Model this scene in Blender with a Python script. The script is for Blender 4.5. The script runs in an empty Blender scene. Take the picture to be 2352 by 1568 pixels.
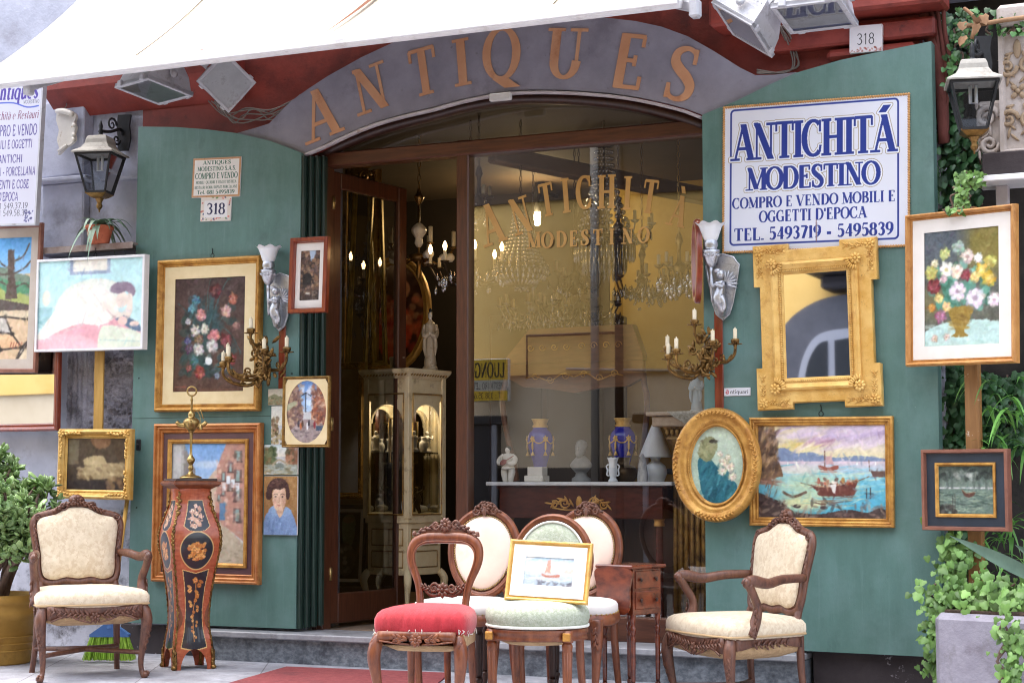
import bpy, bmesh, math, random
import numpy as np
from mathutils import Vector, Matrix, Quaternion
R = math.radians; PI = math.pi
sc = bpy.context.scene
C = sc.collection

# ---------------------------------------------------------------- camera
F, CX0, CY0 = 4000.0, 1176.0, 784.0            # reference picture 2352 x 1568
YAW, PITCH = R(24.5), math.atan((1107 - 784) / F)
CAM = Vector((4.04, -8.87, 1.05))
cam = bpy.data.cameras.new('camera'); camo = bpy.data.objects.new('camera', cam); C.objects.link(camo)
cam.sensor_width = 36; cam.lens = 36 * F / 2352; cam.clip_start = .1; cam.clip_end = 500
camo.location = CAM; camo.rotation_euler = (PI / 2 + PITCH, 0, YAW)
sc.camera = camo
# ---------------------------------------------------------------- light: soft bright overcast
SUN = Vector((-.22, .06, .97)).normalized()
w = bpy.data.worlds.new('World'); sc.world = w; w.use_nodes = True
nt = w.node_tree; bg = nt.nodes['Background']
sky = nt.nodes.new('ShaderNodeTexSky'); sky.sky_type = 'NISHITA'; sky.sun_disc = False
sky.sun_elevation = math.asin(SUN.z); sky.sun_rotation = math.atan2(SUN.x, SUN.y)
sky.dust_density = 4; sky.air_density = 1.0; sky.ozone_density = 1.0
hs = nt.nodes.new('ShaderNodeHueSaturation'); hs.inputs['Saturation'].default_value = .5; nt.links.new(sky.outputs[0], hs.inputs['Color']); nt.links.new(hs.outputs[0], bg.inputs[0])   # hazy, whitish sky; bg.inputs[1].default_value = .08
sl = bpy.data.lights.new('sun', 'SUN'); sl.energy = 2.4; sl.angle = R(90); sl.color = (1, .96, .9)
so = bpy.data.objects.new('sun', sl); C.objects.link(so); so.rotation_euler = SUN.to_track_quat('Z', 'Y').to_euler()
sc.view_settings.view_transform = 'Standard'; sc.view_settings.look = 'None'
sc.view_settings.exposure = -.3; sc.view_settings.gamma = 1; sc.view_settings.use_curve_mapping = False
sc.cycles.use_denoising = True; sc.cycles.filter_width = 1.1; sc.cycles.max_bounces = 8; sc.cycles.transparent_max_bounces = 24
sc.cycles.glossy_bounces = 4; sc.cycles.transmission_bounces = 6; sc.cycles.sample_clamp_indirect = 6
sc.cycles.caustics_reflective = False; sc.cycles.caustics_refractive = False

cp_, sp_ = math.cos(PITCH), math.sin(PITCH)
FWD = Vector((-math.sin(YAW) * cp_, math.cos(YAW) * cp_, sp_)); RT = Vector((math.cos(YAW), math.sin(YAW), 0)); UPV = RT.cross(FWD)
def ray(px, py): return FWD + RT * ((px - CX0) / F) - UPV * ((py - CY0) / F)
def P(px, py, Y):                              # where the sight line through a picture point meets the plane y = Y
    d = ray(px, py); return CAM + d * ((Y - CAM.y) / d.y)
def PT(px, py, t): return CAM + ray(px, py) * t
def GT(px, t, z=0):                            # standing point on the ground at distance t
    p = CAM + (FWD * (1 / cp_) + RT * ((px - CX0) / F)) * t; return Vector((p.x, p.y, z))
def hang(x0, y0, x1, y1, Y):
    cx, cy = (x0 + x1) / 2, (y0 + y1) / 2
    a, b, c, d = P(x0, cy, Y), P(x1, cy, Y), P(cx, y0, Y), P(cx, y1, Y)
    return Vector(((a.x + b.x) / 2, Y, (c.z + d.z) / 2)), abs(b.x - a.x), abs(c.z - d.z)
def ground_z(x, y): return -.032 * max(0, -y) * min(1, max(0, (x + 1.6) / 1.5))

# ---------------------------------------------------------------- mesh helpers
def cr(pts, sub=4, closed=False):              # catmull-rom through points of any dimension
    pts = [np.array(p, float) for p in pts]; n = len(pts); out = []
    for i in range(n if closed else n - 1):
        if closed: a, b, c, d = pts[i - 1], pts[i], pts[(i + 1) % n], pts[(i + 2) % n]
        else: a, b, c, d = pts[max(i - 1, 0)], pts[i], pts[i + 1], pts[min(i + 2, n - 1)]
        for k in range(sub):
            t = k / sub
            out.append(.5 * (2 * b + (c - a) * t + (2 * a - 5 * b + 4 * c - d) * t * t + (3 * b - 3 * c + d - a) * t ** 3))
    if not closed: out.append(pts[-1])
    return [tuple(p) for p in out]

class MB:
    def __init__(s): s.v = []; s.f = []; s.s = []; s.M = None
    def add(s, vs, fs, smooth=True):
        o = len(s.v)
        if s.M is not None: vs = [s.M @ Vector(p) for p in vs]
        s.v += [tuple(p) for p in vs]; s.f += [tuple(i + o for i in f) for f in fs]; s.s += [smooth] * len(fs); return s
    def box(s, c, d, bev=0, rot=None):
        x, y, z = d[0] / 2, d[1] / 2, d[2] / 2
        if bev <= 0:
            vs = [(i * x, j * y, k * z) for i in (-1, 1) for j in (-1, 1) for k in (-1, 1)]
            fs = [(0, 1, 3, 2), (4, 6, 7, 5), (0, 4, 5, 1), (2, 3, 7, 6), (0, 2, 6, 4), (1, 5, 7, 3)]
        else:
            b = min(bev, x * .9, y * .9, z * .9)
            bm = bmesh.new()
            for i in (-1, 1):
                for j in (-1, 1):
                    for k in (-1, 1):
                        for q in ((b, b, 0), (b, 0, b), (0, b, b)): bm.verts.new((i * (x - q[0]), j * (y - q[1]), k * (z - q[2])))
            bmesh.ops.convex_hull(bm, input=bm.verts); bmesh.ops.dissolve_limit(bm, angle_limit=.02, verts=bm.verts, edges=bm.edges)
            bm.verts.index_update(); vs = [v.co.copy() for v in bm.verts]; fs = [[v.index for v in f.verts] for f in bm.faces]; bm.free()
        q = rot if rot is not None else Matrix.Identity(3)
        c = Vector(c); return s.add([q @ Vector(v) + c for v in vs], fs, False)
    def bar(s, a, b, wx, wy, bev=0, up=(0, 0, 1)):   # box from a to b
        a, b = Vector(a), Vector(b); t = (b - a); L = t.length; t.normalize(); u = Vector(up)
        if abs(t.dot(u)) > .95: u = Vector((0, 1, 0))
        x = u.cross(t).normalized(); y = t.cross(x)
        m = Matrix((x, y, t)).transposed(); return s.box((a + b) / 2, (wx, wy, L), bev, m)
    def tube(s, pts, r, n=8, sub=0, closed=False, ref=None, rb=None, caps=True):
        if sub:
            k = len(pts)
            rr = [r] * k if np.isscalar(r) else list(r)
            q = cr([tuple(p) + (e,) for p, e in zip(pts, rr)], sub, closed); pts = [p[:3] for p in q]; r = [max(.0004, p[3]) for p in q]
        pts = [Vector(p) for p in pts]; k = len(pts); rr = [r] * k if np.isscalar(r) else r
        vs = []; a = None
        for i, p in enumerate(pts):
            t = (pts[(i + 1) % k] - pts[i - 1]) if closed else (pts[min(i + 1, k - 1)] - pts[max(i - 1, 0)])
            if t.length < 1e-9: t = Vector((0, 0, 1))
            t.normalize()
            if ref is not None:
                b = t.cross(Vector(ref)); b = b.normalized() if b.length > 1e-6 else Vector((1, 0, 0)); a_ = Vector(ref); a_ = (a_ - t * a_.dot(t)).normalized()
            else:
                if a is None: a = t.orthogonal()
                a = (a - t * a.dot(t)); a = a.normalized() if a.length > 1e-6 else t.orthogonal().normalized(); a_ = a; b = t.cross(a_)
            q = rb[i] if isinstance(rb, (list, tuple)) else (rb * rr[i] if rb else rr[i])
            for j in range(n):
                th = 2 * PI * j / n; vs.append(p + a_ * math.cos(th) * rr[i] + b * math.sin(th) * q)
        fs = []
        for i in range(k if closed else k - 1):
            o, o2 = i * n, ((i + 1) % k) * n
            for j in range(n): fs.append((o + j, o + (j + 1) % n, o2 + (j + 1) % n, o2 + j))
        if caps and not closed: fs.append(tuple(range(n - 1, -1, -1))); fs.append(tuple((k - 1) * n + j for j in range(n)))
        return s.add(vs, fs)
    def lathe(s, prof, c=(0, 0, 0), n=20, sub=0, wave=None, axis=None):
        if sub: prof = cr(prof, sub)
        vs = []; c = Vector(c); m = Matrix.Identity(3)
        if axis is not None: m = Vector((0, 0, 1)).rotation_difference(Vector(axis)).to_matrix()
        for i, (r, z) in enumerate(prof):
            for j in range(n):
                th = 2 * PI * j / n; q = max(r, .0002); dz = 0
                if wave: dq, dz = wave(i / (len(prof) - 1), th); q += dq
                vs.append(m @ Vector((q * math.cos(th), q * math.sin(th), z + dz)) + c)
        fs = [(i * n + j, i * n + (j + 1) % n, (i + 1) * n + (j + 1) % n, (i + 1) * n + j) for i in range(len(prof) - 1) for j in range(n)]
        return s.add(vs, fs)
    def loft(s, rings, closed=True, caps=True, smooth=True):
        n = len(rings[0]); vs = [p for r in rings for p in r]; fs = []
        for i in range(len(rings) - 1):
            for j in range(n if closed else n - 1): fs.append((i * n + j, i * n + (j + 1) % n, (i + 1) * n + (j + 1) % n, (i + 1) * n + j))
        if caps: fs.append(tuple(range(n - 1, -1, -1))); fs.append(tuple((len(rings) - 1) * n + j for j in range(n)))
        return s.add(vs, fs, smooth)
    def ell(s, c, r, seg=10, rin=6, m=None):
        if np.isscalar(r): r = (r, r, r)
        vs = [Vector((0, 0, r[2]))]; c = Vector(c)
        for i in range(1, rin):
            ph = PI * i / rin
            for j in range(seg): th = 2 * PI * j / seg; vs.append(Vector((r[0] * math.sin(ph) * math.cos(th), r[1] * math.sin(ph) * math.sin(th), r[2] * math.cos(ph))))
        vs.append(Vector((0, 0, -r[2]))); e = len(vs) - 1; fs = []
        for j in range(seg): fs.append((0, 1 + j, 1 + (j + 1) % seg)); fs.append((e, e - seg + (j + 1) % seg, e - seg + j))
        for i in range(rin - 2):
            for j in range(seg): o = 1 + i * seg; fs.append((o + j, o + seg + j, o + seg + (j + 1) % seg, o + (j + 1) % seg))
        if m is not None: vs = [m @ v for v in vs]
        return s.add([v + c for v in vs], fs)
    def leaf(s, p, t, nrm, L, Wd, H, seg=6):   # flattened pod lying on a surface
        t = Vector(t).normalized(); nrm = Vector(nrm); nrm = (nrm - t * nrm.dot(t)).normalized(); b = nrm.cross(t)
        return s.ell(p, (L / 2, Wd / 2, H), seg, 4, Matrix((t, b, nrm)).transposed())
    def prism(s, poly, y0, y1, smooth=False):  # outline in x,z pushed from y0 to y1
        n = len(poly); vs = [(x, y0, z) for x, z in poly] + [(x, y1, z) for x, z in poly]
        fs = [tuple(range(n)), tuple(range(2 * n - 1, n - 1, -1))] + [(i, n + i, n + (i + 1) % n, (i + 1) % n) for i in range(n)]
        return s.add(vs, fs, smooth)
    def rings2(s, loops, smooth=False, cap=False):   # list of closed loops of equal length, bridged
        return s.loft(loops, True, cap, smooth)
    def rectmould(s, W, H, prof, smooth=False):      # picture moulding round a rectangle; prof (inward, forward)
        return s.loft([[(-W / 2 + d, -h, -H / 2 + d), (W / 2 - d, -h, -H / 2 + d), (W / 2 - d, -h, H / 2 - d), (-W / 2 + d, -h, H / 2 - d)] for d, h in prof], True, False, smooth)
    def ovalmould(s, W, H, prof, n=56):
        return s.loft([[((W / 2 - d) * math.cos(a), -h, (H / 2 - d) * math.sin(a)) for a in [2 * PI * i / n for i in range(n)]] for d, h in prof], True, False, True)
    def spiral(s, c, r0, turns, nrm, rad, x, sgn=1, n=6):
        nrm = Vector(nrm).normalized(); x = Vector(x); x = (x - nrm * x.dot(nrm)).normalized(); y = nrm.cross(x) * sgn; c = Vector(c); k = int(10 * turns) + 2
        pts = [c + (x * math.cos(a) + y * math.sin(a)) * (r0 * (1 - .85 * i / (k - 1))) for i, a in enumerate([2 * PI * turns * i / (k - 1) for i in range(k)])]
        return s.tube(pts, [rad * (1 - .4 * i / (k - 1)) for i in range(k)], n)
    def leafrow(s, path, nrm, L, n, seed=0, spread=.6, H=None, Wd=None):
        rnd = random.Random(seed); path = [Vector(p) for p in path]
        for i in range(n):
            q = (i + .5) / n * (len(path) - 1); k = min(int(q), len(path) - 2); p = path[k].lerp(path[k + 1], q - k); t = (path[k + 1] - path[k]).normalized()
            nn = Vector(nrm(p) if callable(nrm) else nrm); b = nn.cross(t); sg = 1 if i % 2 else -1
            d = t * math.cos(spread) + b * sg * math.sin(spread); l = L * rnd.uniform(.75, 1.25)
            s.leaf(p + d * l * .3, d, nn, l, (Wd or L * .42) * rnd.uniform(.8, 1.2), (H or L * .22))
        return s
    def rosette(s, c, r, nrm, n=6, H=None):
        nrm = Vector(nrm).normalized(); x = nrm.orthogonal().normalized(); y = nrm.cross(x); c = Vector(c); H = H or r * .25
        for i in range(n):
            a = 2 * PI * i / n; d = x * math.cos(a) + y * math.sin(a); s.leaf(c + d * r * .55, d, nrm, r * .9, r * .62, H)
        m = Matrix((x, y, nrm)).transposed(); s.ell(c + nrm * H * .6, (r * .28, r * .28, H * 1.1), 7, 4, m); return s
    def build(s, name, mat, parent=None, loc=None):
        me = bpy.data.meshes.new(name); me.from_pydata(s.v, [], s.f); me.update()
        me.polygons.foreach_set('use_smooth', s.s)
        bm = bmesh.new(); bm.from_mesh(me); bmesh.ops.recalc_face_normals(bm, faces=bm.faces); bm.to_mesh(me); bm.free()
        o = bpy.data.objects.new(name, me); C.objects.link(o)
        if mat: me.materials.append(mat)
        if parent is not None: o.parent = parent
        if loc is not None: o.location = loc
        return o

def tag(o, label=None, cat=None, group=None, kind=None):
    if label: o['label'] = label
    if cat: o['category'] = cat
    if group: o['group'] = group
    if kind: o['kind'] = kind
    return o
def thing(name, label, cat, loc=(0, 0, 0), rz=0, group=None, rx=0, ry=0):
    o = bpy.data.objects.new(name, None); C.objects.link(o); o.empty_display_size = .1
    o.rotation_mode = 'ZXY' if False else 'XYZ'
    o.location = loc; o.rotation_euler = (rx, ry, rz); return tag(o, label, cat, group)
def struct(name, mb, m): return tag(mb.build(name, m), kind='structure')

# ---------------------------------------------------------------- colours and materials
def S(r, g, b):
    f = lambda c: (c / 255) / 12.92 if c <= 10 else ((c / 255 + .055) / 1.055) ** 2.4
    return (f(r), f(g), f(b), 1)
def N(nt, t, **k):
    n = nt.nodes.new(t)
    for a, b in k.items():
        if hasattr(n, a): setattr(n, a, b)
        else: n.inputs[a.replace('_', ' ')].default_value = b
    return n
def mat(name, c1, c2=None, scale=8, rough=.5, metal=0, bump=0, bscale=None, stretch=(1, 1, 1), detail=5, r2=None, lo=.35, hi=.65, c3=None, s3=2, lo3=.55, hi3=.7, spec=.5, coat=0, sheen=0, isl=0, dist=.01, trans=0, sss=0, emit=None, es=0):
    m = bpy.data.materials.new(name); m.use_nodes = True; nt = m.node_tree; b = nt.nodes['Principled BSDF']; L = nt.links
    b.inputs['Roughness'].default_value = rough; b.inputs['Metallic'].default_value = metal; b.inputs['Specular IOR Level'].default_value = spec
    b.inputs['Coat Weight'].default_value = coat; b.inputs['Sheen Weight'].default_value = sheen; b.inputs['Transmission Weight'].default_value = trans
    if coat: b.inputs['Coat Roughness'].default_value = .15
    if emit: b.inputs['Emission Color'].default_value = emit; b.inputs['Emission Strength'].default_value = es
    if sss: b.inputs['Subsurface Weight'].default_value = sss; b.inputs['Subsurface Radius'].default_value = (.01, .008, .006)
    tc = N(nt, 'ShaderNodeTexCoord'); mp = N(nt, 'ShaderNodeMapping'); mp.inputs['Scale'].default_value = stretch; L.new(tc.outputs['Object'], mp.inputs[0])
    col = None
    if c2:
        nz = N(nt, 'ShaderNodeTexNoise', Scale=scale, Detail=detail, Roughness=.62); L.new(mp.outputs[0], nz.inputs['Vector'])
        rp = N(nt, 'ShaderNodeValToRGB'); e = rp.color_ramp.elements; e[0].position = lo; e[0].color = c1; e[1].position = hi; e[1].color = c2
        L.new(nz.outputs[0], rp.inputs[0]); col = rp.outputs[0]
        if r2 is not None:
            mr = N(nt, 'ShaderNodeMapRange', To_Min=rough, To_Max=r2); L.new(nz.outputs[0], mr.inputs[0]); L.new(mr.outputs[0], b.inputs['Roughness'])
    if c3:
        n3 = N(nt, 'ShaderNodeTexNoise', Scale=s3, Detail=6, Roughness=.7); L.new(tc.outputs['Object'], n3.inputs['Vector'])
        r3 = N(nt, 'ShaderNodeValToRGB'); e = r3.color_ramp.elements; e[0].position = lo3; e[0].color = (0, 0, 0, 1); e[1].position = hi3; e[1].color = (1, 1, 1, 1)
        L.new(n3.outputs[0], r3.inputs[0]); mx = N(nt, 'ShaderNodeMix', data_type='RGBA'); L.new(r3.outputs[0], mx.inputs[0])
        if col: L.new(col, mx.inputs[6])
        else: mx.inputs[6].default_value = c1
        mx.inputs[7].default_value = c3; col = mx.outputs[2]
    if isl:
        g = N(nt, 'ShaderNodeNewGeometry'); hs = N(nt, 'ShaderNodeHueSaturation'); mr = N(nt, 'ShaderNodeMapRange', To_Min=1 - isl, To_Max=1 + isl)
        L.new(g.outputs['Random Per Island'], mr.inputs[0]); L.new(mr.outputs[0], hs.inputs['Value'])
        if col: L.new(col, hs.inputs['Color'])
        else: hs.inputs['Color'].default_value = c1
        col = hs.outputs[0]
    if col: L.new(col, b.inputs['Base Color'])
    else: b.inputs['Base Color'].default_value = c1
    if bump:
        nb = N(nt, 'ShaderNodeTexNoise', Scale=bscale or scale * 4, Detail=6, Roughness=.6); L.new(mp.outputs[0], nb.inputs['Vector'])
        bp = N(nt, 'ShaderNodeBump', Strength=bump, Distance=dist); L.new(nb.outputs[0], bp.inputs['Height']); L.new(bp.outputs[0], b.inputs['Normal'])
    return m
def chips(m, c, scale, lo, hi, stretch=(1, 1, 1), amt=1):   # a further layer of wear with a shape of its own
    nt = m.node_tree; b = nt.nodes['Principled BSDF']; L = nt.links; tc = N(nt, 'ShaderNodeTexCoord'); mp = N(nt, 'ShaderNodeMapping'); mp.inputs['Scale'].default_value = stretch; L.new(tc.outputs['Object'], mp.inputs[0])
    nz = N(nt, 'ShaderNodeTexNoise', Scale=scale, Detail=9, Roughness=.7); L.new(mp.outputs[0], nz.inputs['Vector']); mr = N(nt, 'ShaderNodeMapRange', From_Min=lo, From_Max=hi, To_Max=amt); L.new(nz.outputs[0], mr.inputs[0])
    mx = N(nt, 'ShaderNodeMix', data_type='RGBA'); L.new(mr.outputs[0], mx.inputs[0]); L.new(b.inputs['Base Color'].links[0].from_socket, mx.inputs[6]); mx.inputs[7].default_value = c; L.new(mx.outputs[2], b.inputs['Base Color'])
def glassmat(name, tint=(1, 1, 1, 1), ior=1.6, rough=0, mixmin=0):
    m = bpy.data.materials.new(name); m.use_nodes = True; nt = m.node_tree; nt.nodes.clear(); L = nt.links
    o = N(nt, 'ShaderNodeOutputMaterial'); t = N(nt, 'ShaderNodeBsdfTransparent', Color=tint); g = N(nt, 'ShaderNodeBsdfGlossy', Roughness=rough)
    fr = N(nt, 'ShaderNodeFresnel', IOR=ior); mx = N(nt, 'ShaderNodeMixShader')
    if mixmin:
        a = N(nt, 'ShaderNodeMath', operation='MAXIMUM'); a.inputs[1].default_value = mixmin; L.new(fr.outputs[0], a.inputs[0]); L.new(a.outputs[0], mx.inputs[0])
    else: L.new(fr.outputs[0], mx.inputs[0])
    L.new(t.outputs[0], mx.inputs[1]); L.new(g.outputs[0], mx.inputs[2]); L.new(mx.outputs[0], o.inputs[0]); return m
def emat(name, c, s):
    m = bpy.data.materials.new(name); m.use_nodes = True; nt = m.node_tree; nt.nodes.clear()
    o = N(nt, 'ShaderNodeOutputMaterial'); e = N(nt, 'ShaderNodeEmission', Color=c, Strength=s); nt.links.new(e.outputs[0], o.inputs[0]); return m
def paintmat(name, rough=.45, bump=.15, spec=.4, coat=0):
    m = bpy.data.materials.new(name); m.use_nodes = True; nt = m.node_tree; b = nt.nodes['Principled BSDF']
    a = N(nt, 'ShaderNodeAttribute', attribute_name='Col'); nt.links.new(a.outputs['Color'], b.inputs['Base Color'])
    b.inputs['Roughness'].default_value = rough; b.inputs['Specular IOR Level'].default_value = spec; b.inputs['Coat Weight'].default_value = coat; b.inputs['Coat Roughness'].default_value = .03
    if bump:
        nb = N(nt, 'ShaderNodeTexNoise', Scale=160, Detail=4); bp = N(nt, 'ShaderNodeBump', Strength=bump, Distance=.002)
        tc = N(nt, 'ShaderNodeTexCoord'); nt.links.new(tc.outputs['Object'], nb.inputs['Vector']); nt.links.new(nb.outputs[0], bp.inputs['Height']); nt.links.new(bp.outputs[0], b.inputs['Normal'])
    return m

# ---------------------------------------------------------------- a stroke alphabet with serifs
def _g():
    st = lambda x, a=0, b=1, k=1: ('l', x, a, x, b, k); l = lambda *a: ('l',) + a; a = lambda *q: ('a',) + q; s = lambda x, y: ('s', x, y); p = lambda *q: ('p', q)
    G = {
     'A': (.86, [l(.10, 0, .43, 1, 0), l(.43, 1, .76, 0, 1), l(.22, .33, .62, .33, 0), s(.10, 0), s(.76, 0)]),
     'B': (.72, [st(.18), a(.34, .76, .22, .21, -90, 90), a(.36, .27, .26, .24, -90, 90), l(.1, .97, .34, .97, 0), l(.18, .52, .36, .52, 0), l(.1, .03, .36, .03, 0)]),
     'C': (.80, [a(.44, .5, .36, .47, 52, 308), l(.70, .66, .70, .98, 0), l(.68, .1, .72, .3, 0)]),
     'D': (.84, [st(.18), a(.38, .5, .36, .47, -90, 90), l(.1, .97, .38, .97, 0), l(.1, .03, .38, .03, 0)]),
     'E': (.70, [st(.18), l(.1, .97, .60, .97, 0), l(.18, .52, .46, .52, 0), l(.1, .03, .64, .03, 0), l(.58, .97, .58, .78, 0), l(.61, .03, .61, .24, 0), l(.45, .62, .45, .42, 0)]),
     'F': (.66, [st(.18), l(.1, .97, .60, .97, 0), l(.18, .52, .46, .52, 0), s(.18, 0), l(.58, .97, .58, .78, 0), l(.45, .62, .45, .42, 0)]),
     'G': (.86, [a(.44, .5, .36, .47, 52, 310), l(.70, .66, .70, .98, 0), l(.68, .04, .68, .42, 1), l(.54, .42, .80, .42, 0)]),
     'H': (.90, [st(.18), st(.70), l(.18, .5, .70, .5, 0), s(.18, 0), s(.18, 1), s(.70, 0), s(.70, 1)]),
     'I': (.38, [st(.19), s(.19, 0), s(.19, 1)]),
     'L': (.66, [st(.18), s(.18, 1), l(.1, .03, .60, .03, 0), l(.59, .03, .59, .25, 0)]),
     'M': (1.04, [st(.14, k=0), l(.14, 1, .51, .05, 1), l(.51, .05, .88, 1, 0), st(.88), s(.14, 0), s(.88, 0), l(.04, .975, .2, .975, 0), s(.9, 1)]),
     'N': (.90, [st(.15, k=0), l(.15, 1, .72, 0, 1), st(.72, k=0), s(.15, 0), l(.04, .975, .2, .975, 0), s(.72, 1)]),
     'O': (.88, [a(.44, .5, .37, .48, 0, 360)]), 'Q': (.88, [a(.44, .5, .37, .48, 0, 360), l(.42, .02, .72, -.16, 1)]),
     'P': (.70, [st(.18), a(.36, .73, .25, .24, -90, 90), l(.1, .97, .36, .97, 0), l(.18, .49, .36, .49, 0), s(.18, 0)]),
     'R': (.78, [st(.18), a(.36, .73, .24, .24, -90, 90), l(.1, .97, .36, .97, 0), l(.18, .49, .36, .49, 0), s(.18, 0), l(.40, .5, .68, 0, 1), l(.6, .03, .8, .03, 0)]),
     'S': (.64, [p((.53, .74, 0), (.50, .91, .1), (.33, .98, .1), (.15, .89, .6), (.13, .71, .95), (.27, .56, 1), (.42, .45, 1), (.54, .29, .9), (.50, .11, .6), (.32, .02, .1), (.14, .08, .1), (.09, .28, 0)), l(.53, .70, .53, .98, 0), l(.09, .02, .09, .30, 0)]),
     'T': (.78, [st(.39), l(.05, .97, .73, .97, 0), l(.06, .98, .06, .74, 0), l(.72, .98, .72, .74, 0), s(.39, 0)]),
     'U': (.88, [l(.18, 1, .18, .36, 1), l(.70, 1, .70, .36, 0), a(.44, .36, .26, .33, 180, 360), s(.18, 1), s(.70, 1)]),
     'V': (.86, [l(.10, 1, .43, 0, 1), l(.43, 0, .76, 1, 0), s(.10, 1), s(.76, 1)]),
     'Z': (.7, [l(.1, .97, .6, .97, 0), l(.6, .97, .1, .03, 1), l(.1, .03, .6, .03, 0)]),
     '0': (.60, [a(.30, .5, .22, .48, 0, 360)]), '1': (.42, [st(.22), l(.08, .8, .22, .97, 0), s(.22, 0)]),
     '2': (.60, [p((.10, .72, .3), (.14, .92, .2), (.30, .98, .3), (.46, .88, .8), (.46, .66, 1), (.30, .38, .5), (.10, .06, .1)), l(.08, .06, .54, .06, .5)]),
     '3': (.60, [p((.10, .80, .3), (.18, .95, .2), (.32, .97, .3), (.45, .84, .9), (.42, .64, .7), (.24, .54, .0)), p((.24, .54, 0), (.42, .46, .7), (.49, .27, 1), (.40, .08, .6), (.24, .02, .2), (.08, .14, .3))]),
     '4': (.62, [st(.42), l(.42, 1, .06, .28, 0), l(.05, .28, .58, .28, 0)]),
     '5': (.60, [l(.14, .97, .50, .97, .4), l(.14, .97, .12, .54, 0), p((.12, .54, 0), (.26, .62, .1), (.42, .54, .8), (.49, .33, 1), (.40, .10, .7), (.22, .02, .2), (.07, .12, .3))]),
     '7': (.58, [l(.06, .96, .54, .96, .5), l(.53, .96, .22, 0, 1)]),
     '6': (.60, [a(.30, .30, .21, .29, 0, 360), p((.46, .95, .2), (.26, .82, .4), (.12, .56, 1), (.09, .30, 1))]),
     '8': (.60, [a(.30, .75, .18, .22, 0, 360), a(.30, .27, .22, .26, 0, 360)]),
     '9': (.60, [a(.30, .69, .21, .29, 0, 360), p((.51, .70, 1), (.48, .42, 1), (.34, .16, .4), (.14, .03, .2))]),
     '.': (.26, [l(.12, 0, .12, .13, 1.2)]), '-': (.46, [l(.06, .36, .40, .36, 1)]), "'": (.22, [l(.11, 1, .09, .72, .7)]), ' ': (.34, []), ':': (.26, [l(.12, 0, .12, .13, 1.2), l(.12, .45, .12, .58, 1.2)]),
     '`': (0, [l(-.40, 1.28, -.22, 1.08, .6)]), '^': (0, [l(-.30, 1.06, -.14, 1.26, .6)]),
     'a': (.52, [a(.25, .2, .18, .2, 90, 360), p((.08, .52, .3), (.22, .64, .2), (.40, .54, .9), (.41, .2, 1), (.42, 0, 1)), l(.25, .40, .42, .40, 0)]),
     'n': (.58, [st(.13, 0, .63), p((.13, .48, .1), (.28, .63, .3), (.43, .50, 1), (.44, 0, 1)), s(.13, 0), s(.44, 0)]),
     't': (.38, [p((.17, .86, .6), (.17, .2, 1), (.22, .03, .5), (.34, .08, .1)), l(.04, .61, .34, .61, 0)]), 'i': (.28, [st(.14, 0, .63), s(.14, 0), l(.14, .8, .14, .93, 1.2)]),
     'q': (.56, [a(.26, .31, .20, .30, 0, 360), st(.44, -.3, .62), s(.44, -.28)]), 'u': (.58, [st(.44, 0, .63), p((.13, .63, 1), (.13, .15, 1), (.24, .02, .5), (.44, .16, .1))]),
     'r': (.42, [st(.13, 0, .63), p((.13, .45, .2), (.24, .61, .4), (.38, .58, .9)), s(.13, 0)]), 'e': (.52, [a(.26, .31, .20, .30, 0, 300), l(.08, .34, .44, .34, 0)]),
     's': (.44, [p((.36, .50, .1), (.24, .62, .2), (.10, .50, .8), (.22, .33, 1), (.35, .16, .8), (.22, .01, .2), (.07, .12, .1))]), 'l': (.28, [st(.14), s(.14, 0)]),
     'h': (.58, [st(.13, 0, 1), p((.13, .48, .1), (.28, .63, .3), (.43, .50, 1), (.44, 0, 1)), s(.13, 0), s(.44, 0)]), 'c': (.48, [a(.26, .31, .20, .30, 50, 320)]),
    }
    G['\u00c0'] = (G['A'][0], G['A'][1] + [l(.34, 1.30, .48, 1.08, .6)]); G['\u00c1'] = (G['A'][0], G['A'][1] + [l(.36, 1.06, .56, 1.26, .8)]); G['\u00e0'] = (G['a'][0], G['a'][1] + [l(.14, .92, .28, .74, .4)])
    return G
GLY = _g()
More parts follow.
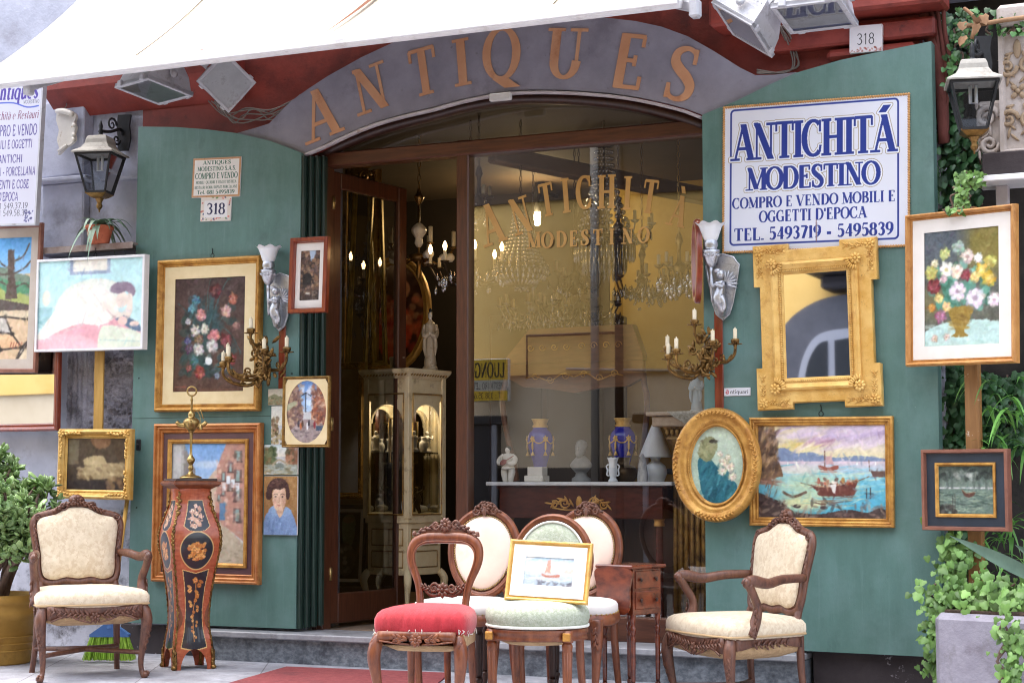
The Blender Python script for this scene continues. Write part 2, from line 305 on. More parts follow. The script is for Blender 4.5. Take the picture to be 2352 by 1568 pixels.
def glyph(ch, T=.2, t=.07, serif=.09, wsc=1, skew=0):
    wd, cm = GLY.get(ch, GLY[' ']); out = []
    for c in cm:
        if c[0] == 'l':
            x0, y0, x1, y1, k = c[1:]; h = (t + (T - t) * k) / 2
            if abs(y1 - y0) > abs(x1 - x0) * .35:
                h2 = h * math.hypot(x1 - x0, y1 - y0) / abs(y1 - y0); out.append([(x0 - h2, y0), (x0 + h2, y0), (x1 + h2, y1), (x1 - h2, y1)])
            else: out.append([(x0, y0 - h), (x1, y1 - h), (x1, y1 + h), (x0, y0 + h)])
        elif c[0] == 's':
            if serif: h = t * .8; y = c[2] if c[2] <= 0 else c[2] - h; wv = T / 2 + serif; out.append([(c[1] - wv, y), (c[1] + wv, y), (c[1] + wv, y + h), (c[1] - wv, y + h)])
        else:
            if c[0] == 'a':
                cx, cy, rx, ry, a0, a1 = c[1:]; n = max(8, int(abs(a1 - a0) / 14)); q = []
                for i in range(n + 1):
                    th = R(a0 + (a1 - a0) * i / n); q.append((cx + rx * math.cos(th), cy + ry * math.sin(th), (t + (T - t) * abs(math.cos(th)) ** 1.5) / 2))
            else:
                q = [(x, y, (t + (T - t) * max(0, min(1, k))) / 2) for x, y, k in cr(c[1], 4)]
            o1 = []; o2 = []
            for i, (x, y, h) in enumerate(q):
                a, b = q[max(i - 1, 0)], q[min(i + 1, len(q) - 1)]
                if c[0] == 'a' and abs(c[6] - c[5]) >= 359: a, b = q[i - 1 if i else -2], q[i + 1 if i < len(q) - 1 else 1]
                dx, dy = b[0] - a[0], b[1] - a[1]; L = math.hypot(dx, dy) or 1; nx, ny = -dy / L * h, dx / L * h
                o1.append((x + nx, y + ny)); o2.append((x - nx, y - ny))
            for i in range(len(q) - 1): out.append([o1[i], o1[i + 1], o2[i + 1], o2[i]])
    return wd * wsc, [[((x + skew * y) * wsc, y) for x, y in p] for p in out]
def textpolys(s, track=.04, **k):
    x = 0; out = []
    for ch in s:
        wd, ps = glyph(ch, **k); out += [[(a + x, b) for a, b in p] for p in ps]; x += wd + track
    return x - track, out

# ---------------------------------------------------------------- a small painter: canvases are grids of coloured points
rs = np.random.RandomState(5)
class Cv:
    def __init__(s, w, h, c=(200, 200, 200)):
        s.w, s.h = w, h; s.a = np.zeros((h, w, 3)); s.a[:] = c; s.U = (np.arange(w) + .5) / w; s.V = (np.arange(h) + .5) / h; s.asp = w / h
    def _bb(s, u0, v0, u1, v1):
        i0, i1 = max(0, int(u0 * s.w) - 1), min(s.w, int(u1 * s.w) + 2); j0, j1 = max(0, int(v0 * s.h) - 1), min(s.h, int(v1 * s.h) + 2)
        return (i0, i1, j0, j1) if i1 > i0 and j1 > j0 else None
    def _mix(s, bb, m, c):
        i0, i1, j0, j1 = bb; q = s.a[j0:j1, i0:i1]; m = m[..., None]; q[:] = q * (1 - m) + np.array(c, float) * m
    def rect(s, u0, v0, u1, v1, c, a=1):
        bb = s._bb(u0, v0, u1, v1)
        if bb:
            U, V = np.meshgrid(s.U[bb[0]:bb[1]], s.V[bb[2]:bb[3]]); s._mix(bb, ((U >= u0) & (U <= u1) & (V >= v0) & (V <= v1)) * a, c)
        return s
    def grad(s, v0, v1, c0, c1, u0=0, u1=1):
        bb = s._bb(u0, v0, u1, v1)
        if bb:
            U, V = np.meshgrid(s.U[bb[0]:bb[1]], s.V[bb[2]:bb[3]]); t = np.clip((V - v0) / (v1 - v0), 0, 1)[..., None]
            i0, i1, j0, j1 = bb; m = ((V >= v0) & (V <= v1) & (U >= u0) & (U <= u1))[..., None]
            s.a[j0:j1, i0:i1] = np.where(m, np.array(c0, float) * (1 - t) + np.array(c1, float) * t, s.a[j0:j1, i0:i1])
        return s
    def ell(s, u, v, ru, rv, c, a=1, soft=.12, rot=0):
        m_ = max(ru, rv / s.asp) * 1.15, max(rv, ru * s.asp) * 1.15; bb = s._bb(u - m_[0], v - m_[1], u + m_[0], v + m_[1])
        if bb:
            U, V = np.meshgrid(s.U[bb[0]:bb[1]], s.V[bb[2]:bb[3]]); x = (U - u) * s.asp; y = V - v
            if rot: cr_, sr_ = math.cos(rot), math.sin(rot); x, y = x * cr_ + y * sr_, -x * sr_ + y * cr_
            d = np.sqrt((x / (ru * s.asp)) ** 2 + (y / rv) ** 2); s._mix(bb, np.clip((1 - d) / max(soft, .01) + .5, 0, 1) * a, c)
        return s
    def poly(s, pts, c, a=1):
        xs = [p[0] for p in pts]; ys = [p[1] for p in pts]; bb = s._bb(min(xs), min(ys), max(xs), max(ys))
        if bb:
            U, V = np.meshgrid(s.U[bb[0]:bb[1]], s.V[bb[2]:bb[3]]); ins = np.zeros(U.shape, bool); n = len(pts)
            for i in range(n):
                (x0, y0), (x1, y1) = pts[i], pts[(i + 1) % n]
                if y0 != y1: ins ^= ((V < y0) != (V < y1)) & (U < (x1 - x0) * (V - y0) / (y1 - y0) + x0)
            s._mix(bb, ins * a, c)
        return s
    def curve(s, pts, c, a=1, sub=5): return s.poly(cr(pts, sub, True), c, a)
    def line(s, pts, wd, c, a=1, sub=0):
        if sub: pts = cr(pts, sub)
        for (x0, y0), (x1, y1) in zip(pts[:-1], pts[1:]):
            bb = s._bb(min(x0, x1) - wd, min(y0, y1) - wd * s.asp, max(x0, x1) + wd, max(y0, y1) + wd * s.asp)
            if not bb: continue
            U, V = np.meshgrid(s.U[bb[0]:bb[1]], s.V[bb[2]:bb[3]]); ax, ay, bx, by = x0 * s.asp, y0, x1 * s.asp, y1; dx, dy = bx - ax, by - ay; L = dx * dx + dy * dy or 1e-9
            t = np.clip(((U * s.asp - ax) * dx + (V - ay) * dy) / L, 0, 1); d = np.hypot(U * s.asp - ax - t * dx, V - ay - t * dy)
            s._mix(bb, np.clip((wd * s.asp / 2 - d) * s.h + .5, 0, 1) * a, c)
        return s
    def tex(s, amp=10, sc=6, asp=1):
        gx = max(2, int(sc)); gy = max(2, int(sc * s.h / s.w * asp)); g = rs.randn(gy + 1, gx + 1)
        y = s.V * gy; x = s.U * gx; j = np.minimum(y.astype(int), gy - 1); i = np.minimum(x.astype(int), gx - 1); fy = (y - j)[:, None]; fx = (x - i)[None, :]
        n = g[j][:, i] * (1 - fy) * (1 - fx) + g[j + 1][:, i] * fy * (1 - fx) + g[j][:, i + 1] * (1 - fy) * fx + g[j + 1][:, i + 1] * fy * fx
        s.a += n[..., None] * amp; return s
    def dabs(s, n, u0, v0, u1, v1, cols, ru, rv, a=.7, rot=None, seed=0, var=14):
        rr = np.random.RandomState(seed)
        for _ in range(n):
            c = np.array(cols[rr.randint(len(cols))], float) + rr.randn() * var; k = rr.uniform(.6, 1.3)
            s.ell(rr.uniform(u0, u1), rr.uniform(v0, v1), ru * k, rv * k, c, a, .4, rr.uniform(0, 3.1) if rot is None else rot + rr.randn() * .15)
        return s
    def flower(s, u, v, r, c, cc=(150, 110, 60), n=7, seed=0, inner=.35):
        rr = np.random.RandomState(seed + int(u * 999)); c = np.array(c, float); cc = np.array(cc, float)
        s.ell(u, v, r * .8, r * .8 * s.asp, c * .62 + cc * .12, .8, .5)
        for k, q, nn in ((.9, -16, 11), (.62, 4, 8), (.36, 14, 6)):
            for i in range(nn):
                a = 2 * PI * (i + k) / nn + rr.randn() * .25; d = k * r * .72 * rr.uniform(.8, 1.15); s.ell(u + math.cos(a) * d, v + math.sin(a) * d * s.asp, r * .30 * rr.uniform(.6, 1.2), r * .20 * s.asp * rr.uniform(.7, 1.2), np.clip(c + q + rr.randn(3) * 9 + rr.randn() * 16, 0, 255), .85, .5, a + rr.randn() * .4)
        s.ell(u, v, r * inner * .7, r * inner * .6 * s.asp, cc, .6, .9); return s
    def text(s, txt, u, v, h, c, fit=None, mid=True, arc=None, **k):   # v: baseline
        wd, ps = textpolys(txt, **k); sx = h / s.asp
        if fit: sx = fit / wd
        x0 = u - wd * sx / 2 if mid else u
        for p in ps: s.poly([(x0 + x * sx, v - y * h) for x, y in p], c)
        return s
    def mesh(s, name, pos, m, parent=None, mask=None):
        """pos maps arrays U,V in 0..1 (V down) to x,y,z arrays"""
        U, V = np.meshgrid(np.linspace(0, 1, s.w), np.linspace(0, 1, s.h)); x, y, z = pos(U, V)
        co = np.stack([np.broadcast_to(q, U.shape) for q in (x, y, z)], -1).reshape(-1, 3).astype(np.float32)
        idx = np.arange(s.w * s.h).reshape(s.h, s.w); q = np.stack([idx[1:, :-1], idx[1:, 1:], idx[:-1, 1:], idx[:-1, :-1]], -1)
        if mask is not None:
            mk = mask(U, V); mk = mk[1:, :-1] & mk[1:, 1:] & mk[:-1, 1:] & mk[:-1, :-1]; q = q[mk]
        q = q.reshape(-1, 4); me = bpy.data.meshes.new(name)
        if mask is not None:
            used = np.unique(q); mp = np.zeros(len(co), np.int64); mp[used] = np.arange(len(used)); co = co[used]; q = mp[q]
        me.vertices.add(len(co)); me.vertices.foreach_set('co', co.ravel()); me.loops.add(q.size); me.loops.foreach_set('vertex_index', q.ravel().astype(np.int32))
        me.polygons.add(len(q)); me.polygons.foreach_set('loop_start', np.arange(0, q.size, 4, dtype=np.int32)); me.polygons.foreach_set('loop_total', np.full(len(q), 4, np.int32)); me.update(calc_edges=True)
        a = np.clip(s.a, 0, 255) / 255; a = np.where(a <= .04045, a / 12.92, ((a + .055) / 1.055) ** 2.4).reshape(-1, 3)
        if mask is not None: a = a[used]
        ca = me.color_attributes.new('Col', 'FLOAT_COLOR', 'POINT'); ca.data.foreach_set('color', np.concatenate([a, np.ones((len(a), 1))], 1).astype(np.float32).ravel())
        me.materials.append(m); o = bpy.data.objects.new(name, me); C.objects.link(o)
        if parent is not None: o.parent = parent
        return o
def flat(W, H, y, cx=0, cz=0): return lambda U, V: (cx - W / 2 + U * W, y + U * 0, cz + H / 2 - V * H)
# ================================================================ materials
def chain(*a): return a
M = {}
M['green'] = mat('green_board', S(76, 108, 100), S(96, 132, 124), 3, .62, stretch=(3, 3, .8), bump=.12, bscale=60, c3=S(116, 144, 142), s3=1.7, lo3=.45, hi3=.85, r2=.45, lo=.2, hi=.8)
M['dgreen'] = mat('dark_green_paint', S(26, 44, 38), S(36, 58, 50), 6, .4, stretch=(5, 5, .6), bump=.1)
M['stucco'] = mat('grey_stucco', S(168, 171, 186), S(190, 193, 208), 4, .9, bump=.5, bscale=30, c3=S(152, 152, 164), s3=2.3, lo3=.52, hi3=.66)
M['stucco2'] = mat('peeling_stucco', S(166, 168, 180), S(190, 191, 202), 5, .9, bump=.9, bscale=18, c3=S(72, 70, 74), s3=3.4, lo3=.5, hi3=.62)
M['rough'] = mat('rough_stucco', S(160, 158, 172), S(200, 196, 208), 9, .9, bump=1, bscale=22, c3=S(116, 112, 118), s3=5, lo3=.52, hi3=.68, dist=.03)
M['red'] = mat('red_paint', S(122, 44, 34), S(146, 60, 48), 5, .6, bump=.25, bscale=30, c3=S(88, 36, 32), s3=2.4, lo3=.52, hi3=.74)
M['board'] = mat('grey_board', S(126, 124, 136), S(146, 144, 157), 4, .55, bump=.08, bscale=40, c3=S(118, 114, 126), s3=2.5)
M['lip'] = mat('board_edge', S(176, 168, 170), S(190, 184, 186), 10, .6, c3=S(150, 120, 96), s3=9, lo3=.6, hi3=.7)
M['orange'] = mat('gilded_letter', S(188, 134, 98), S(204, 156, 120), 3, .5, metal=0, c3=S(174, 118, 84), s3=4)
M['marble'] = mat('grey_marble', S(92, 98, 106), S(140, 146, 152), 26, .35, stretch=(1, 1, 1.6), detail=9, lo=.38, hi=.66, c3=S(70, 74, 82), s3=9, lo3=.5, hi3=.66)
M['slab'] = mat('step_slab', S(140, 140, 144), S(170, 170, 174), 12, .4, detail=8, c3=S(112, 110, 110), s3=7)
M['plinth'] = mat('dark_plinth', S(52, 44, 46), S(66, 58, 60), 6, .8, bump=.4, c3=S(166, 160, 166), s3=5.5, lo3=.62, hi3=.66)
M['white'] = mat('white_paint', S(226, 224, 226), S(236, 235, 236), 8, .45, c3=S(206, 202, 200), s3=5)
M['woodf'] = mat('window_frame_wood', S(66, 35, 23), S(92, 52, 34), 7, .38, stretch=(9, 9, .8), bump=.05, r2=.3)
M['woodh'] = mat('transom_wood', S(66, 35, 23), S(92, 52, 34), 7, .38, stretch=(.8, 9, 9), bump=.05, r2=.3)
M['wdark'] = mat('dark_wood', S(44, 24, 18), S(62, 34, 24), 8, .4, stretch=(6, 6, 1))
M['mahog'] = mat('mahogany', S(98, 50, 38), S(132, 72, 52), 9, .32, stretch=(4, 4, 1), bump=.12, bscale=50, r2=.42, c3=S(78, 38, 30), s3=14)
M['mahog2'] = mat('red_mahogany', S(98, 50, 30), S(132, 76, 46), 8, .28, stretch=(4, 4, 1), bump=.08, r2=.4, c3=S(78, 38, 26), s3=11)
M['walnut'] = mat('walnut', S(84, 52, 40), S(114, 74, 56), 12, .38, stretch=(4, 4, 1), bump=.2, bscale=60, c3=S(66, 40, 34), s3=16)
M['tablew'] = mat('table_veneer', S(72, 28, 18), S(122, 56, 32), 5, .22, stretch=(2, 2, 5), detail=8, coat=.4)
M['gilt'] = mat('gilt', S(176, 122, 52), S(218, 168, 88), 14, .4, metal=.35, bump=.3, bscale=90, c3=S(150, 96, 44), s3=10, lo3=.52, hi3=.7)
M['giltd'] = mat('old_gilt', S(136, 100, 48), S(180, 142, 76), 14, .4, metal=.45, bump=.35, bscale=90, c3=S(92, 64, 34), s3=13, lo3=.5, hi3=.66)
M['giltl'] = mat('bright_gilt', S(214, 164, 80), S(236, 196, 118), 10, .42, metal=.3, bump=.3, bscale=120, c3=S(186, 128, 60), s3=8, lo3=.55, hi3=.72)
M['giltr'] = mat('copper_gilt', S(176, 104, 50), S(206, 144, 84), 10, .36, metal=.25, bump=.15, c3=S(150, 84, 42), s3=8)
M['oak'] = mat('honey_wood', S(176, 120, 62), S(200, 146, 84), 7, .4, stretch=(5, 5, 2), c3=S(150, 98, 50), s3=8)
M['redframe'] = mat('red_brown_frame', S(112, 42, 24), S(146, 64, 36), 8, .28, stretch=(6, 6, 1), coat=.3)
M['brownframe'] = mat('brown_frame', S(120, 76, 62), S(146, 98, 80), 9, .42)
M['mount'] = mat('cream_mount', S(228, 206, 158), S(236, 216, 172), 12, .8)
M['mountw'] = mat('white_mount', S(228, 222, 214), S(234, 229, 222), 12, .8)
M['mountd'] = mat('dark_blue_mount', S(28, 40, 54), S(36, 50, 66), 8, .5, coat=.6)
M['mountp'] = mat('maroon_mount', S(84, 52, 56), S(96, 62, 66), 8, .5, coat=.4)
M['mountg'] = mat('grey_mount', S(186, 172, 158), S(196, 184, 172), 8, .8)
M['brass'] = mat('brass', S(150, 122, 72), S(186, 158, 102), 16, .34, metal=.9, c3=S(104, 80, 46), s3=14)
M['bronze'] = mat('bronze', S(108, 80, 44), S(158, 124, 72), 18, .36, metal=.85, bump=.2, c3=S(62, 44, 28), s3=16, lo3=.5, hi3=.66)
M['dbronze'] = mat('dark_bronze', S(52, 40, 28), S(84, 66, 44), 18, .4, metal=.8)
M['silver'] = mat('silver', S(176, 178, 184), S(204, 206, 212), 18, .32, metal=.85, bump=.25, bscale=80, c3=S(120, 122, 130), s3=20)
M['black'] = mat('black_iron', S(30, 31, 34), S(42, 43, 46), 14, .5, metal=.3)
M['lampgrey'] = mat('lantern_roof', S(150, 146, 138), S(176, 172, 164), 10, .6, c3=S(118, 112, 104), s3=9)
M['flood'] = mat('floodlight_housing', S(176, 176, 182), S(192, 192, 198), 9, .5, c3=S(146, 142, 142), s3=10)
M['plastic'] = mat('white_plastic', S(200, 198, 196), S(216, 214, 212), 9, .45, c3=S(170, 164, 158), s3=10)
M['wax'] = mat('candle_sleeve', S(214, 200, 168), S(230, 218, 190), 20, .6)
M['frost'] = mat('frosted_glass', S(226, 228, 230), S(236, 238, 240), 9, .35, sss=.3)
M['fab'] = mat('cream_brocade', S(208, 192, 164), S(222, 208, 184), 30, .85, bump=.25, bscale=180, sheen=.15, c3=S(203, 184, 156), s3=38, lo3=.5, hi3=.56)
M['pink'] = mat('pink_silk', S(224, 194, 174), S(234, 208, 192), 5, .6, sheen=.3, bump=.08, c3=S(216, 178, 152), s3=3)
M['whitefab'] = mat('white_seat_cloth', S(212, 206, 202), S(226, 220, 216), 6, .85, bump=.2, bscale=30)
M['velvet'] = mat('red_velvet', S(150, 18, 30), S(178, 36, 48), 9, .8, sheen=.2, stretch=(3, 1, 1), bump=.3, bscale=60, c3=S(176, 50, 60), s3=14, lo3=.55, hi3=.75)
M['sage'] = mat('sage_cloth', S(150, 158, 138), S(166, 174, 154), 60, .9, bump=.4, bscale=220, c3=S(176, 182, 166), s3=70, lo3=.48, hi3=.56)
M['piping'] = mat('white_braid', S(214, 214, 204), S(226, 226, 218), 60, .8)
M['hessian'] = mat('hessian', S(164, 134, 98), S(186, 156, 118), 30, .95, bump=.5)
M['awning'] = mat('awning_canvas', S(184, 172, 152), S(194, 184, 166), 3, .8, bump=.4, bscale=4, c3=S(172, 156, 132), s3=1.5, dist=.06)
M['mat'] = mat('red_carpet', S(136, 62, 64), S(154, 78, 78), 30, .95, bump=.5, bscale=200, c3=S(120, 62, 64), s3=4)
M['paint'] = paintmat('oil_painting'); M['print'] = paintmat('glazed_print', .4, 0, .5, .5); M['sign'] = paintmat('enamel_sign', .3, 0, .5); M['inlay'] = paintmat('inlaid_veneer', .3, .05, .5, .4); M['matte'] = paintmat('painted_surface', .7, .1, .3)
M['mirror'] = mat('mirror_glass', S(236, 236, 236), rough=.02, metal=1)
M['glass'] = glassmat('window_glass', (.92, .93, .92, 1), 2.15)
M['lglass'] = glassmat('lantern_glass', (.74, .76, .78, 1), 1.7, .08)
M['crystal'] = glassmat('crystal', (.94, .93, .9, 1), 1.8, .10, .62)
M['terra'] = mat('terracotta', S(168, 84, 56), S(190, 104, 72), 9, .8, c3=S(140, 70, 50), s3=8)
M['ochre'] = mat('ochre_pot', S(166, 126, 52), S(184, 144, 68), 6, .55, c3=S(144, 106, 46), s3=5)
M['soil'] = mat('soil', S(52, 40, 32), S(70, 54, 42), 30, .95, bump=.8)
M['bark'] = mat('bark', S(92, 74, 64), S(124, 104, 92), 20, .9, stretch=(1, 1, .3), bump=.6)
M['jade'] = mat('jade_leaf', S(100, 132, 74), S(142, 168, 108), 14, .35, isl=.4)
M['ivy'] = mat('ivy_leaf', S(46, 84, 44), S(74, 118, 60), 5, .45, isl=.5)
M['ivyl'] = mat('light_ivy_leaf', S(84, 122, 56), S(114, 152, 76), 6, .5, isl=.4)
M['ivyd'] = mat('dark_ivy_leaf', S(44, 80, 48), S(66, 106, 62), 5, .45, isl=.55)
M['agave'] = mat('agave_leaf', S(70, 96, 78), S(96, 122, 102), 8, .5)
M['aloe'] = mat('strap_leaf', S(98, 128, 106), S(136, 160, 136), 10, .45, isl=.25)
M['cream'] = mat('cream_paint', S(234, 214, 168), S(244, 228, 190), 10, .5, c3=S(168, 144, 104), s3=9)
M['porc'] = mat('porcelain', S(222, 216, 204), S(232, 227, 216), 12, .2, c3=S(190, 170, 140), s3=22, lo3=.58, hi3=.7)
M['blue'] = mat('cobalt_porcelain', S(36, 40, 150), S(50, 54, 180), 8, .15, coat=.6)
M['stone'] = mat('planter_concrete', S(142, 138, 150), S(160, 156, 168), 8, .9, bump=.5, bscale=40, c3=S(126, 120, 130), s3=6)
M['carved'] = mat('carved_stone', S(176, 164, 156), S(200, 190, 184), 9, .85, bump=.3, c3=S(150, 132, 118), s3=9)
M['tan'] = mat('relief_ochre', S(150, 128, 104), S(170, 148, 122), 9, .8)
M['post'] = mat('easel_post', S(112, 74, 56), S(136, 94, 72), 7, .5, stretch=(7, 7, .8), c3=S(94, 62, 46), s3=7)
M['post2'] = mat('easel_post_worn', S(134, 94, 50), S(156, 112, 64), 7, .55, stretch=(7, 7, .8), c3=S(206, 192, 176), s3=14, lo3=.64, hi3=.67)
M['ywood'] = mat('yellow_wood', S(176, 134, 60), S(196, 154, 80), 7, .5, stretch=(7, 7, .8))
M['chain'] = mat('rusty_chain', S(104, 78, 64), S(130, 100, 84), 20, .6, metal=.5)
M['wire'] = mat('grey_cable', S(120, 112, 104), rough=.6)
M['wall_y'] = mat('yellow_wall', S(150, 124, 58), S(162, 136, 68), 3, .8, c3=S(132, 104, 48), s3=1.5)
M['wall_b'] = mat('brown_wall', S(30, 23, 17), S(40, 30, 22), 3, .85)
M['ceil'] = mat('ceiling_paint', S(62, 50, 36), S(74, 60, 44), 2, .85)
M['tile'] = mat('floor_tile', S(150, 128, 108), S(170, 148, 128), 6, .35)
M['bulb'] = emat('lit_bulb', (1, .62, .26, 1), 34); M['bulbw'] = emat('lit_lamp', (1, .80, .42, 1), 50)

chips(M['green'], S(150, 172, 168), 60, .66, .70); chips(M['green'], S(112, 140, 138), 9, .55, .75, (4, 4, .25), .5); chips(M['green'], S(58, 84, 78), 5, .58, .74, (1, 1, .6), .55)
chips(M['board'], S(92, 88, 96), 18, .62, .72, amt=.6); chips(M['red'], S(70, 30, 28), 14, .6, .7, amt=.7); chips(M['stone'], S(120, 116, 118), 9, .56, .7, (1, 1, .5), .6); chips(M['mat'], S(96, 60, 60), 12, .58, .72, amt=.6)
chips(M['walnut'], S(150, 112, 94), 40, .62, .74, amt=.5); chips(M['mahog2'], S(164, 104, 66), 30, .62, .78, (1, 1, .3), .35); chips(M['giltl'], S(120, 78, 36), 60, .62, .7, amt=.8); chips(M['gilt'], S(110, 66, 30), 55, .62, .7, amt=.8)
# ================================================================ ground
g = MB(); nx, ny = 60, 40
xs = [-40 + 80 * i / nx for i in range(nx + 1)]; xs = sorted(set(xs + [-1.6, -1.2, -.8, -.4, -.1])); ys = [-4.6, -4, -3, -2, -1.5, -1, -.5, 0, .1, .5]
g.add([(x, y, ground_z(x, y)) for y in ys for x in xs], [(j * len(xs) + i, j * len(xs) + i + 1, (j + 1) * len(xs) + i + 1, (j + 1) * len(xs) + i) for j in range(len(ys) - 1) for i in range(len(xs) - 1)])
mp = mat('basalt_paving', S(160, 160, 166), S(198, 198, 204), 14, .8, bump=.8, bscale=60, detail=10, c3=S(132, 130, 134), s3=3.5, lo3=.46, hi3=.75)
_nt = mp.node_tree; _b = _nt.nodes['Principled BSDF']; _br = N(_nt, 'ShaderNodeTexBrick', Scale=1.0, Mortar_Size=.004, Brick_Width=1.3, Row_Height=.62)
_tc = N(_nt, 'ShaderNodeTexCoord'); _m = N(_nt, 'ShaderNodeMapping'); _m.inputs['Rotation'].default_value = (0, 0, R(62)); _m.inputs['Location'].default_value = (.2, .15, 0)
_nt.links.new(_tc.outputs['Object'], _m.inputs[0]); _nt.links.new(_m.outputs[0], _br.inputs[0])
_br.inputs['Color1'].default_value = (1, 1, 1, 1); _br.inputs['Color2'].default_value = (.86, .86, .88, 1); _br.inputs['Mortar'].default_value = (.5, .48, .48, 1)
_x = N(_nt, 'ShaderNodeMix', data_type='RGBA', blend_type='MULTIPLY'); _x.inputs[0].default_value = 1; _l = _b.inputs['Base Color'].links[0].from_socket
_nt.links.new(_l, _x.inputs[6]); _nt.links.new(_br.outputs[0], _x.inputs[7]); _nt.links.new(_x.outputs[2], _b.inputs['Base Color'])
chips(mp, S(96, 94, 96), 2.2, .54, .72, amt=.6); chips(mp, S(110, 108, 108), 55, .6, .7, amt=.7); struct('pavement', g, mp)
g = MB(); g.box((0, -4.68, -.28), (80, .16, .24), .01); struct('kerb', g, M['marble'])
g = MB(); g.box((0, -30, -.5), (80, 50.4, .2)); g2 = mat('asphalt', S(56, 56, 58), S(72, 72, 74), 40, .9, bump=.3); struct('road', g, g2)

# ================================================================ the building
bld = thing('shop_building', 'old shop building with grey stucco, red painted fascia and grey marble plinth', 'building', (0, .3, 0))
bld.location = (0, 0, 0)
XL, XR = P(735, 800, .2).x, P(1640, 800, .2).x          # door opening
wl = MB(); wl.box(((-14 + XL - .06) / 2, .36, 1.85), (14 + XL - .06, .4, 3.7)); wl.build('left_wall', M['stucco'], bld)
wl = MB(); wl.box(((XR + 2.35) / 2, .42, 1.85), (2.35 - XR, .4, 3.7)); wl.build('right_wall', M['stucco2'], bld)
wr = MB(); wr.box((8.2, .62, 2), (11.7, .4, 5)); wr.build('ivy_wall', mat('dark_old_wall', S(40, 38, 36), S(66, 60, 56), 5, .95, bump=.8, bscale=12), bld)
up = MB(); up.box((0, .42, 5.6), (28, .38, 4)); up.build('upper_wall', M['stucco'], bld)
# red fascia between the panels and the awning
zt = 3.7
fa = MB(); a = P(330, 290, .14); b = P(2112, 100, .14)
fa.prism([(a.x, 2.75), (XL - .1, 2.75), (XL - .1, 3.0)] + [(XL - .1 + (XR - XL + .16) * i / 12, 3.0 + .36 * math.sin(PI * i / 12)) for i in range(1, 12)] + [(XR + .06, 3.0), (XR + .06, 2.75), (b.x, 2.75), (b.x, 4.1), (a.x, 4.1)], .13, .22)
fa.build('red_fascia', M['red'], bld)
so_ = MB()   # stepped red beams on the right, canopy on the left
q = P(1700, 40, .02); so_.box(((q.x + b.x) / 2 + .01, .02, P(2000, 30, .02).z + .16), (b.x - q.x + .3, .24, .34), .015)
so_.box(((q.x + b.x) / 2 + .1, .085, P(2000, 75, .05).z - .0), (b.x - q.x, .1, .1), .012)
q2 = P(1905, 130, .1); so_.box(((q2.x + b.x) / 2, .09, q2.z - .01), (b.x - q2.x, .12, .06), .02)
so_.build('red_beam', M['red'], bld)
cn = MB()
l0 = P(105, 212, -.02); l1 = P(330, 232, .12); f1 = P(440, 150, -.42); f0 = P(118, 205, -.06)
zc = l0.z
cn.add([(l0.x, .12, zc - .15), (l0.x, -.06, zc), (f1.x, -.06, zc), (f1.x + .02, -.06, zc), (f1.x + .02, .12, zc - .15), (l0.x, .12, zc + .1), (l0.x, -.06, zc + .06), (f1.x, -.06, zc + .06), (f1.x + .02, -.06, zc + .06), (f1.x + .02, .12, zc + .1)],
       [(0, 1, 2, 3, 4), (5, 6, 7, 8, 9), (0, 1, 6, 5), (1, 2, 7, 6), (2, 3, 8, 7), (3, 4, 9, 8), (4, 0, 5, 9)], False)
cn.build('red_canopy', M['red'], bld)
# left wall relief: pilaster block, ledges
pl = MB(); h, ww, hh = hang(92, 232, 192, 404, .06); pl.box((h.x, .11, h.z), (ww, .1, hh), .008)
h2 = P(140, 412, .03); pl.box((h.x + .02, .08, h2.z), (ww + .1, .16, .025), .006); e = P(290, 408, .1); pl.box((e.x, .13, e.z), (.42, .06, .02), .005)
h, ww, hh = hang(92, 420, 188, 585, .08); pl.box((h.x, .125, h.z), (ww, .07, hh), .01); pl.build('pilaster_block', M['stucco'], bld)
ro = MB(); h, ww, hh = hang(150, 800, 312, 990, .13); nxx, nzz = 60, 46; vs = []; rnd = random.Random(3)
bm_ = [[rnd.random() for _ in range(nxx + 1)] for _ in range(nzz + 1)]
for j in range(nzz + 1):
    for i in range(nxx + 1):
        d = (bm_[j][i] ** 2) * .035 if i > 20 else .012 * bm_[j][i] + .02 * abs(math.sin(i * .7))
        vs.append((h.x - ww / 2 + ww * i / nxx, .155 - (0 if i in (0, nxx) or j in (0, nzz) else d), h.z - hh / 2 + hh * j / nzz))
ro.add(vs, [(j * (nxx + 1) + i, j * (nxx + 1) + i + 1, (j + 1) * (nxx + 1) + i + 1, (j + 1) * (nxx + 1) + i) for j in range(nzz) for i in range(nxx)]); ro.build('rough_render', M['rough'], bld)
lo = MB(); a = P(-60, 1000, .12); b2 = P(330, 1000, .12); lo.box(((a.x + b2.x) / 2 - 1, .16, .44), (b2.x - a.x + 2, .06, .88)); lo.build('lower_wall', M['stucco2'], bld)
# marble step and plinths
stp = MB(); x0 = P(470, 1450, -.06).x; x1 = P(1845, 1480, -.06).x
stp.box(((x0 + x1) / 2, .06, .157), (x1 - x0, .36, .036), .006); stp.build('step_slab', M['slab'], bld)
rs_ = MB(); rs_.box(((x0 + x1) / 2 + .02, .07, .03), (x1 - x0 - .04, .3, .216)); rs_.build('step_riser', M['marble'], bld)
pn = MB(); pn.box((x1 + .62, .13, .0), (1.2, .14, .36)); pn.build('plinth', M['plinth'], bld); pn = MB(); pn.box((x0 - .36, .13, .0), (.7, .12, .34)); pn.build('plinth', M['plinth'], bld)

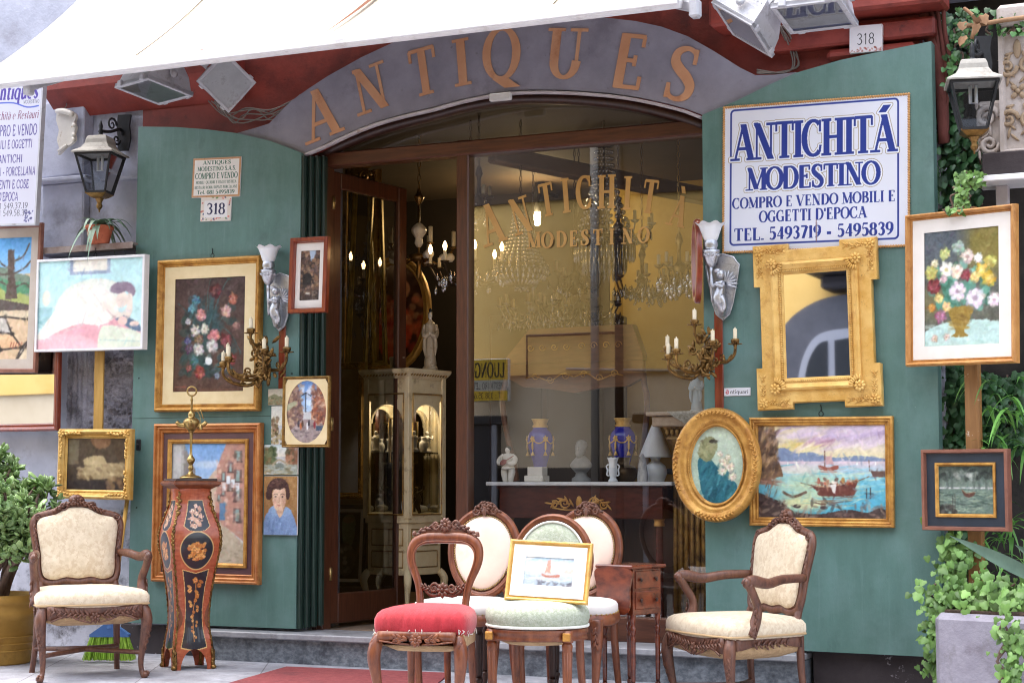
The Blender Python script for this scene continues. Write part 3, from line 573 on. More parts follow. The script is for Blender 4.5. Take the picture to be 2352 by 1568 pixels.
# ================================================================ green panels
def panel(label, pts, th):
    t = thing('shop_hoarding', label, 'hoarding', (0, 0, 0), 0, 'green shopfront panels')
    q = [P(x, y, 0) for x, y in pts]; c = sum((Vector((p.x, 0, p.z)) for p in q), Vector()) / len(q); t.location = (c.x, 0, c.z)
    m = MB(); m.prism([(p.x - c.x, p.z - c.z) for p in q], 0, th); m.build('board', M['green'], t); xs_ = [p.x - c.x for p in q]; zj = P(450, 958, 0).z - c.z
    m = MB(); m.box(((min(xs_) + max(xs_)) / 2, 0, zj), (max(xs_) - min(xs_) - .03, .003, .0025))
    if th < .08: m.build('board_joint', M['dgreen'], t)
    m = MB()
    for z in (zj + .9, zj + .25, zj - .55):
        for x in (min(xs_) + .05, max(xs_) - .05): m.ell((x, -.001, z), (.006, .003, .006), 7, 4)
    m.build('nail_heads', M['dgreen'], t); return t
plp = panel('narrow green wooden panel left of the door with a low curved top', [(318, 291), (403, 292), (470, 297), (544, 306), (621, 324), (692, 351), (679, 1443), (294, 1429)], .07)
prp = panel('wide green wooden panel right of the window, its top rising to the right', [(1613, 264), (1691, 232), (1760, 198), (1827, 168), (1931, 138), (2035, 116), (2139, 95), (2167, 1509), (1622, 1483)], .09)
lk = MB(); p = P(318, 1021, -.004); lk.box((0, 0, 0), (.035, .012, .07), .005); lk.ell((0, -.008, 0), (.008, .006, .008)); o = lk.build('lock_plate', M['black'], plp); o.location = p - plp.location
# folded shutter and jambs at the left of the door
sh = thing('folding_shutter', 'dark green fluted shutter folded against the left door jamb', 'shutter', (XL - .03, .02, .18))
xa = P(692, 800, .03).x; ztop = P(706, 356, .05).z
for i in range(4):
    m = MB(); x = xa + .012 + i * .021; y = .03 + i * .042; m.box((x - XL + .03, y - .02, (ztop - .18) / 2 - .0 + .005 * i), (.018, .05, ztop - .2), .004)
    m.box((x + .010 - XL + .03, y - .02 - .01, (ztop - .18) / 2), (.006, .012, ztop - .22), .002); m.build('shutter_leaf', M['dgreen'], sh)
m = MB()
for z in (.4, 2.2): m.tube([(.0, -.0, z), (.0, -.0, z + .32)], .008, 8)
m.build('hinge', M['dgreen'], sh)

# ================================================================ ANTIQUES board
sb = thing('sign_board', 'grey arched sign board over the door with large gilded letters', 'sign', P(1150, 130, .04), 0)
Yb = .03; OFF = sb.location
outer = [(544, 306), (590, 293), (618, 284), (645, 256), (669, 232), (710, 203), (753, 175), (830, 132), (905, 97), (985, 70), (1070, 51), (1160, 40), (1250, 34), (1330, 35), (1400, 42), (1460, 49), (1520, 62), (1580, 84), (1640, 118), (1700, 156), (1735, 173), (1780, 172), (1828, 166)]
low = [(1828, 169), (1760, 199), (1691, 233), (1613, 264), (1575, 250), (1531, 238), (1467, 224), (1400, 214), (1300, 207), (1222, 206), (1183, 208), (1129, 214), (1060, 228), (995, 246), (925, 262), (860, 281), (800, 305), (750, 329), (706, 352), (692, 351), (621, 325)]
m = MB(); m.prism([(P(x, y, Yb).x - OFF.x, P(x, y, Yb).z - OFF.z) for x, y in outer + low], Yb - OFF.y, Yb + .03 - OFF.y); m.build('board', M['board'], sb)
arch = [(702, 356), (750, 336), (800, 312), (860, 288), (925, 269), (995, 253), (1060, 235), (1129, 221), (1183, 215), (1222, 213), (1300, 214), (1400, 221), (1467, 231), (1531, 245), (1575, 257), (1613, 272)]
m = MB(); pa = [P(x, y, Yb + .01) - OFF for x, y in arch]; m.tube(pa, .026, 8, 2, ref=(0, 1, 0), rb=.35); m.build('edge_strip', M['lip'], sb)
m = MB(); p = P(1224, 222, Yb) - OFF; m.box((P(1150, 223, Yb - .02) - OFF), (.135, .03, .045), .006); m.build('bracket', M['plastic'], sb)
for ch, b_, t_, ws in (('A', (748, 317), (722, 208), .86), ('N', (863, 254), (842, 153), .88), ('T', (981, 218), (966, 112), .84), ('I', (1065, 197), (1057, 90), .95), ('Q', (1152, 184), (1153, 64), .84), ('U', (1294, 182), (1307, 66), .92), ('E', (1436, 204), (1459, 80), .92), ('S', (1553, 231), (1582, 110), .95)):
    a, b = P(*b_, Yb) - OFF, P(*t_, Yb) - OFF; upv = b - a; H = upv.length; upv.normalize(); rx = Vector((upv.z, 0, -upv.x)); m = MB()
    wd, ps = glyph(ch, T=.20, t=.075, serif=.10, wsc=ws)
    for k, pp in enumerate(ps):
        vs = [a + rx * ((x - wd / 2) * H) + upv * (y * H) for x, y in pp]; n = len(vs); d0 = Vector((0, -.0006 - .00008 * k, 0)); d1 = Vector((0, -.006 - .00012 * k, 0))
        m.add([v + d1 for v in vs] + [v + d0 for v in vs], [tuple(range(n)), tuple(range(2 * n - 1, n - 1, -1))] + [(i, n + i, n + (i + 1) % n, (i + 1) % n) for i in range(n)], False)
    m.build('letter', M['orange'], sb)

# ================================================================ shopfront: frame, fanlight, window, open door
YF = .22
sf = thing('shop_facade', 'brown wooden shopfront with an arched fanlight, large display window and open glazed door', 'shopfront', (P(1062, 1400, YF).x, YF, .17))
SO = sf.location
def sfm(name, m, mt, par=sf): return m.build(name, mt, par)
zb = .175
m = MB(); x = P(742, 800, YF).x; zt0 = P(742, 352, YF).z; m.box((x - SO.x, .03, (zt0 - .17) / 2), (.05, .10, zt0 - .17), .006); m.box((x - .035 - SO.x, .0, (zt0 - .17) / 2), (.025, .06, zt0 - .17), .006); m.box((x - .015 - SO.x, -.028, (zt0 - .17) / 2), (.012, .012, zt0 - .17), .003); sfm('jamb', m, M['woodf'])
xm = P(1062, 800, YF).x; m = MB(); m.box((0, .03, (zt0 - .17) / 2), (P(1076, 800, YF).x - P(1048, 800, YF).x, .09, zt0 - .17), .006); sfm('mullion', m, M['woodf'])
m = MB(); m.box((XR - .0 - SO.x, .03, (zt0 - .17) / 2), (.07, .09, zt0 - .17), .006); sfm('jamb', m, M['woodf'])
ztr = (P(742, 364, YF).z + P(1612, 300, YF).z) / 2
m = MB(); m.box(((XL + XR) / 2 - SO.x, .025, ztr - .17), (XR - XL + .1, .105, .085), .008); sfm('transom', m, M['woodh'])
m = MB(); m.box(((xm + XR) / 2 - SO.x, .03, .07), (XR - xm, .08, .14), .008); sfm('bottom_rail', m, M['woodh'])
ar2 = [(706, 372), (750, 350), (800, 327), (860, 303), (925, 283), (995, 266), (1060, 248), (1129, 234), (1183, 228), (1222, 226), (1300, 227), (1400, 235), (1467, 245), (1531, 260), (1575, 272), (1625, 290)]
m = MB(); m.tube([P(x, y, YF) - SO for x, y in ar2], .045, 8, 2, ref=(0, 1, 0), rb=.8); sfm('arch_frame', m, M['wdark'])
gy = .03
m = MB(); gx0, gx1 = P(1076, 800, YF + gy).x - SO.x - .005, XR - SO.x - .03; m.add([(gx0, gy, .13), (gx1, gy, .13), (gx1, gy, ztr - .17 - .03), (gx0, gy, ztr - .17 - .03)], [(0, 1, 2, 3)], False); sfm('window_pane', m, M['glass'])
m = MB(); fl = [P(x, y, YF + gy) - SO for x, y in ar2]; m.add([(XL - SO.x, gy, ztr - .15)] + [(p.x, gy, max(p.z, ztr - .15)) for p in fl] + [(XR - SO.x, gy, ztr - .15)], [tuple(range(len(fl) + 2))], False); sfm('fanlight_pane', m, M['glass'])
# gilt lettering on the pane (two arcs)
gm = mat('gold_leaf', S(190, 144, 80), S(202, 158, 92), 6, .5)
def paneword(txt, pts, hs, ws, nm='gilt_letter', yy=-.004):
    for ch, (x, y), (tx, ty) in zip(txt, pts, hs):
        a, b = P(x, y, YF + gy) - SO, P(tx, ty, YF + gy) - SO; upv = b - a; upv.y = 0; H = upv.length; upv.normalize(); rx = Vector((upv.z, 0, -upv.x)); wd, ps = glyph(ch, T=.24, t=.085, serif=.08, wsc=ws)
        m = MB()
        for k, pp in enumerate(ps): m.add([a + rx * ((u - wd / 2) * H) + upv * (v * H) + Vector((0, yy - gy * 0 - .0004 * k, 0)) for u, v in pp], [tuple(range(len(pp)))], False)
        sfm(nm, m, gm)
paneword('ANTICHIT\u00c0', [(1140, 560), (1207, 535), (1262, 496), (1303, 489), (1345, 481), (1394, 479), (1440, 482), (1488, 490), (1550, 520)], [(1117, 470), (1187, 455), (1251, 422), (1297, 410), (1341, 404), (1395, 402), (1444, 405), (1499, 414), (1568, 450)], .62)
paneword('MODESTINO', [(1228, 570), (1259, 570), (1290, 568), (1318, 566), (1345, 564), (1374, 563), (1405, 562), (1442, 560), (1479, 558)], [(1226, 534), (1258, 533), (1290, 531), (1318, 530), (1345, 528), (1374, 527), (1406, 526), (1443, 524), (1480, 522)], .86)
# door leaf, opened inward about its left post
dr = bpy.data.objects.new('door', None); C.objects.link(dr); dr.parent = sf; xh = P(752, 800, YF + .06).x; dr.location = (xh - SO.x, .07, .03); dr.rotation_euler = (0, 0, R(82))
DW, DH = .78, ztr - .17 - .05 - .03
def dpart(name, m, mt): o = m.build(name, mt, dr); return o
m = MB()
for x in (.045, DW - .045): m.box((x, 0, DH / 2), (.09, .045, DH), .008)
m.box((DW / 2, 0, DH - .05), (DW - .18, .042, .10), .006); m.box((DW / 2, 0, .09), (DW - .18, .042, .18), .006); dpart('door_frame', m, M['woodf'])
m = MB(); m.add([(.08, 0, .17), (DW - .08, 0, .17), (DW - .08, 0, DH - .09), (.08, 0, DH - .09)], [(0, 1, 2, 3)], False); dpart('door_pane', m, M['glass'])
for sg in (-1, 1):
    m = MB(); m.tube([(DW - .05, sg * .02, .98), (DW - .05, sg * .07, .98), (DW - .05, sg * .07, 1.26), (DW - .05, sg * .02, 1.26)], .010, 8); dpart('door_handle', m, M['brass'])
for z in (.3, 1.2, DH - .2):
    m = MB(); m.tube([(0, -.03, z - .04), (0, -.03, z + .04)], .012, 8); dpart('door_hinge', m, M['brass'])

# ================================================================ the room behind
RX0, RX1, RY1, RZ1 = -2.7, 1.62, 3.7, 3.3
m = MB(); m.box(((RX0 + RX1) / 2, 2.05, .14), (RX1 - RX0, 3.4, .06)); struct('shop_floor', m, M['tile'])
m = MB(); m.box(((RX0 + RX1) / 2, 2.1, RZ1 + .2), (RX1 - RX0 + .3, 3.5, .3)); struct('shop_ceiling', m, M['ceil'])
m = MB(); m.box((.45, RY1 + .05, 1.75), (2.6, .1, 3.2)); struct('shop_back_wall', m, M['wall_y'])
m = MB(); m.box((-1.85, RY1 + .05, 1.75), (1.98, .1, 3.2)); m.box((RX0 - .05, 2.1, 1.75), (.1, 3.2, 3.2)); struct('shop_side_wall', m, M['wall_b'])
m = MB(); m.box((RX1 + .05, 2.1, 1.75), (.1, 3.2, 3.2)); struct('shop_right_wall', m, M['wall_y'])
m = MB(); m.bar((-.6, 1.0, 3.12), (1.0, 2.8, 2.86), .12, .10, .01); o = m.build('ceiling_pipe', mat('brown_pipe', S(110, 84, 58), S(126, 98, 68), 4, .6)); tag(o, 'brown sloping duct under the shop ceiling, seen through the fanlight', 'duct')

# ================================================================ the house across the street (seen in the glass and the mirrors)
ob = thing('opposite_house', 'yellow house across the street with a grey ground floor, reflected in the shop window', 'building', (-3, -13, -.4))
m = MB(); m.box((0, -1.45, 6.9), (40, 3, 3.0)); m.build('added_dark_storey', mat('dark_storey_brown', S(58, 48, 40), S(74, 62, 52), 1.5, .8), ob)  # unseen dark storey, added so the upper pane reflects no bright sky
m = MB(); m.box((0, -1.5, 4.18), (40, 3, 2.46)); m.build('upper_wall', mat('yellow_render', S(228, 188, 108), S(234, 198, 124), 1.2, .85, c3=S(218, 176, 96), s3=.6), ob)
m = MB(); m.box((0, -1.55, 2.3), (40, 3, 1.3)); m.build('ground_floor_wall', mat('taupe_render', S(200, 182, 154), S(212, 196, 170), 1.5, .85), ob)
m = MB(); m.box((0, -1.54, .82), (40, 3.02, 1.66)); m.build('added_dark_base', mat('added_dark_base', S(44, 38, 36), S(60, 52, 48), 1.5, .6), ob)  # dark band added to darken the low reflection, standing for cars and shade
dkm = mat('dark_opening', S(22, 22, 26), rough=.3)
for x in (-4.3, -.2, 4.4):
    m = MB(); m.box((x, .0, 1.15), (1.9, .16, 2.3), .02); m.box((x, .09, 2.32), (2.2, .1, .14), .02); o = m.build('shop_opening', dkm, ob)
    m = MB()
    for k in (-.92, 0, .92): m.box((x + k, .1, 1.15), (.08, .05, 2.3), .01)
    m.build('opening_frame', mat('grey_frame', S(120, 122, 130), rough=.5), o)
m = MB(); m.tube([(-1.86, .08, .4), (-1.86, .08, 9)], .06, 10); m.tube([(-2.3, .06, 3.02), (-.4, .06, 2.94)], .02, 6); m.build('drainpipe', mat('grey_pipe', S(150, 146, 140), rough=.6), ob)
m = MB(); m.tube([(-1.5, .09, .4), (-1.5, .09, 10)], .06, 10); m.build('dark_downpipe', mat('dark_pipe', S(52, 40, 36), rough=.6), ob)
m = MB(); m.tube([(-2.9, .05, 2.9), (-2.9, .05, 3.5), (-1.5, .05, 3.5)], .02, 6); m.build('conduit', M['wdark'], ob)
bc = MB(); bc.box((2.45, .45, 4.1), (2.0, .9, .16), .02); bc.box((2.45, .3, 3.93), (1.7, .6, .18), .03); bb_ = bc.build('balcony', mat('balcony_stone', S(66, 66, 74), rough=.8), ob)
m = MB()
for k in range(13): m.tube([(1.48 + k * .162, .86, 4.18), (1.48 + k * .162, .86, 5.2)], .012, 6)
m.tube([(1.46, .86, 5.2), (3.44, .86, 5.2)], .02, 6); m.build('railing', mat('railing_iron', S(120, 134, 150), rough=.5), bb_)
m = MB(); m.box((2.2, .02, 5.2), (1.0, .1, 2.0), .01); m.build('green_shutter', mat('shutter_green', S(52, 88, 72), rough=.5), ob)
m = MB(); m.prism(cr([(.8, 2.3), (.84, 2.75), (.93, 3.1), (1.1, 3.4), (1.32, 3.6), (1.65, 3.74), (2.1, 3.78)], 5) + [(3, 3.78), (3, 2.3)], 0, .5); m.build('grey_hood', mat('grey_hood', S(70, 72, 82), S(82, 84, 94), 5, .6), ob)
m = MB(); m.prism(cr([(1.24, 2.35), (1.3, 2.8), (1.38, 3.06), (1.5, 3.24), (1.68, 3.32), (2.0, 3.35)], 5) + [(2.4, 3.36), (2.4, 2.35)], .5, .54); wo = m.build('hood_window', mat('window_grey', S(150, 154, 166), rough=.5), ob)
m = MB(); m.prism(cr([(1.33, 2.35), (1.39, 2.8), (1.46, 3.02), (1.56, 3.16), (1.67, 3.2)], 5) + [(1.67, 2.35)], .53, .56); m.prism([(1.76, 2.45), (1.76, 3.2), (2.2, 3.26), (2.2, 2.45)], .53, .56); m.build('hood_glass', mat('dark_glass', S(40, 44, 48), rough=.1), wo)
# a shop sign over there, mirrored in the pane
ss = thing('street_sign', 'white and yellow shop sign across the street, mirrored in the left of the display window', 'sign', (-6.44, -12.8, 2.48))
m = MB(); m.box((0, .0, 0), (.68, .08, .6), .01); m.build('sign_box', M['plastic'], ss)
cv = Cv(220, 96, (150, 148, 138)); cv.rect(0, 0, 1, .5, (176, 146, 36)); cv.rect(0, .76, 1, 1, (176, 146, 36)); cv.text('LUONGO', .5, .44, .36, (30, 24, 20), fit=.86, T=.24, t=.12, serif=0)  # sign colours darkened to stand for shade under an awning
cv.text('RESTAURO LETTI', .5, .71, .15, (60, 56, 50), fit=.8, T=.14, t=.12, serif=0); cv.text('T.: 338 35.67', .5, .94, .14, (50, 40, 20), fit=.7, T=.16, t=.12, serif=0)
cv.mesh('sign_face', lambda U, V: (.33 - .66 * U, U * 0 + .045, .29 - .58 * V), M['matte'], ss)
# ================================================================ pictures
def picture(label, px, Y, fw, fd, prof, fm, paint, cw=150, mw=None, mm=None, cat='painting', name='framed_painting', roll=0, rz=0, rx=0, pm='paint', inner=None, orn=None, oval=False, group=None, loc=None, size=None, hook=False, back=.006, mask=None):
    if loc is None: c, W, H = hang(*px, Y)
    else: c, (W, H) = Vector(loc), size
    t = thing(name, label, cat, c, rz, group, rx, roll)
    m = MB(); pr = [(0, 0)] + [(d * fw, h * fd) for d, h in prof]
    (m.ovalmould if oval else m.rectmould)(W, H, pr)
    if orn: orn(m, W, H, fw, fd)
    m.build('frame', fm, t)
    e = prof[-1][0] * fw; d = back
    if mw:
        m = MB(); q = mw if isinstance(mw, tuple) else (mw, mw); w0, h0 = W - 2 * e + .006, H - 2 * e + .006; w1, h1 = W - 2 * e - 2 * q[0], H - 2 * e - 2 * q[1]
        L = [[(-a / 2, -y, -b / 2), (a / 2, -y, -b / 2), (a / 2, -y, b / 2), (-a / 2, -y, b / 2)] for a, b, y in ((w0, h0, d + .006), (w1, h1, d + .006), (w1, h1, d + .001))]
        if mask: # oval opening in the mount
            n = 48; sq = []
            for i in range(n):
                a = 2 * PI * (i + .5) / n; cx, cz = math.cos(a), math.sin(a); k = min((w0 / 2) / max(abs(cx), 1e-6), (h0 / 2) / max(abs(cz), 1e-6)); sq.append((cx * k, -d - .006, cz * k))
            L = [sq] + [[(a / 2 * math.cos(2 * PI * (i + .5) / n), -y, b / 2 * math.sin(2 * PI * (i + .5) / n)) for i in range(n)] for a, b, y in ((w1, h1, d + .006), (w1, h1, d + .001))]
        m.loft(L, True, False, False); m.build('mount', mm, t); W2, H2 = w1 + .004, h1 + .004
    else: W2, H2 = W - 2 * e + .006, H - 2 * e + .006
    if inner:
        m = MB(); m.M = Matrix.Translation((0, -d - .004, 0)); m.rectmould(W2 + inner[0] * .6, H2 + inner[0] * .6, [(0, 0), (.1 * inner[0], inner[1]), (.6 * inner[0], inner[1]), (inner[0], .2 * inner[1])]); m.build('inner_frame', inner[2], t); W2 -= inner[0] * 1.3; H2 -= inner[0] * 1.3
    if hook:
        m = MB(); m.tube([(.0 + .012 * math.cos(a), .004, H / 2 + .016 + .014 * math.sin(a)) for a in [2 * PI * i / 10 for i in range(10)]], .0025, 5, closed=True); m.tube([(0, .004, H / 2 + .028), (.004, -.004, H / 2 + .05), (-.004, .006, H / 2 + .062)], .0025, 5, 2); m.build('hook', M['black'], t)
    if paint == 'mirror':
        m = MB(); m.add([(-W2 / 2, -d, -H2 / 2), (W2 / 2, -d, -H2 / 2), (W2 / 2, -d, H2 / 2), (-W2 / 2, -d, H2 / 2)], [(0, 1, 2, 3)], False); m.build('mirror_glass', M['mirror'], t)
    elif paint:
        cv = Cv(cw, max(8, int(cw * H2 / W2))); paint(cv); finish(cv)
        mk = (lambda U, V: ((U - .5) / .5) ** 2 + ((V - .5) / .5) ** 2 <= 1.02) if (oval or mask) else None
        cv.mesh('canvas', flat(W2, H2, -d), M[pm], t, mk)
    return t
OG = [(0, .55), (.06, .75), (.16, .95), (.28, 1), (.42, .9), (.55, .62), (.68, .42), (.76, .5), (.84, .5), (.9, .36), (1, .3)]
FLT = [(0, .8), (.05, .95), (.12, 1), (.7, 1), (.8, .85), (.86, .6), (.92, .55), (1, .3)]
STP = [(0, .7), (.05, .9), (.2, 1), (.3, .95), (.34, .75), (.5, .8), (.6, .7), (.66, .5), (.8, .5), (.86, .62), (.93, .55), (1, .25)]

def finish(c):
    g = c.a.mean(-1, keepdims=True); c.a = c.a * .84 + g * .16; c.tex(4, 12); c.tex(5, 45); c.tex(4, 110)
    rr = np.random.RandomState(int(c.a.sum()) % 9999)
    for _ in range(420):
        u, v = rr.rand(2); q = c.a[int(v * c.h), int(u * c.w)] + rr.randn() * 11 + rr.randn(3) * 4; c.ell(u, v, .034, .011, q, .5, .7, rr.uniform(0, 3.1))
    a = c.a
    for _ in range(2): a[1:-1, 1:-1] = a[1:-1, 1:-1] * .5 + (a[:-2, 1:-1] + a[2:, 1:-1] + a[1:-1, :-2] + a[1:-1, 2:]) * .125
# ---- painted contents -------------------------------------------------
def p_tree(c):
    c.grad(0, .30, (70, 160, 235), (150, 205, 245)); c.grad(.3, 1, (214, 190, 150), (206, 160, 116))
    c.curve([(.0, .22), (.25, .30), (.5, .24), (.8, .30), (1, .34), (1, .52), (0, .52)], (120, 142, 120)); c.curve([(0, .3), (.35, .34), (.7, .42), (1, .5), (1, .58), (0, .58)], (168, 178, 96)); c.curve([(.35, .3), (.7, .36), (1, .38), (1, .46), (.6, .44)], (84, 150, 108))
    c.curve([(0, .54), (.4, .5), (.75, .53), (1, .56), (1, .6), (.5, .62), (0, .62)], (92, 78, 72)); c.rect(0, .6, 1, 1, (216, 194, 158))
    c.poly([(.62, .1), (.72, .1), (.74, .3), (.80, .50), (.60, .51), (.64, .35)], (98, 80, 70))
    for q in ([(.66, .26), (.5, .2), (.42, .1)], [(.7, .2), (.86, .16), (.95, .06)], [(.66, .3), (.52, .3), (.4, .24)], [(.72, .3), (.88, .26), (.98, .2)], [(.66, .4), (.5, .36), (.38, .38)], [(.73, .42), (.9, .38), (.99, .42)]): c.line(q, .022, (92, 76, 68), sub=4)
    nd = [(-.05, .66), (.28, .66), (.62, .65), (1.05, .68), (.1, .78), (.42, .77), (.74, .79), (-.05, .92), (.26, .9), (.58, .92), (.9, .9), (1.05, .82), (.1, 1.03), (.44, 1.03), (.8, 1.03)]
    for k, q in enumerate(((0, 1, 5, 8, 4), (1, 2, 6, 5), (2, 3, 11, 10, 6), (0, 4, 8, 12, 7), (5, 6, 10, 9), (5, 9, 13, 8), (8, 13, 12), (9, 10, 14, 13), (10, 11, 14))): c.poly([nd[i] for i in q], [(222, 204, 170), (196, 188, 176), (214, 180, 140), (186, 178, 168), (228, 182, 134)][k % 5]); c.line([nd[i] for i in q] + [nd[q[0]]], .022, (62, 54, 50))
    for u, v in nd: c.ell(u, v, .035, .016, (60, 52, 48))
    for u, v, ru, rv, k in ()and((9, .72, .17, .08, 0), (.5, .70, .16, .07, 1), (.82, .69, .16, .07, 2), (.12, .87, .14, .07, 3), (.42, .85, .16, .07, 2), (.76, .84, .2, .08, 4), (.3, .97, .16, .05, 1), (.66, .97, .2, .05, 0)):
        c.ell(u, v, ru + .02, rv + .015, (60, 52, 48), .9); c.ell(u, v, ru, rv, [(222, 204, 174), (196, 190, 182), (206, 176, 140), (178, 176, 172), (226, 178, 128)][k], 1, .2)
    for k in range(5): c.line([(.72 + k * .04, .9 + .01 * (k % 2)), (.74 + k * .04, .86)], .012, (170, 70, 50))
    c.tex(5, 40)
def p_rest(c):   # pale faded interior, a sleeping figure under a sheet
    c.grad(0, 1, (186, 234, 236), (206, 240, 238)); c.rect(.3, -.1, .68, .17, (150, 168, 196)); c.rect(.33, -.1, .65, .14, (240, 236, 220))
    c.curve([(.18, .48), (.3, .3), (.55, .22), (.78, .3), (.82, .5), (.5, .62), (.2, .6)], (232, 236, 222)); c.rect(.0, .52, .14, .75, (160, 208, 212)); c.ell(.08, .42, .04, .09, (232, 232, 214))
    c.curve([(.02, .98), (.03, .82), (.2, .56), (.5, .55), (.9, .72), (1, 1), (.5, 1)], (240, 170, 180)); c.curve([(.0, .9), (.05, .84), (.4, .84), (.6, .96), (.55, 1.02), (.05, 1.02)], (244, 186, 194))
    c.curve([(.0, .84), (.14, .6), (.3, .36), (.5, .30), (.68, .38), (.78, .5), (.74, .66), (.6, .74), (.4, .72), (.2, .8), (.06, .88)], (246, 240, 226)); c.line([(.46, .6), (.42, .74), (.3, .78)], .008, (214, 196, 196), sub=4); c.line([(.5, .34), (.6, .5), (.66, .66)], .006, (222, 208, 204), sub=4)
    c.ell(.80, .47, .055, .085, (244, 224, 210), rot=.3); c.curve([(.68, .36), (.74, .28), (.86, .28), (.92, .36), (.90, .44), (.84, .38), (.76, .40)], (146, 124, 144)); c.line([(.64, .52), (.74, .63), (.86, .62), (.87, .44)], .055, (244, 228, 212), sub=5); c.line([(.66, .57), (.75, .665), (.87, .655)], .01, (206, 178, 176), sub=5)
    c.poly([(.74, .68), (.82, .64), (.96, .72), (1, .83), (.9, .8)], (96, 122, 150)); c.ell(.81, .7, .045, .05, (248, 206, 190)); c.ell(.92, .735, .045, .03, (246, 214, 196)); c.curve([(.58, .98), (.6, .8), (.68, .74), (.98, .84), (.99, 1.02), (.58, 1.02)], (226, 232, 208)); c.line([(.6, .9), (.98, .93)], .006, (160, 196, 196)); c.tex(3, 30); c.tex(2, 90)
def p_dark_flowers(c):
    c.grad(0, 1, (74, 52, 50), (92, 60, 46)); c.tex(5, 6); c.rect(0, .97, 1, 1, (100, 62, 44))
    for q in ([(.42, .5), (.3, .3), (.22, .16)], [(.5, .5), (.46, .2), (.5, .02)], [(.55, .5), (.72, .3), (.82, .14)], [(.5, .4), (.68, .1), (.76, .02)], [(.4, .5), (.18, .3), (.05, .22)], [(.6, .4), (.8, .5), (.94, .66)]): c.line(q, .012, (62, 96, 92), sub=4)
    c.dabs(90, .12, .28, .85, .85, [(34, 62, 62), (44, 84, 82), (30, 50, 52), (58, 92, 84)], .07, .035, .6, seed=1); c.dabs(40, .2, .2, .6, .5, [(48, 94, 100), (40, 76, 80)], .02, .09, .5, rot=.3, seed=2)
    for u, v, r, col, cc in ((.58, .12, .10, (104, 40, 44), (70, 30, 32)), (.3, .2, .07, (72, 132, 148), (50, 90, 104)), (.24, .27, .06, (84, 146, 160), (60, 110, 120)), (.82, .2, .075, (190, 106, 84), (150, 70, 60)), (.73, .3, .085, (216, 168, 156), (180, 120, 110)), (.88, .43, .06, (150, 100, 100), (220, 190, 180)), (.38, .33, .085, (222, 152, 146), (186, 96, 96)), (.2, .38, .05, (190, 194, 190), (120, 120, 110)), (.3, .46, .075, (214, 206, 186), (140, 120, 80)), (.43, .45, .07, (222, 216, 198), (150, 130, 90)), (.36, .54, .075, (132, 104, 76), (90, 70, 50)), (.57, .51, .095, (216, 128, 128), (178, 84, 88)), (.36, .63, .085, (212, 204, 196), (140, 126, 110)), (.54, .6, .095, (206, 198, 190), (140, 120, 104)), (.74, .56, .10, (132, 56, 58), (100, 40, 42)), (.82, .72, .08, (150, 58, 54), (110, 40, 40)), (.2, .55, .06, (84, 94, 128), (60, 66, 96)), (.22, .62, .07, (98, 76, 98), (70, 54, 76)), (.38, .83, .09, (164, 66, 56), (110, 40, 36)), (.22, .79, .05, (150, 84, 74), (110, 50, 44)), (.62, .86, .05, (120, 132, 150), (80, 90, 100)), (.72, .79, .04, (150, 150, 156), (100, 100, 100)), (.3, .72, .06, (66, 116, 118), (50, 90, 90))): c.flower(u, v, r, col, cc)
    c.ell(.5, .73, .05, .035, (226, 230, 228), rot=.5); c.line([(.04, .95), (.18, .955)], .012, (150, 76, 56)); c.tex(4, 60)
def p_street(c):
    c.grad(0, .5, (112, 164, 226), (190, 212, 238)); c.ell(.5, .18, .2, .03, (226, 234, 244), .6, .8); c.rect(0, 0, .16, .8, (176, 172, 168)); c.rect(.02, .02, .12, .3, (196, 194, 190)); c.poly([(.16, .0), (.32, .22), (.36, .6), (.16, .8)], (140, 132, 126))
    c.poly([(.62, .2), (.74, .0), (1, -.02), (1, .82), (.55, .6)], (196, 140, 120)); c.poly([(.5, .3), (.62, .2), (.6, .62), (.48, .62)], (214, 186, 158))
    for u, v, w_, h_ in ((.9, .06, .05, .09), (.9, .22, .05, .1), (.9, .38, .05, .1), (.8, .16, .035, .08), (.8, .31, .035, .08), (.71, .24, .03, .07), (.71, .36, .03, .07), (.9, .54, .05, .11), (.65, .42, .02, .05), (.65, .3, .02, .05)):
        c.rect(u - w_, v, u + w_, v + h_, (126, 96, 88)); c.rect(u - w_ * .5, v + .01, u + w_ * .4, v + h_, (150, 176, 172)); c.rect(u - w_ * 1.3, v + h_, u + w_ * 1.3, v + h_ + .012, (92, 70, 66))
    for u, v in ((.78, .27), (.84, .3), (.72, .33), (.9, .33)): c.rect(u - .03, v, u + .02, v + .07, (226, 232, 238))
    c.dabs(60, .6, .1, 1, .7, [(214, 164, 142), (176, 120, 104), (226, 190, 170)], .02, .02, .5, seed=4)
    c.poly([(.3, .72), (.5, .6), (.58, .6), (1, .84), (1, 1), (0, 1), (0, .8)], (198, 180, 150)); c.poly([(0, .62), (.3, .6), (.3, .74), (0, .86)], (112, 96, 92)); c.rect(.66, .5, .74, .64, (90, 130, 170)); c.rect(.6, .58, .66, .67, (150, 60, 52)); c.dabs(70, .05, .74, .98, 1, [(214, 198, 168), (176, 156, 128), (150, 132, 108)], .03, .008, .6, rot=0, seed=6); c.tex(4, 50)
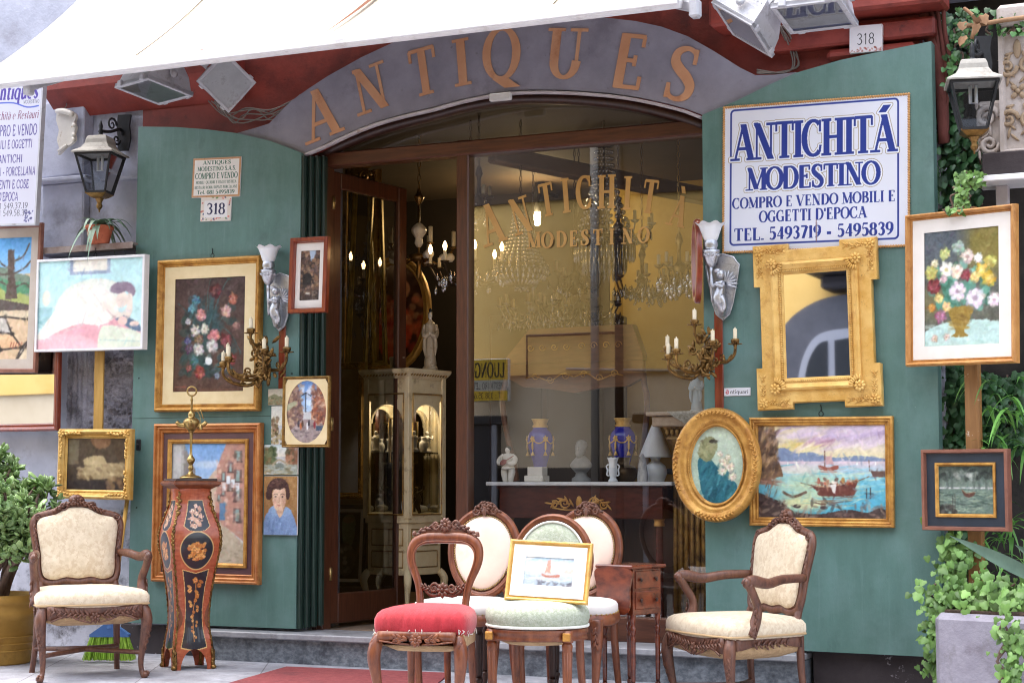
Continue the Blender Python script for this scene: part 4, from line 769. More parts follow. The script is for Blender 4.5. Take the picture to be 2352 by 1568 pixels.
def p_alley(c):
    c.rect(0, 0, 1, 1, (64, 48, 42)); c.poly([(.4, 0), (.8, 0), (.66, .2), (.5, .22)], (150, 176, 206)); c.dabs(200, 0, 0, 1, .9, [(150, 104, 70), (96, 70, 56), (60, 46, 42), (176, 134, 96), (112, 84, 78)], .08, .03, .6, seed=8); c.poly([(.42, .0), (.75, 0), (.64, .17), (.5, .18)], (170, 192, 216)); c.ell(.36, .55, .22, .1, (34, 28, 28)); c.rect(.14, .55, .55, .68, (40, 32, 30)); c.dabs(30, .1, .8, .9, .98, [(120, 100, 84), (70, 56, 50)], .06, .015, .7, seed=9); c.rect(.3, .83, .5, .87, (200, 190, 176))
def p_oval_street(c):
    c.grad(0, .5, (84, 134, 206), (176, 206, 236)); c.dabs(8, .35, .1, .75, .4, [(214, 226, 242)], .09, .04, .6, seed=2); c.poly([(0, 0), (.26, .05), (.42, .55), (.4, .7), (0, .85)], (128, 92, 80)); c.poly([(1, 0), (.78, .05), (.62, .5), (.62, .7), (1, .85)], (160, 84, 56)); c.dabs(170, 0, .05, .4, .75, [(150, 108, 90), (96, 74, 74), (186, 150, 120), (120, 90, 96), (206, 170, 130)], .03, .04, .6, seed=3); c.dabs(170, .63, .05, 1, .75, [(186, 104, 62), (130, 76, 62), (206, 150, 110), (110, 72, 66), (214, 186, 160)], .03, .04, .6, seed=4)
    c.poly([(.38, .62), (.65, .62), (1, .85), (1, 1), (0, 1), (0, .85)], (160, 140, 136)); c.dabs(60, .1, .7, .9, 1, [(186, 166, 158), (130, 112, 112), (110, 96, 100)], .05, .015, .6, rot=0, seed=5); c.poly([(.0, .38), (.2, .33), (.28, .36), (.0, .5)], (176, 176, 140))
    c.line([(.47, .2), (.47, .5)], .02, (40, 44, 56)); c.line([(.36, .25), (.47, .2), (.6, .25)], .02, (40, 44, 56)); 
    for u, col in ((.36, (206, 110, 60)), (.4, (90, 60, 50)), (.52, (226, 226, 226)), (.56, (60, 50, 60)), (.7, (150, 40, 50)), (.3, (70, 60, 70))): c.ell(u, .70 + .03 * math.sin(u * 40), .025, .06, col)
    c.rect(.74, .72, .9, .8, (64, 84, 110))
def p_small1(c): c.grad(0, .5, (206, 200, 176), (226, 214, 190)); c.poly([(0, .5), (.4, .3), (1, .6), (1, 1), (0, 1)], (150, 150, 110)); c.dabs(40, 0, .5, 1, 1, [(110, 112, 70), (170, 130, 90), (190, 180, 150)], .08, .05, .6, seed=1)
def p_small2(c): c.grad(0, .5, (222, 222, 210), (232, 226, 206)); c.dabs(40, 0, .3, .5, .75, [(176, 104, 76), (150, 130, 90), (120, 96, 66)], .09, .05, .7, seed=2); c.dabs(50, 0, .6, 1, 1, [(170, 140, 80), (110, 100, 60), (200, 180, 130)], .1, .04, .7, seed=3)
def p_bridge(c):
    c.grad(0, .4, (206, 224, 226), (236, 226, 206)); c.dabs(70, 0, .1, .34, .75, [(66, 88, 50), (96, 108, 62), (140, 110, 70)], .08, .07, .7, seed=4); c.dabs(60, .7, .05, 1, .7, [(150, 92, 66), (96, 92, 60), (176, 120, 84)], .08, .07, .7, seed=5); c.rect(0, .66, 1, 1, (160, 166, 150)); c.line([(.25, .68), (.45, .5), (.7, .66)], .05, (176, 160, 130), sub=5); c.ell(.47, .72, .13, .12, (120, 130, 120)); c.dabs(40, 0, .7, 1, 1, [(200, 190, 150), (110, 104, 66), (176, 140, 84), (196, 206, 206)], .08, .03, .6, rot=0, seed=6); c.tex(6, 40)
def p_boy(c):
    c.grad(0, 1, (176, 128, 70), (150, 104, 58)); c.tex(7, 9); c.curve([(.36, .62), (.62, .62), (.60, .74), (.46, .82), (.38, .72)], (220, 176, 142))
    c.curve([(.02, 1.05), (.03, .72), (.16, .6), (.34, .53), (.42, .64), (.5, .7), (.58, .64), (.68, .54), (.84, .62), (.95, .78), (1, 1.05)], (118, 148, 192)); c.curve([(.14, .58), (.34, .50), (.4, .66), (.3, .68)], (140, 170, 208)); c.curve([(.66, .52), (.84, .6), (.72, .68), (.58, .66)], (134, 164, 204)); c.poly([(.37, .55), (.6, .55), (.56, .64), (.48, .72), (.41, .64)], (224, 182, 148)); c.line([(.47, .72), (.48, .98)], .02, (92, 120, 168))
    c.ell(.46, .36, .2, .24, (226, 186, 152), 1, .1); c.ell(.46, .46, .16, .12, (224, 180, 146), 1, .2)
    c.curve([(.08, .3), (.12, .16), (.26, .06), (.46, .03), (.64, .07), (.74, .18), (.78, .32), (.70, .38), (.66, .26), (.62, .2), (.48, .23), (.34, .22), (.25, .26), (.24, .36), (.16, .4)], (74, 46, 42)); c.ell(.13, .32, .07, .08, (70, 42, 38)); c.ell(.72, .32, .06, .08, (70, 42, 38)); c.line([(.3, .12), (.46, .08), (.6, .14)], .015, (110, 72, 62), sub=4)
    for u in (.36, .56): c.ell(u, .352, .04, .014, (214, 190, 172)); c.ell(u, .35, .024, .016, (58, 42, 38)); c.line([(u - .06, .315), (u, .30), (u + .06, .315)], .016, (84, 56, 46))
    c.line([(.46, .36), (.47, .43), (.43, .445)], .014, (186, 136, 108)); c.ell(.46, .5, .05, .014, (186, 96, 88)); c.ell(.33, .44, .05, .04, (232, 172, 146), .6, .8); c.ell(.6, .44, .05, .04, (226, 168, 140), .6, .8); c.ell(.60, .40, .07, .17, (176, 124, 98), .35, .9); c.ell(.47, .61, .1, .03, (170, 120, 96), .5, .9); c.ell(.40, .30, .1, .06, (236, 204, 172), .4, .9); c.dabs(26, .16, .06, .72, .2, [(96, 62, 54), (60, 36, 34), (120, 82, 70)], .05, .014, .45, rot=.2, seed=5); c.dabs(30, .1, .7, .9, 1, [(104, 132, 176), (134, 164, 206), (96, 122, 166)], .03, .06, .4, rot=.2, seed=6); c.tex(4, 40)
def p_drape(c):  # generic dark interior with pale drapery
    c.grad(0, 1, (92, 72, 50), (58, 44, 34)); c.rect(.02, .05, .2, .5, (118, 104, 78)); c.curve([(.4, 0), (.75, 0), (.7, .16), (.5, .2)], (140, 96, 60)); c.poly([(.72, 0), (1, 0), (1, .6), (.86, .4)], (88, 66, 44)); c.curve([(.2, .62), (.5, .5), (.85, .48), (.98, .6), (.9, .74), (.3, .78)], (176, 150, 104)); c.curve([(.3, .4), (.6, .34), (.66, .56), (.36, .6)], (196, 170, 120))
    c.dabs(50, .15, .45, .95, .8, [(206, 180, 128), (150, 120, 80), (120, 92, 60)], .05, .03, .6, rot=.4, seed=3); c.rect(0, .82, 1, 1, (52, 40, 36)); c.dabs(20, .7, .75, .95, .95, [(150, 116, 76), (110, 80, 54)], .04, .05, .7, seed=4); c.tex(5, 30)
def p_oval_still(c):  # generic: teal cloth, pale roses, olive jug
    c.grad(0, 1, (190, 206, 180), (170, 200, 178)); c.tex(4, 5); c.curve([(.14, .44), (.3, .40), (.5, .52), (.62, .66), (.86, .72), (.84, .88), (.5, 1.05), (.26, .92), (.16, .64)], (30, 104, 122)); c.dabs(60, .18, .5, .8, .95, [(38, 122, 140), (20, 78, 96), (60, 140, 150), (26, 92, 108)], .03, .09, .5, rot=.4, seed=2)
    c.curve([(.14, .38), (.18, .24), (.3, .14), (.44, .16), (.5, .26), (.42, .40), (.3, .46)], (140, 142, 96)); c.dabs(24, .18, .2, .4, .42, [(160, 160, 110), (116, 120, 76), (176, 172, 126)], .03, .05, .5, seed=3); c.ell(.42, .2, .09, .025, (70, 64, 52))
    for u, v, r in ((.62, .46, .1), (.74, .52, .11), (.6, .58, .09), (.8, .64, .09), (.7, .4, .07), (.55, .36, .07)): c.flower(u, v, r, (214, 206, 178), (190, 160, 130))
    c.tex(3, 50)
def p_madonna(c): # generic dark oval: red drapery in a dark room
    c.rect(0, 0, 1, 1, (84, 46, 28)); c.curve([(.2, .5), (.5, .35), (.75, .5), (.8, .75), (.5, .95), (.25, .8)], (236, 84, 48)); c.dabs(50, .3, .3, 1, .85, [(246, 110, 60), (190, 60, 38), (246, 176, 116)], .06, .05, .6, seed=3); c.ell(.62, .26, .13, .1, (236, 160, 104)); c.curve([(.2, .2), (.4, .1), (.6, .2), (.56, .3), (.3, .2), (.26, .5)], (70, 30, 22)); c.tex(4, 20)
def p_sea(c):
    c.grad(0, .4, (196, 176, 206), (240, 226, 160)); c.dabs(36, .1, .0, .6, .26, [(240, 222, 140), (236, 214, 120), (246, 232, 170)], .12, .03, .4, rot=-.2, seed=1); c.dabs(40, .3, .0, 1, .22, [(176, 150, 190), (206, 184, 214), (226, 206, 220)], .13, .03, .45, rot=-.25, seed=2); c.dabs(10, .38, .14, .62, .22, [(190, 140, 160)], .06, .015, .5, rot=-.4, seed=7)
    c.curve([(.12, .3), (.2, .24), (.3, .3), (.42, .29), (.5, .32), (.62, .35), (.8, .33), (1, .37), (1, .41), (.12, .41)], (124, 144, 178)); c.grad(.39, .56, (222, 196, 204), (140, 206, 222)); c.grad(.56, .97, (120, 200, 220), (60, 170, 206)); c.ell(.45, .66, .3, .15, (214, 226, 170), .7, .9); c.ell(.35, .84, .2, .08, (240, 226, 150), .8, .9); c.ell(.3, .48, .16, .05, (236, 222, 206), .7, .9)
    c.dabs(110, .2, .42, 1, .92, [(120, 204, 220), (70, 176, 206), (206, 226, 200), (240, 232, 180)], .07, .006, .5, rot=0, seed=3)
    c.curve([(-.02, -.02), (.04, .02), (.1, .2), (.16, .36), (.2, .54), (.16, .56), (-.02, .6)], (138, 102, 72)); c.dabs(110, 0, .02, .16, .56, [(170, 126, 84), (96, 70, 56), (190, 150, 104), (70, 54, 50)], .012, .06, .6, rot=.25, seed=4); c.dabs(20, .0, .58, .2, .64, [(150, 100, 80), (190, 140, 110)], .06, .008, .6, rot=0, seed=8)
    c.curve([(-.02, .74), (.1, .78), (.2, .84), (.3, .93), (.5, .95), (.7, .9), (.85, .93), (.95, .88), (1.02, .94), (1.02, 1.02), (-.02, 1.02)], (76, 58, 56)); c.dabs(70, 0, .8, 1, 1, [(120, 92, 80), (60, 46, 46), (150, 126, 104)], .03, .015, .6, seed=5); c.ell(.31, .87, .03, .02, (70, 56, 56)); c.ell(.52, .885, .03, .02, (76, 60, 60))
    c.curve([(.42, .64), (.5, .665), (.66, .64), (.78, .585), (.76, .68), (.74, .75), (.5, .76), (.46, .7)], (116, 60, 50)); c.line([(.43, .64), (.56, .66), (.78, .58)], .008, (206, 150, 110), sub=4); c.line([(.34, .62), (.43, .65)], .006, (110, 80, 60)); c.line([(.78, .6), (.87, .55)], .008, (140, 100, 70)); c.dabs(30, .5, .58, .74, .66, [(176, 120, 84), (96, 60, 50), (220, 200, 180), (190, 90, 60)], .016, .016, .8, seed=6); c.poly([(.57, .64), (.62, .63), (.61, .74), (.59, .72)], (232, 224, 216)); c.ell(.48, .60, .012, .035, (196, 90, 70)); c.ell(.67, .59, .014, .03, (190, 140, 70)); c.dabs(20, .48, .76, .75, .86, [(110, 70, 56), (160, 130, 90)], .05, .006, .6, rot=0, seed=9)
    c.curve([(.48, .43), (.56, .455), (.63, .43), (.62, .48), (.5, .48)], (160, 84, 66)); c.line([(.53, .28), (.53, .44)], .008, (120, 76, 60)); c.poly([(.535, .34), (.58, .33), (.6, .42), (.54, .42)], (206, 160, 160)); c.ell(.56, .5, .07, .012, (196, 140, 120), .7)
    c.poly([(.88, .49), (1, .49), (1, .56), (.9, .55)], (110, 80, 70)); c.line([(.87, .38), (.875, .49)], .007, (130, 90, 70)); c.line([(.85, .68), (.85, .78)], .008, (70, 60, 60)); c.line([(.88, .67), (.88, .78)], .008, (70, 60, 60)); c.line([(.83, .73), (.9, .73)], .005, (70, 60, 60)); c.line([(.2, .72), (.28, .77), (.38, .72)], .02, (110, 84, 66), sub=4)
    for u in (.24, .31, .37, .78, .92): c.ell(u, .41, .006, .02, (240, 238, 232))
    c.dabs(14, .06, .6, .16, .76, [(120, 84, 60), (190, 150, 110)], .004, .05, .7, rot=.3, seed=4); c.tex(4, 70)
def p_vase(c):
    c.grad(0, 1, (86, 92, 92), (92, 92, 74)); c.ell(.85, .15, .35, .25, (136, 120, 40), .9, .9); c.ell(.2, .12, .35, .2, (82, 92, 104), .8, .9); c.ell(.15, .62, .2, .14, (124, 116, 66), .7, .9); c.curve([(-.05, .9), (.2, .81), (.5, .78), (.8, .79), (1.05, .84), (1.05, 1.05), (-.05, 1.05)], (178, 212, 204)); c.dabs(30, 0, .82, 1, 1, [(190, 224, 218), (160, 196, 190), (200, 220, 206)], .14, .02, .5, rot=0, seed=3)
    c.dabs(70, .1, .3, .9, .68, [(66, 142, 118), (84, 160, 136), (50, 108, 84), (104, 170, 150)], .06, .035, .85, seed=5)
    c.curve([(.34, .68), (.64, .67), (.62, .76), (.56, .83), (.53, .88), (.58, .92), (.36, .92), (.42, .88), (.38, .8)], (154, 122, 38)); c.dabs(24, .38, .7, .6, .86, [(176, 142, 52), (132, 100, 30)], .07, .012, .6, rot=.2, seed=6)
    for u, v, r, col, cc in ((.46, .16, .10, (160, 184, 168), (130, 150, 130)), (.28, .2, .085, (196, 200, 120), (170, 180, 90)), (.14, .28, .06, (226, 214, 170), (190, 180, 110)), (.1, .36, .1, (190, 184, 90), (160, 150, 70)), (.3, .34, .11, (240, 238, 226), (190, 170, 60)), (.58, .24, .1, (232, 206, 194), (150, 100, 90)), (.72, .26, .07, (240, 236, 228), (230, 220, 200)), (.44, .36, .1, (240, 222, 200), (210, 150, 120)), (.57, .4, .08, (150, 52, 62), (120, 36, 46)), (.88, .3, .1, (186, 176, 80), (160, 150, 60)), (.76, .36, .09, (232, 190, 70), (240, 220, 160)), (.68, .42, .08, (236, 206, 120), (210, 150, 80)), (.86, .44, .1, (226, 186, 62), (240, 210, 130)), (.13, .48, .11, (146, 50, 60), (116, 36, 44)), (.45, .53, .13, (238, 226, 232), (110, 70, 90)), (.68, .6, .145, (230, 216, 228), (120, 90, 110)), (.92, .62, .1, (236, 224, 226), (170, 120, 130)), (.2, .58, .07, (232, 210, 120), (200, 170, 80)), (.3, .66, .07, (236, 196, 120), (200, 140, 80)), (.22, .74, .085, (178, 110, 140), (140, 80, 110)), (.1, .66, .06, (206, 140, 50), (186, 120, 40)), (.26, .42, .06, (222, 190, 190), (180, 140, 140))): c.flower(u, v, r, col, cc)
    c.flower(.14, .93, .05, (206, 180, 160)); c.flower(.3, .92, .05, (214, 190, 176)); c.tex(5, 60)
def p_boat(c):
    c.grad(0, .45, (58, 74, 66), (120, 138, 124)); c.dabs(60, 0, 0, 1, .25, [(40, 50, 46), (60, 72, 64), (84, 96, 84)], .08, .05, .6, seed=1); c.dabs(12, .3, .1, .7, .3, [(176, 176, 166), (150, 160, 150)], .06, .06, .5, seed=2)
    for u in (.14, .22, .62, .72, .85): c.rect(u, .15, u + .04, .5, (78, 90, 84), .6)
    c.rect(0, .48, 1, 1, (104, 126, 112)); c.dabs(110, 0, .48, 1, 1, [(140, 164, 140), (84, 108, 100), (60, 80, 76), (170, 186, 156)], .09, .014, .6, rot=.05, seed=3); c.dabs(16, 0, .82, .3, 1, [(50, 48, 46), (80, 76, 70)], .06, .04, .7, seed=4); c.curve([(.42, .5), (.5, .57), (.66, .56), (.6, .64), (.48, .63)], (92, 56, 44)); c.line([(.43, .5), (.5, .57), (.67, .55)], .012, (150, 110, 80)); c.line([(.25, .62), (.25, .95)], .012, (50, 40, 36)); c.line([(.29, .58), (.29, .9)], .01, (60, 46, 40)); c.tex(5, 40)
def p_small_sea(c):
    c.grad(0, .5, (170, 206, 230), (236, 226, 206)); c.dabs(30, 0, .05, 1, .5, [(226, 226, 226), (240, 222, 196), (190, 210, 226)], .1, .04, .5, rot=-.3, seed=1); c.poly([(.8, .45), (1, .36), (1, .56), (.75, .54)], (214, 190, 180)); c.grad(.52, 1, (190, 206, 214), (150, 166, 180)); c.dabs(60, 0, .55, 1, 1, [(214, 222, 222), (150, 170, 190), (226, 210, 190)], .08, .012, .6, rot=0, seed=2); c.dabs(26, .3, .84, 1, 1, [(96, 96, 110), (120, 116, 120)], .06, .03, .7, seed=3); c.curve([(.36, .56), (.5, .62), (.72, .58), (.68, .68), (.42, .68)], (186, 116, 96)); c.poly([(.46, .12), (.52, .1), (.54, .55), (.42, .55)], (214, 150, 130)); c.poly([(.82, .3), (.96, .26), (.94, .6), (.82, .6)], (226, 190, 176), .7); c.tex(4, 40)
def p_dark_scroll(c):
    c.rect(0, 0, 1, 1, (26, 30, 28)); c.curve([(.2, .1), (.7, .06), (.75, .3), (.6, .5), (.25, .45)], (84, 100, 76)); c.ell(.45, .12, .25, .05, (120, 100, 76)); c.curve([(.1, .5), (.6, .5), (.8, .7), (.6, .92), (.1, .9)], (70, 66, 56)); c.dabs(20, .1, .5, .8, .9, [(120, 116, 100), (60, 56, 46), (150, 140, 120)], .08, .03, .6, seed=4)

# ---- gilt ornament ----------------------------------------------------
def orn_corners(m, W, H, fw, fd):
    rnd = random.Random(2)
    for sx in (-1, 1):
        for sz in (-1, 1):
            c = Vector((sx * (W / 2 - fw * .5), -fd * .95, sz * (H / 2 - fw * .5))); m.rosette(c, fw * .5, (0, -1, 0), 6, fw * .16)
            for k in range(1, 6):
                for ax in ((1, 0, 0), (0, 0, 1)):
                    d = Vector((-sx * ax[0], 0, -sz * ax[2])); p = c + d * fw * (.25 + .42 * k) + Vector((rnd.uniform(-1, 1) * .12 * fw * ax[2], 0, rnd.uniform(-1, 1) * .12 * fw * ax[0])); q = Vector((d.z, 0, d.x)) * rnd.choice((-1, 1)) * .7
                    m.leaf(p, d + q, (0, -1, 0), fw * .55, fw * .26, fw * .13); m.leaf(p + d * fw * .1, d - q, (0, -1, 0), fw * .45, fw * .22, fw * .12)
def orn_oval(m, W, H, fw, fd):
    n = 150
    for i in range(n):   # beading at the inner edge
        a = 2 * PI * i / n; m.ell(((W / 2 - fw * .9) * math.cos(a), -fd * .55, (H / 2 - fw * .9) * math.sin(a)), fw * .055, 5, 4)
    for a0, a1, k in ((60, 120, 22), (240, 300, 22), (150, 210, 22), (-30, 30, 22)):
        pa = [((W / 2 - fw * .22) * math.cos(R(a0 + (a1 - a0) * i / 14)), -fd * .98, (H / 2 - fw * .22) * math.sin(R(a0 + (a1 - a0) * i / 14))) for i in range(15)]
        m.leafrow(pa, (0, -1, 0), fw * .26, k, a0, .8, fw * .08, fw * .13)
# ---- the hung pictures -------------------------------------------------
picture('modern painting of a bare brown tree over cracked earth, grey mount and pale brown frame', (-98, 517, 95, 856), -.10, .028, .03, FLT, M['brownframe'], p_tree, 130, .06, M['mountg'], roll=R(1.5))
t = picture('faded turquoise and pink painting of a sleeping figure in a thin white frame', (93, 592, 341, 806), -.10, .016, .05, [(0, .9), (.1, 1), (1, 1), (1, .8)], M['white'], p_rest, 170, roll=R(.6), back=.036, hook=True)
picture('large dark flower still life in a wide gold frame with cream mount', (366, 593, 604, 945), -.004, .05, .05, OG, M['gilt'], p_dark_flowers, 160, (.072, .072), M['mount'], roll=R(.5), back=.012, hook=True)
picture('tall painting of a sunny alley in coppery frame with maroon mount, behind the pedestal', (359, 972, 604, 1338), -.004, .06, .05, STP, M['giltr'], p_street, 130, .045, M['mountp'], inner=(.028, .014, M['gilt']), roll=R(.3), back=.012)
picture('small dark alley picture in a red brown frame hung on the door jamb', (671, 546, 757, 720), -.10, .032, .04, FLT, M['redframe'], p_alley, 60, (.030, .045), M['mountw'], roll=R(.5), rx=R(-2))
picture('oval view of a Neapolitan street with cream mount in a brown gold frame', (652, 864, 760, 1027), -.11, .02, .025, OG, M['giltd'], p_oval_street, 110, (.006, .006), M['mount'], mask=True, roll=R(.4))
picture('seascape with a moored red fishing boat under a violet sky in a gold frame', (1724, 957, 2055, 1209), -.004, .046, .035, STP, M['gilt'], p_sea, 260, roll=R(.3), back=.008, hook=True)
picture('oval gold framed picture with teal cloth and pale roses, overlapping the seascape', (1548, 936, 1750, 1199), -.07, .10, .05, [(0, .5), (.05, .8), (.16, 1), (.28, .98), (.4, .7), (.5, .55), (.62, .66), (.72, .6), (.82, .35), (.9, .45), (1, .2)], M['gilt'], p_oval_still, 130, oval=True, orn=orn_oval, roll=R(2), back=.006, cat='painting')
def unframed(label, px, Y, fn, cw, roll=0):
    c, W, H = hang(*px, Y); t = thing('unframed_painting', label, 'painting', c, 0, None, 0, roll); m = MB(); m.box((0, .006, 0), (W, .010, H), .002); m.build('stretcher', M['mountw'], t); cv = Cv(cw, int(cw * H / W)); fn(cv); finish(cv); cv.mesh('canvas', flat(W - .002, H - .002, -.0016), M['paint'], t)
unframed('tiny unframed green hill landscape partly behind the left bronze wall light', (616, 893, 652, 930), -.016, p_small1, 40)
unframed('small unframed autumn landscape with a pale sky beside the oval street picture', (623, 932, 655, 1021), -.016, p_small2, 44)
unframed('small unframed landscape with a stone bridge, directly above the portrait of a boy', (607, 1021, 684, 1090), -.016, p_bridge, 80)
unframed('small unframed portrait of a boy with brown hair and blue sailor shirt', (606, 1093, 683, 1228), -.016, p_boy, 110)
# small gilt frame near the jade plant, hung on a yellow post
t = picture('small square old master style picture in an ornate gold corner frame above the broom', (141, 985, 308, 1146), -.08, .058, .05, OG, M['giltl'], p_drape, 90, orn=orn_corners, back=.012, roll=R(.8))
# mirror left behind
t = picture('large mirror in a dark red carved frame, half hidden behind the tree painting', (-160, 640, 152, 992), .0, .05, .04, OG, M['redframe'], 'mirror', cat='mirror', name='framed_mirror', rz=R(-4))
m = MB()
for k in range(24): m.ell((.335 * 1.0, -.04, -.4 + k * .034), (.012, .012, .017), 6, 4)
# easel pictures on the right (turned towards the street)
def turned(label, quad, dist, rz, *a, **k):
    """quad: left, top, right, bottom in picture points; the picture hangs turned by rz at distance dist"""
    cx, cy = (quad[0] + quad[2]) / 2, (quad[1] + quad[3]) / 2; c = PT(cx, cy, dist); ax = Vector((math.cos(rz), math.sin(rz), 0)); n = Vector((math.sin(rz), -math.cos(rz), 0))
    def hit(px, py): d = ray(px, py); s = (c - CAM).dot(n) / d.dot(n); return CAM + d * s - c
    W = hit(quad[2], cy).dot(ax) - hit(quad[0], cy).dot(ax); H = hit(cx, quad[1]).z - hit(cx, quad[3]).z
    return picture(label, None, 0, *a, loc=c, size=(W, H), rz=rz, **k)
turned('bright vase of flowers in honey wood frame with white mount, high on the post', (2086, 482, 2338, 838), 8.55, R(-22), .036, .05, OG, M['oak'], p_vase, 150, (.062, .062), M['mountw'], roll=R(1.0), back=.014)
turned('small dark river scene with a boat, navy mount and brown frame low on the post', (2124, 1031, 2322, 1218), 8.55, R(-14), .022, .05, FLT, M['brownframe'], p_boat, 110, (.052, .05), M['mountd'], inner=(.018, .012, M['gilt']), back=.02)

# gold mirror with blocked corners
c, W, H = hang(1738, 556, 2024, 938, -.02)
gmr = thing('framed_mirror', 'gold mirror with projecting corner blocks and modelled flowers, below the big blue and white sign', 'mirror', c, 0, None, 0, R(-1.2))
m = MB(); cb = W * .29; ch_ = H * .25; e = .032
out = [(-W / 2, -H / 2), (-W / 2 + cb, -H / 2), (-W / 2 + cb, -H / 2 + e), (W / 2 - cb, -H / 2 + e), (W / 2 - cb, -H / 2), (W / 2, -H / 2), (W / 2, -H / 2 + ch_), (W / 2 - e, -H / 2 + ch_), (W / 2 - e, H / 2 - ch_), (W / 2, H / 2 - ch_), (W / 2, H / 2), (W / 2 - cb, H / 2), (W / 2 - cb, H / 2 - e), (-W / 2 + cb, H / 2 - e), (-W / 2 + cb, H / 2), (-W / 2, H / 2), (-W / 2, H / 2 - ch_), (-W / 2 + e, H / 2 - ch_), (-W / 2 + e, -H / 2 + ch_), (-W / 2, -H / 2 + ch_)]
iw, ih = W - .24, H - .24
inn = []
for x, z in out:
    k = max(abs(x) / (iw / 2), abs(z) / (ih / 2)); inn.append((max(-iw / 2, min(iw / 2, x)), max(-ih / 2, min(ih / 2, z))))
m.loft([[(x, 0, z) for x, z in out], [(x, -.03, z) for x, z in out], [(x * .985, -.04, z * .985) for x, z in out], [(x, -.04, z) for x, z in inn]], True, False, False)
m.M = Matrix.Translation((0, -.036, 0)); m.rectmould(W - .19, H - .19, [(0, 0), (.005, .02), (.016, .026), (.03, .016), (.05, .004), (.056, .006), (.062, .0), (.072, -.01)]); m.M = None
ow, oh = W - .115, H - .115
for sx in (-1, 1):
    for sz in (-1, 1):
        c0 = Vector((sx * (W / 2 - .036), -.042, sz * (H / 2 - .036))); m.rosette(c0, .03, (0, -1, 0), 7, .008)
        for k in range(3):
            for ax, L in (((1, 0), cb), ((0, 1), ch_)):
                p = c0 + Vector((-sx * ax[0], 0, -sz * ax[1])) * (.045 + k * .036) + Vector((0, 0, .004 * (-1) ** k)); m.rosette(p, .016 - k * .002, (0, -1, 0), 5, .007); d = Vector((-sx * ax[0], 0, -sz * ax[1])); q = Vector((ax[1], 0, ax[0]))
                m.leaf(p + d * .018 + q * .010, d + q, (0, -1, 0), .022, .010, .005); m.leaf(p + d * .018 - q * .010, d - q, (0, -1, 0), .022, .010, .005)
        c1 = Vector((sx * (W / 2 - .107), -.062, sz * (H / 2 - .107))); m.rosette(c1, .034, (0, -1, 0), 8, .012)
        for k in range(7): a = PI * .5 * k / 6; d = Vector((-sx * math.cos(a), 0, -sz * math.sin(a))); m.leaf(c1 + d * .045, d, (0, -1, 0), .035, .014, .008)
for i in range(46):
    for s_ in (-1, 1): m.ell((s_ * (W / 2 - .145), -.048, -(H - .32) / 2 + (H - .32) * i / 45), (.007, .006, .005), 6, 4)
for i in range(32):
    for s_ in (-1, 1): m.ell((-(W - .32) / 2 + (W - .32) * i / 31, -.048, s_ * (H / 2 - .145)), (.005, .006, .007), 6, 4)
m.build('frame', M['giltl'], gmr)
m = MB(); a, b = iw / 2 - .02, ih / 2 - .02; m.add([(-a, -.03, -b), (a, -.03, -b), (a, -.03, b), (-a, -.03, b)], [(0, 1, 2, 3)], False); m.build('mirror_glass', M['mirror'], gmr)

# ================================================================ signs
def signboard(label, px, Y, paint, cw, th=.012, name='sign', roll=0, pm='sign', rz=0, rim=None, loc=None, size=None):
    if loc is None: c, W, H = hang(*px, Y)
    else: c, (W, H) = loc, size
    t = thing(name, label, 'sign', c, rz, None, 0, roll); m = MB(); m.box((0, th / 2, 0), (W, th, H), .002); m.build('plate', M['white'], t); cv = Cv(cw, int(cw * H / W)); paint(cv); cv.mesh('lettering_face', flat(W - .003, H - .003, -.0022), M[pm], t); return t, W, H
def s_big(c):
    c.rect(0, 0, 1, 1, (218, 221, 232)); bl = (34, 56, 140); go = (150, 134, 96)
    pts = []
    for (x, y, a0) in ((.925, .05, -90), (.925, .925, 0), (.06, .925, 90), (.06, .05, 180)):
        for k in range(6): a = R(a0 + 18 * k); pts.append((x + .02 * math.cos(a), y + .026 * math.sin(a)))
    c.line(pts + [pts[0]], .010, bl)
    for col, wd in ((go, .036), ((224, 228, 238), .026), (bl, 0)):
        for txt, v, h, fit in (('ANTICHIT\u00c1', .375, .25, .88), ('MODESTINO', .585, .155, .72)):
            w_, ps = textpolys(txt, T=.235, t=.09, serif=.08, track=-.03); sx = fit / w_
            for p in ps:
                q = [(.49 + (x - w_ / 2) * sx, v - y * h) for x, y in p]
                if wd: c.line(q + [q[0]], wd * .6, col)
                c.poly(q, col)
    for txt, v, h, fit in (('COMPRO E VENDO MOBILI E', .705, .075, .88), ('OGGETTI D\'EPOCA', .805, .078, .58), ('TEL. 5493719 - 5495839', .925, .085, .86)): c.text(txt, .49, v, h, bl, fit=fit, T=.23, t=.085, serif=.06)
    c.rect(.507, .82, .52, .945, (170, 176, 196), .7); c.line([(.512, .80), (.513, .95)], .004, (130, 90, 84))
bs, W, H = signboard('big white enamel sign with blue lettering and gold rope border', (1662, 232, 2088, 572), -.006, s_big, 520, .02, roll=R(1.0))
bs.name = 'shop_sign'; m = MB()
for a, b in (((-1, -1), (1, -1)), ((1, -1), (1, 1)), ((1, 1), (-1, 1)), ((-1, 1), (-1, -1))):
    L = W if a[1] == b[1] else H; n = int(L / .013)
    for i in range(n): f = i / n; m.ell(((a[0] + (b[0] - a[0]) * f) * W / 2, -.002, (a[1] + (b[1] - a[1]) * f) * H / 2), (.008, .006, .008), 6, 4)
m.build('rope_border', mat('gold_rope', S(176, 128, 76), S(206, 158, 100), 60, .7), bs)
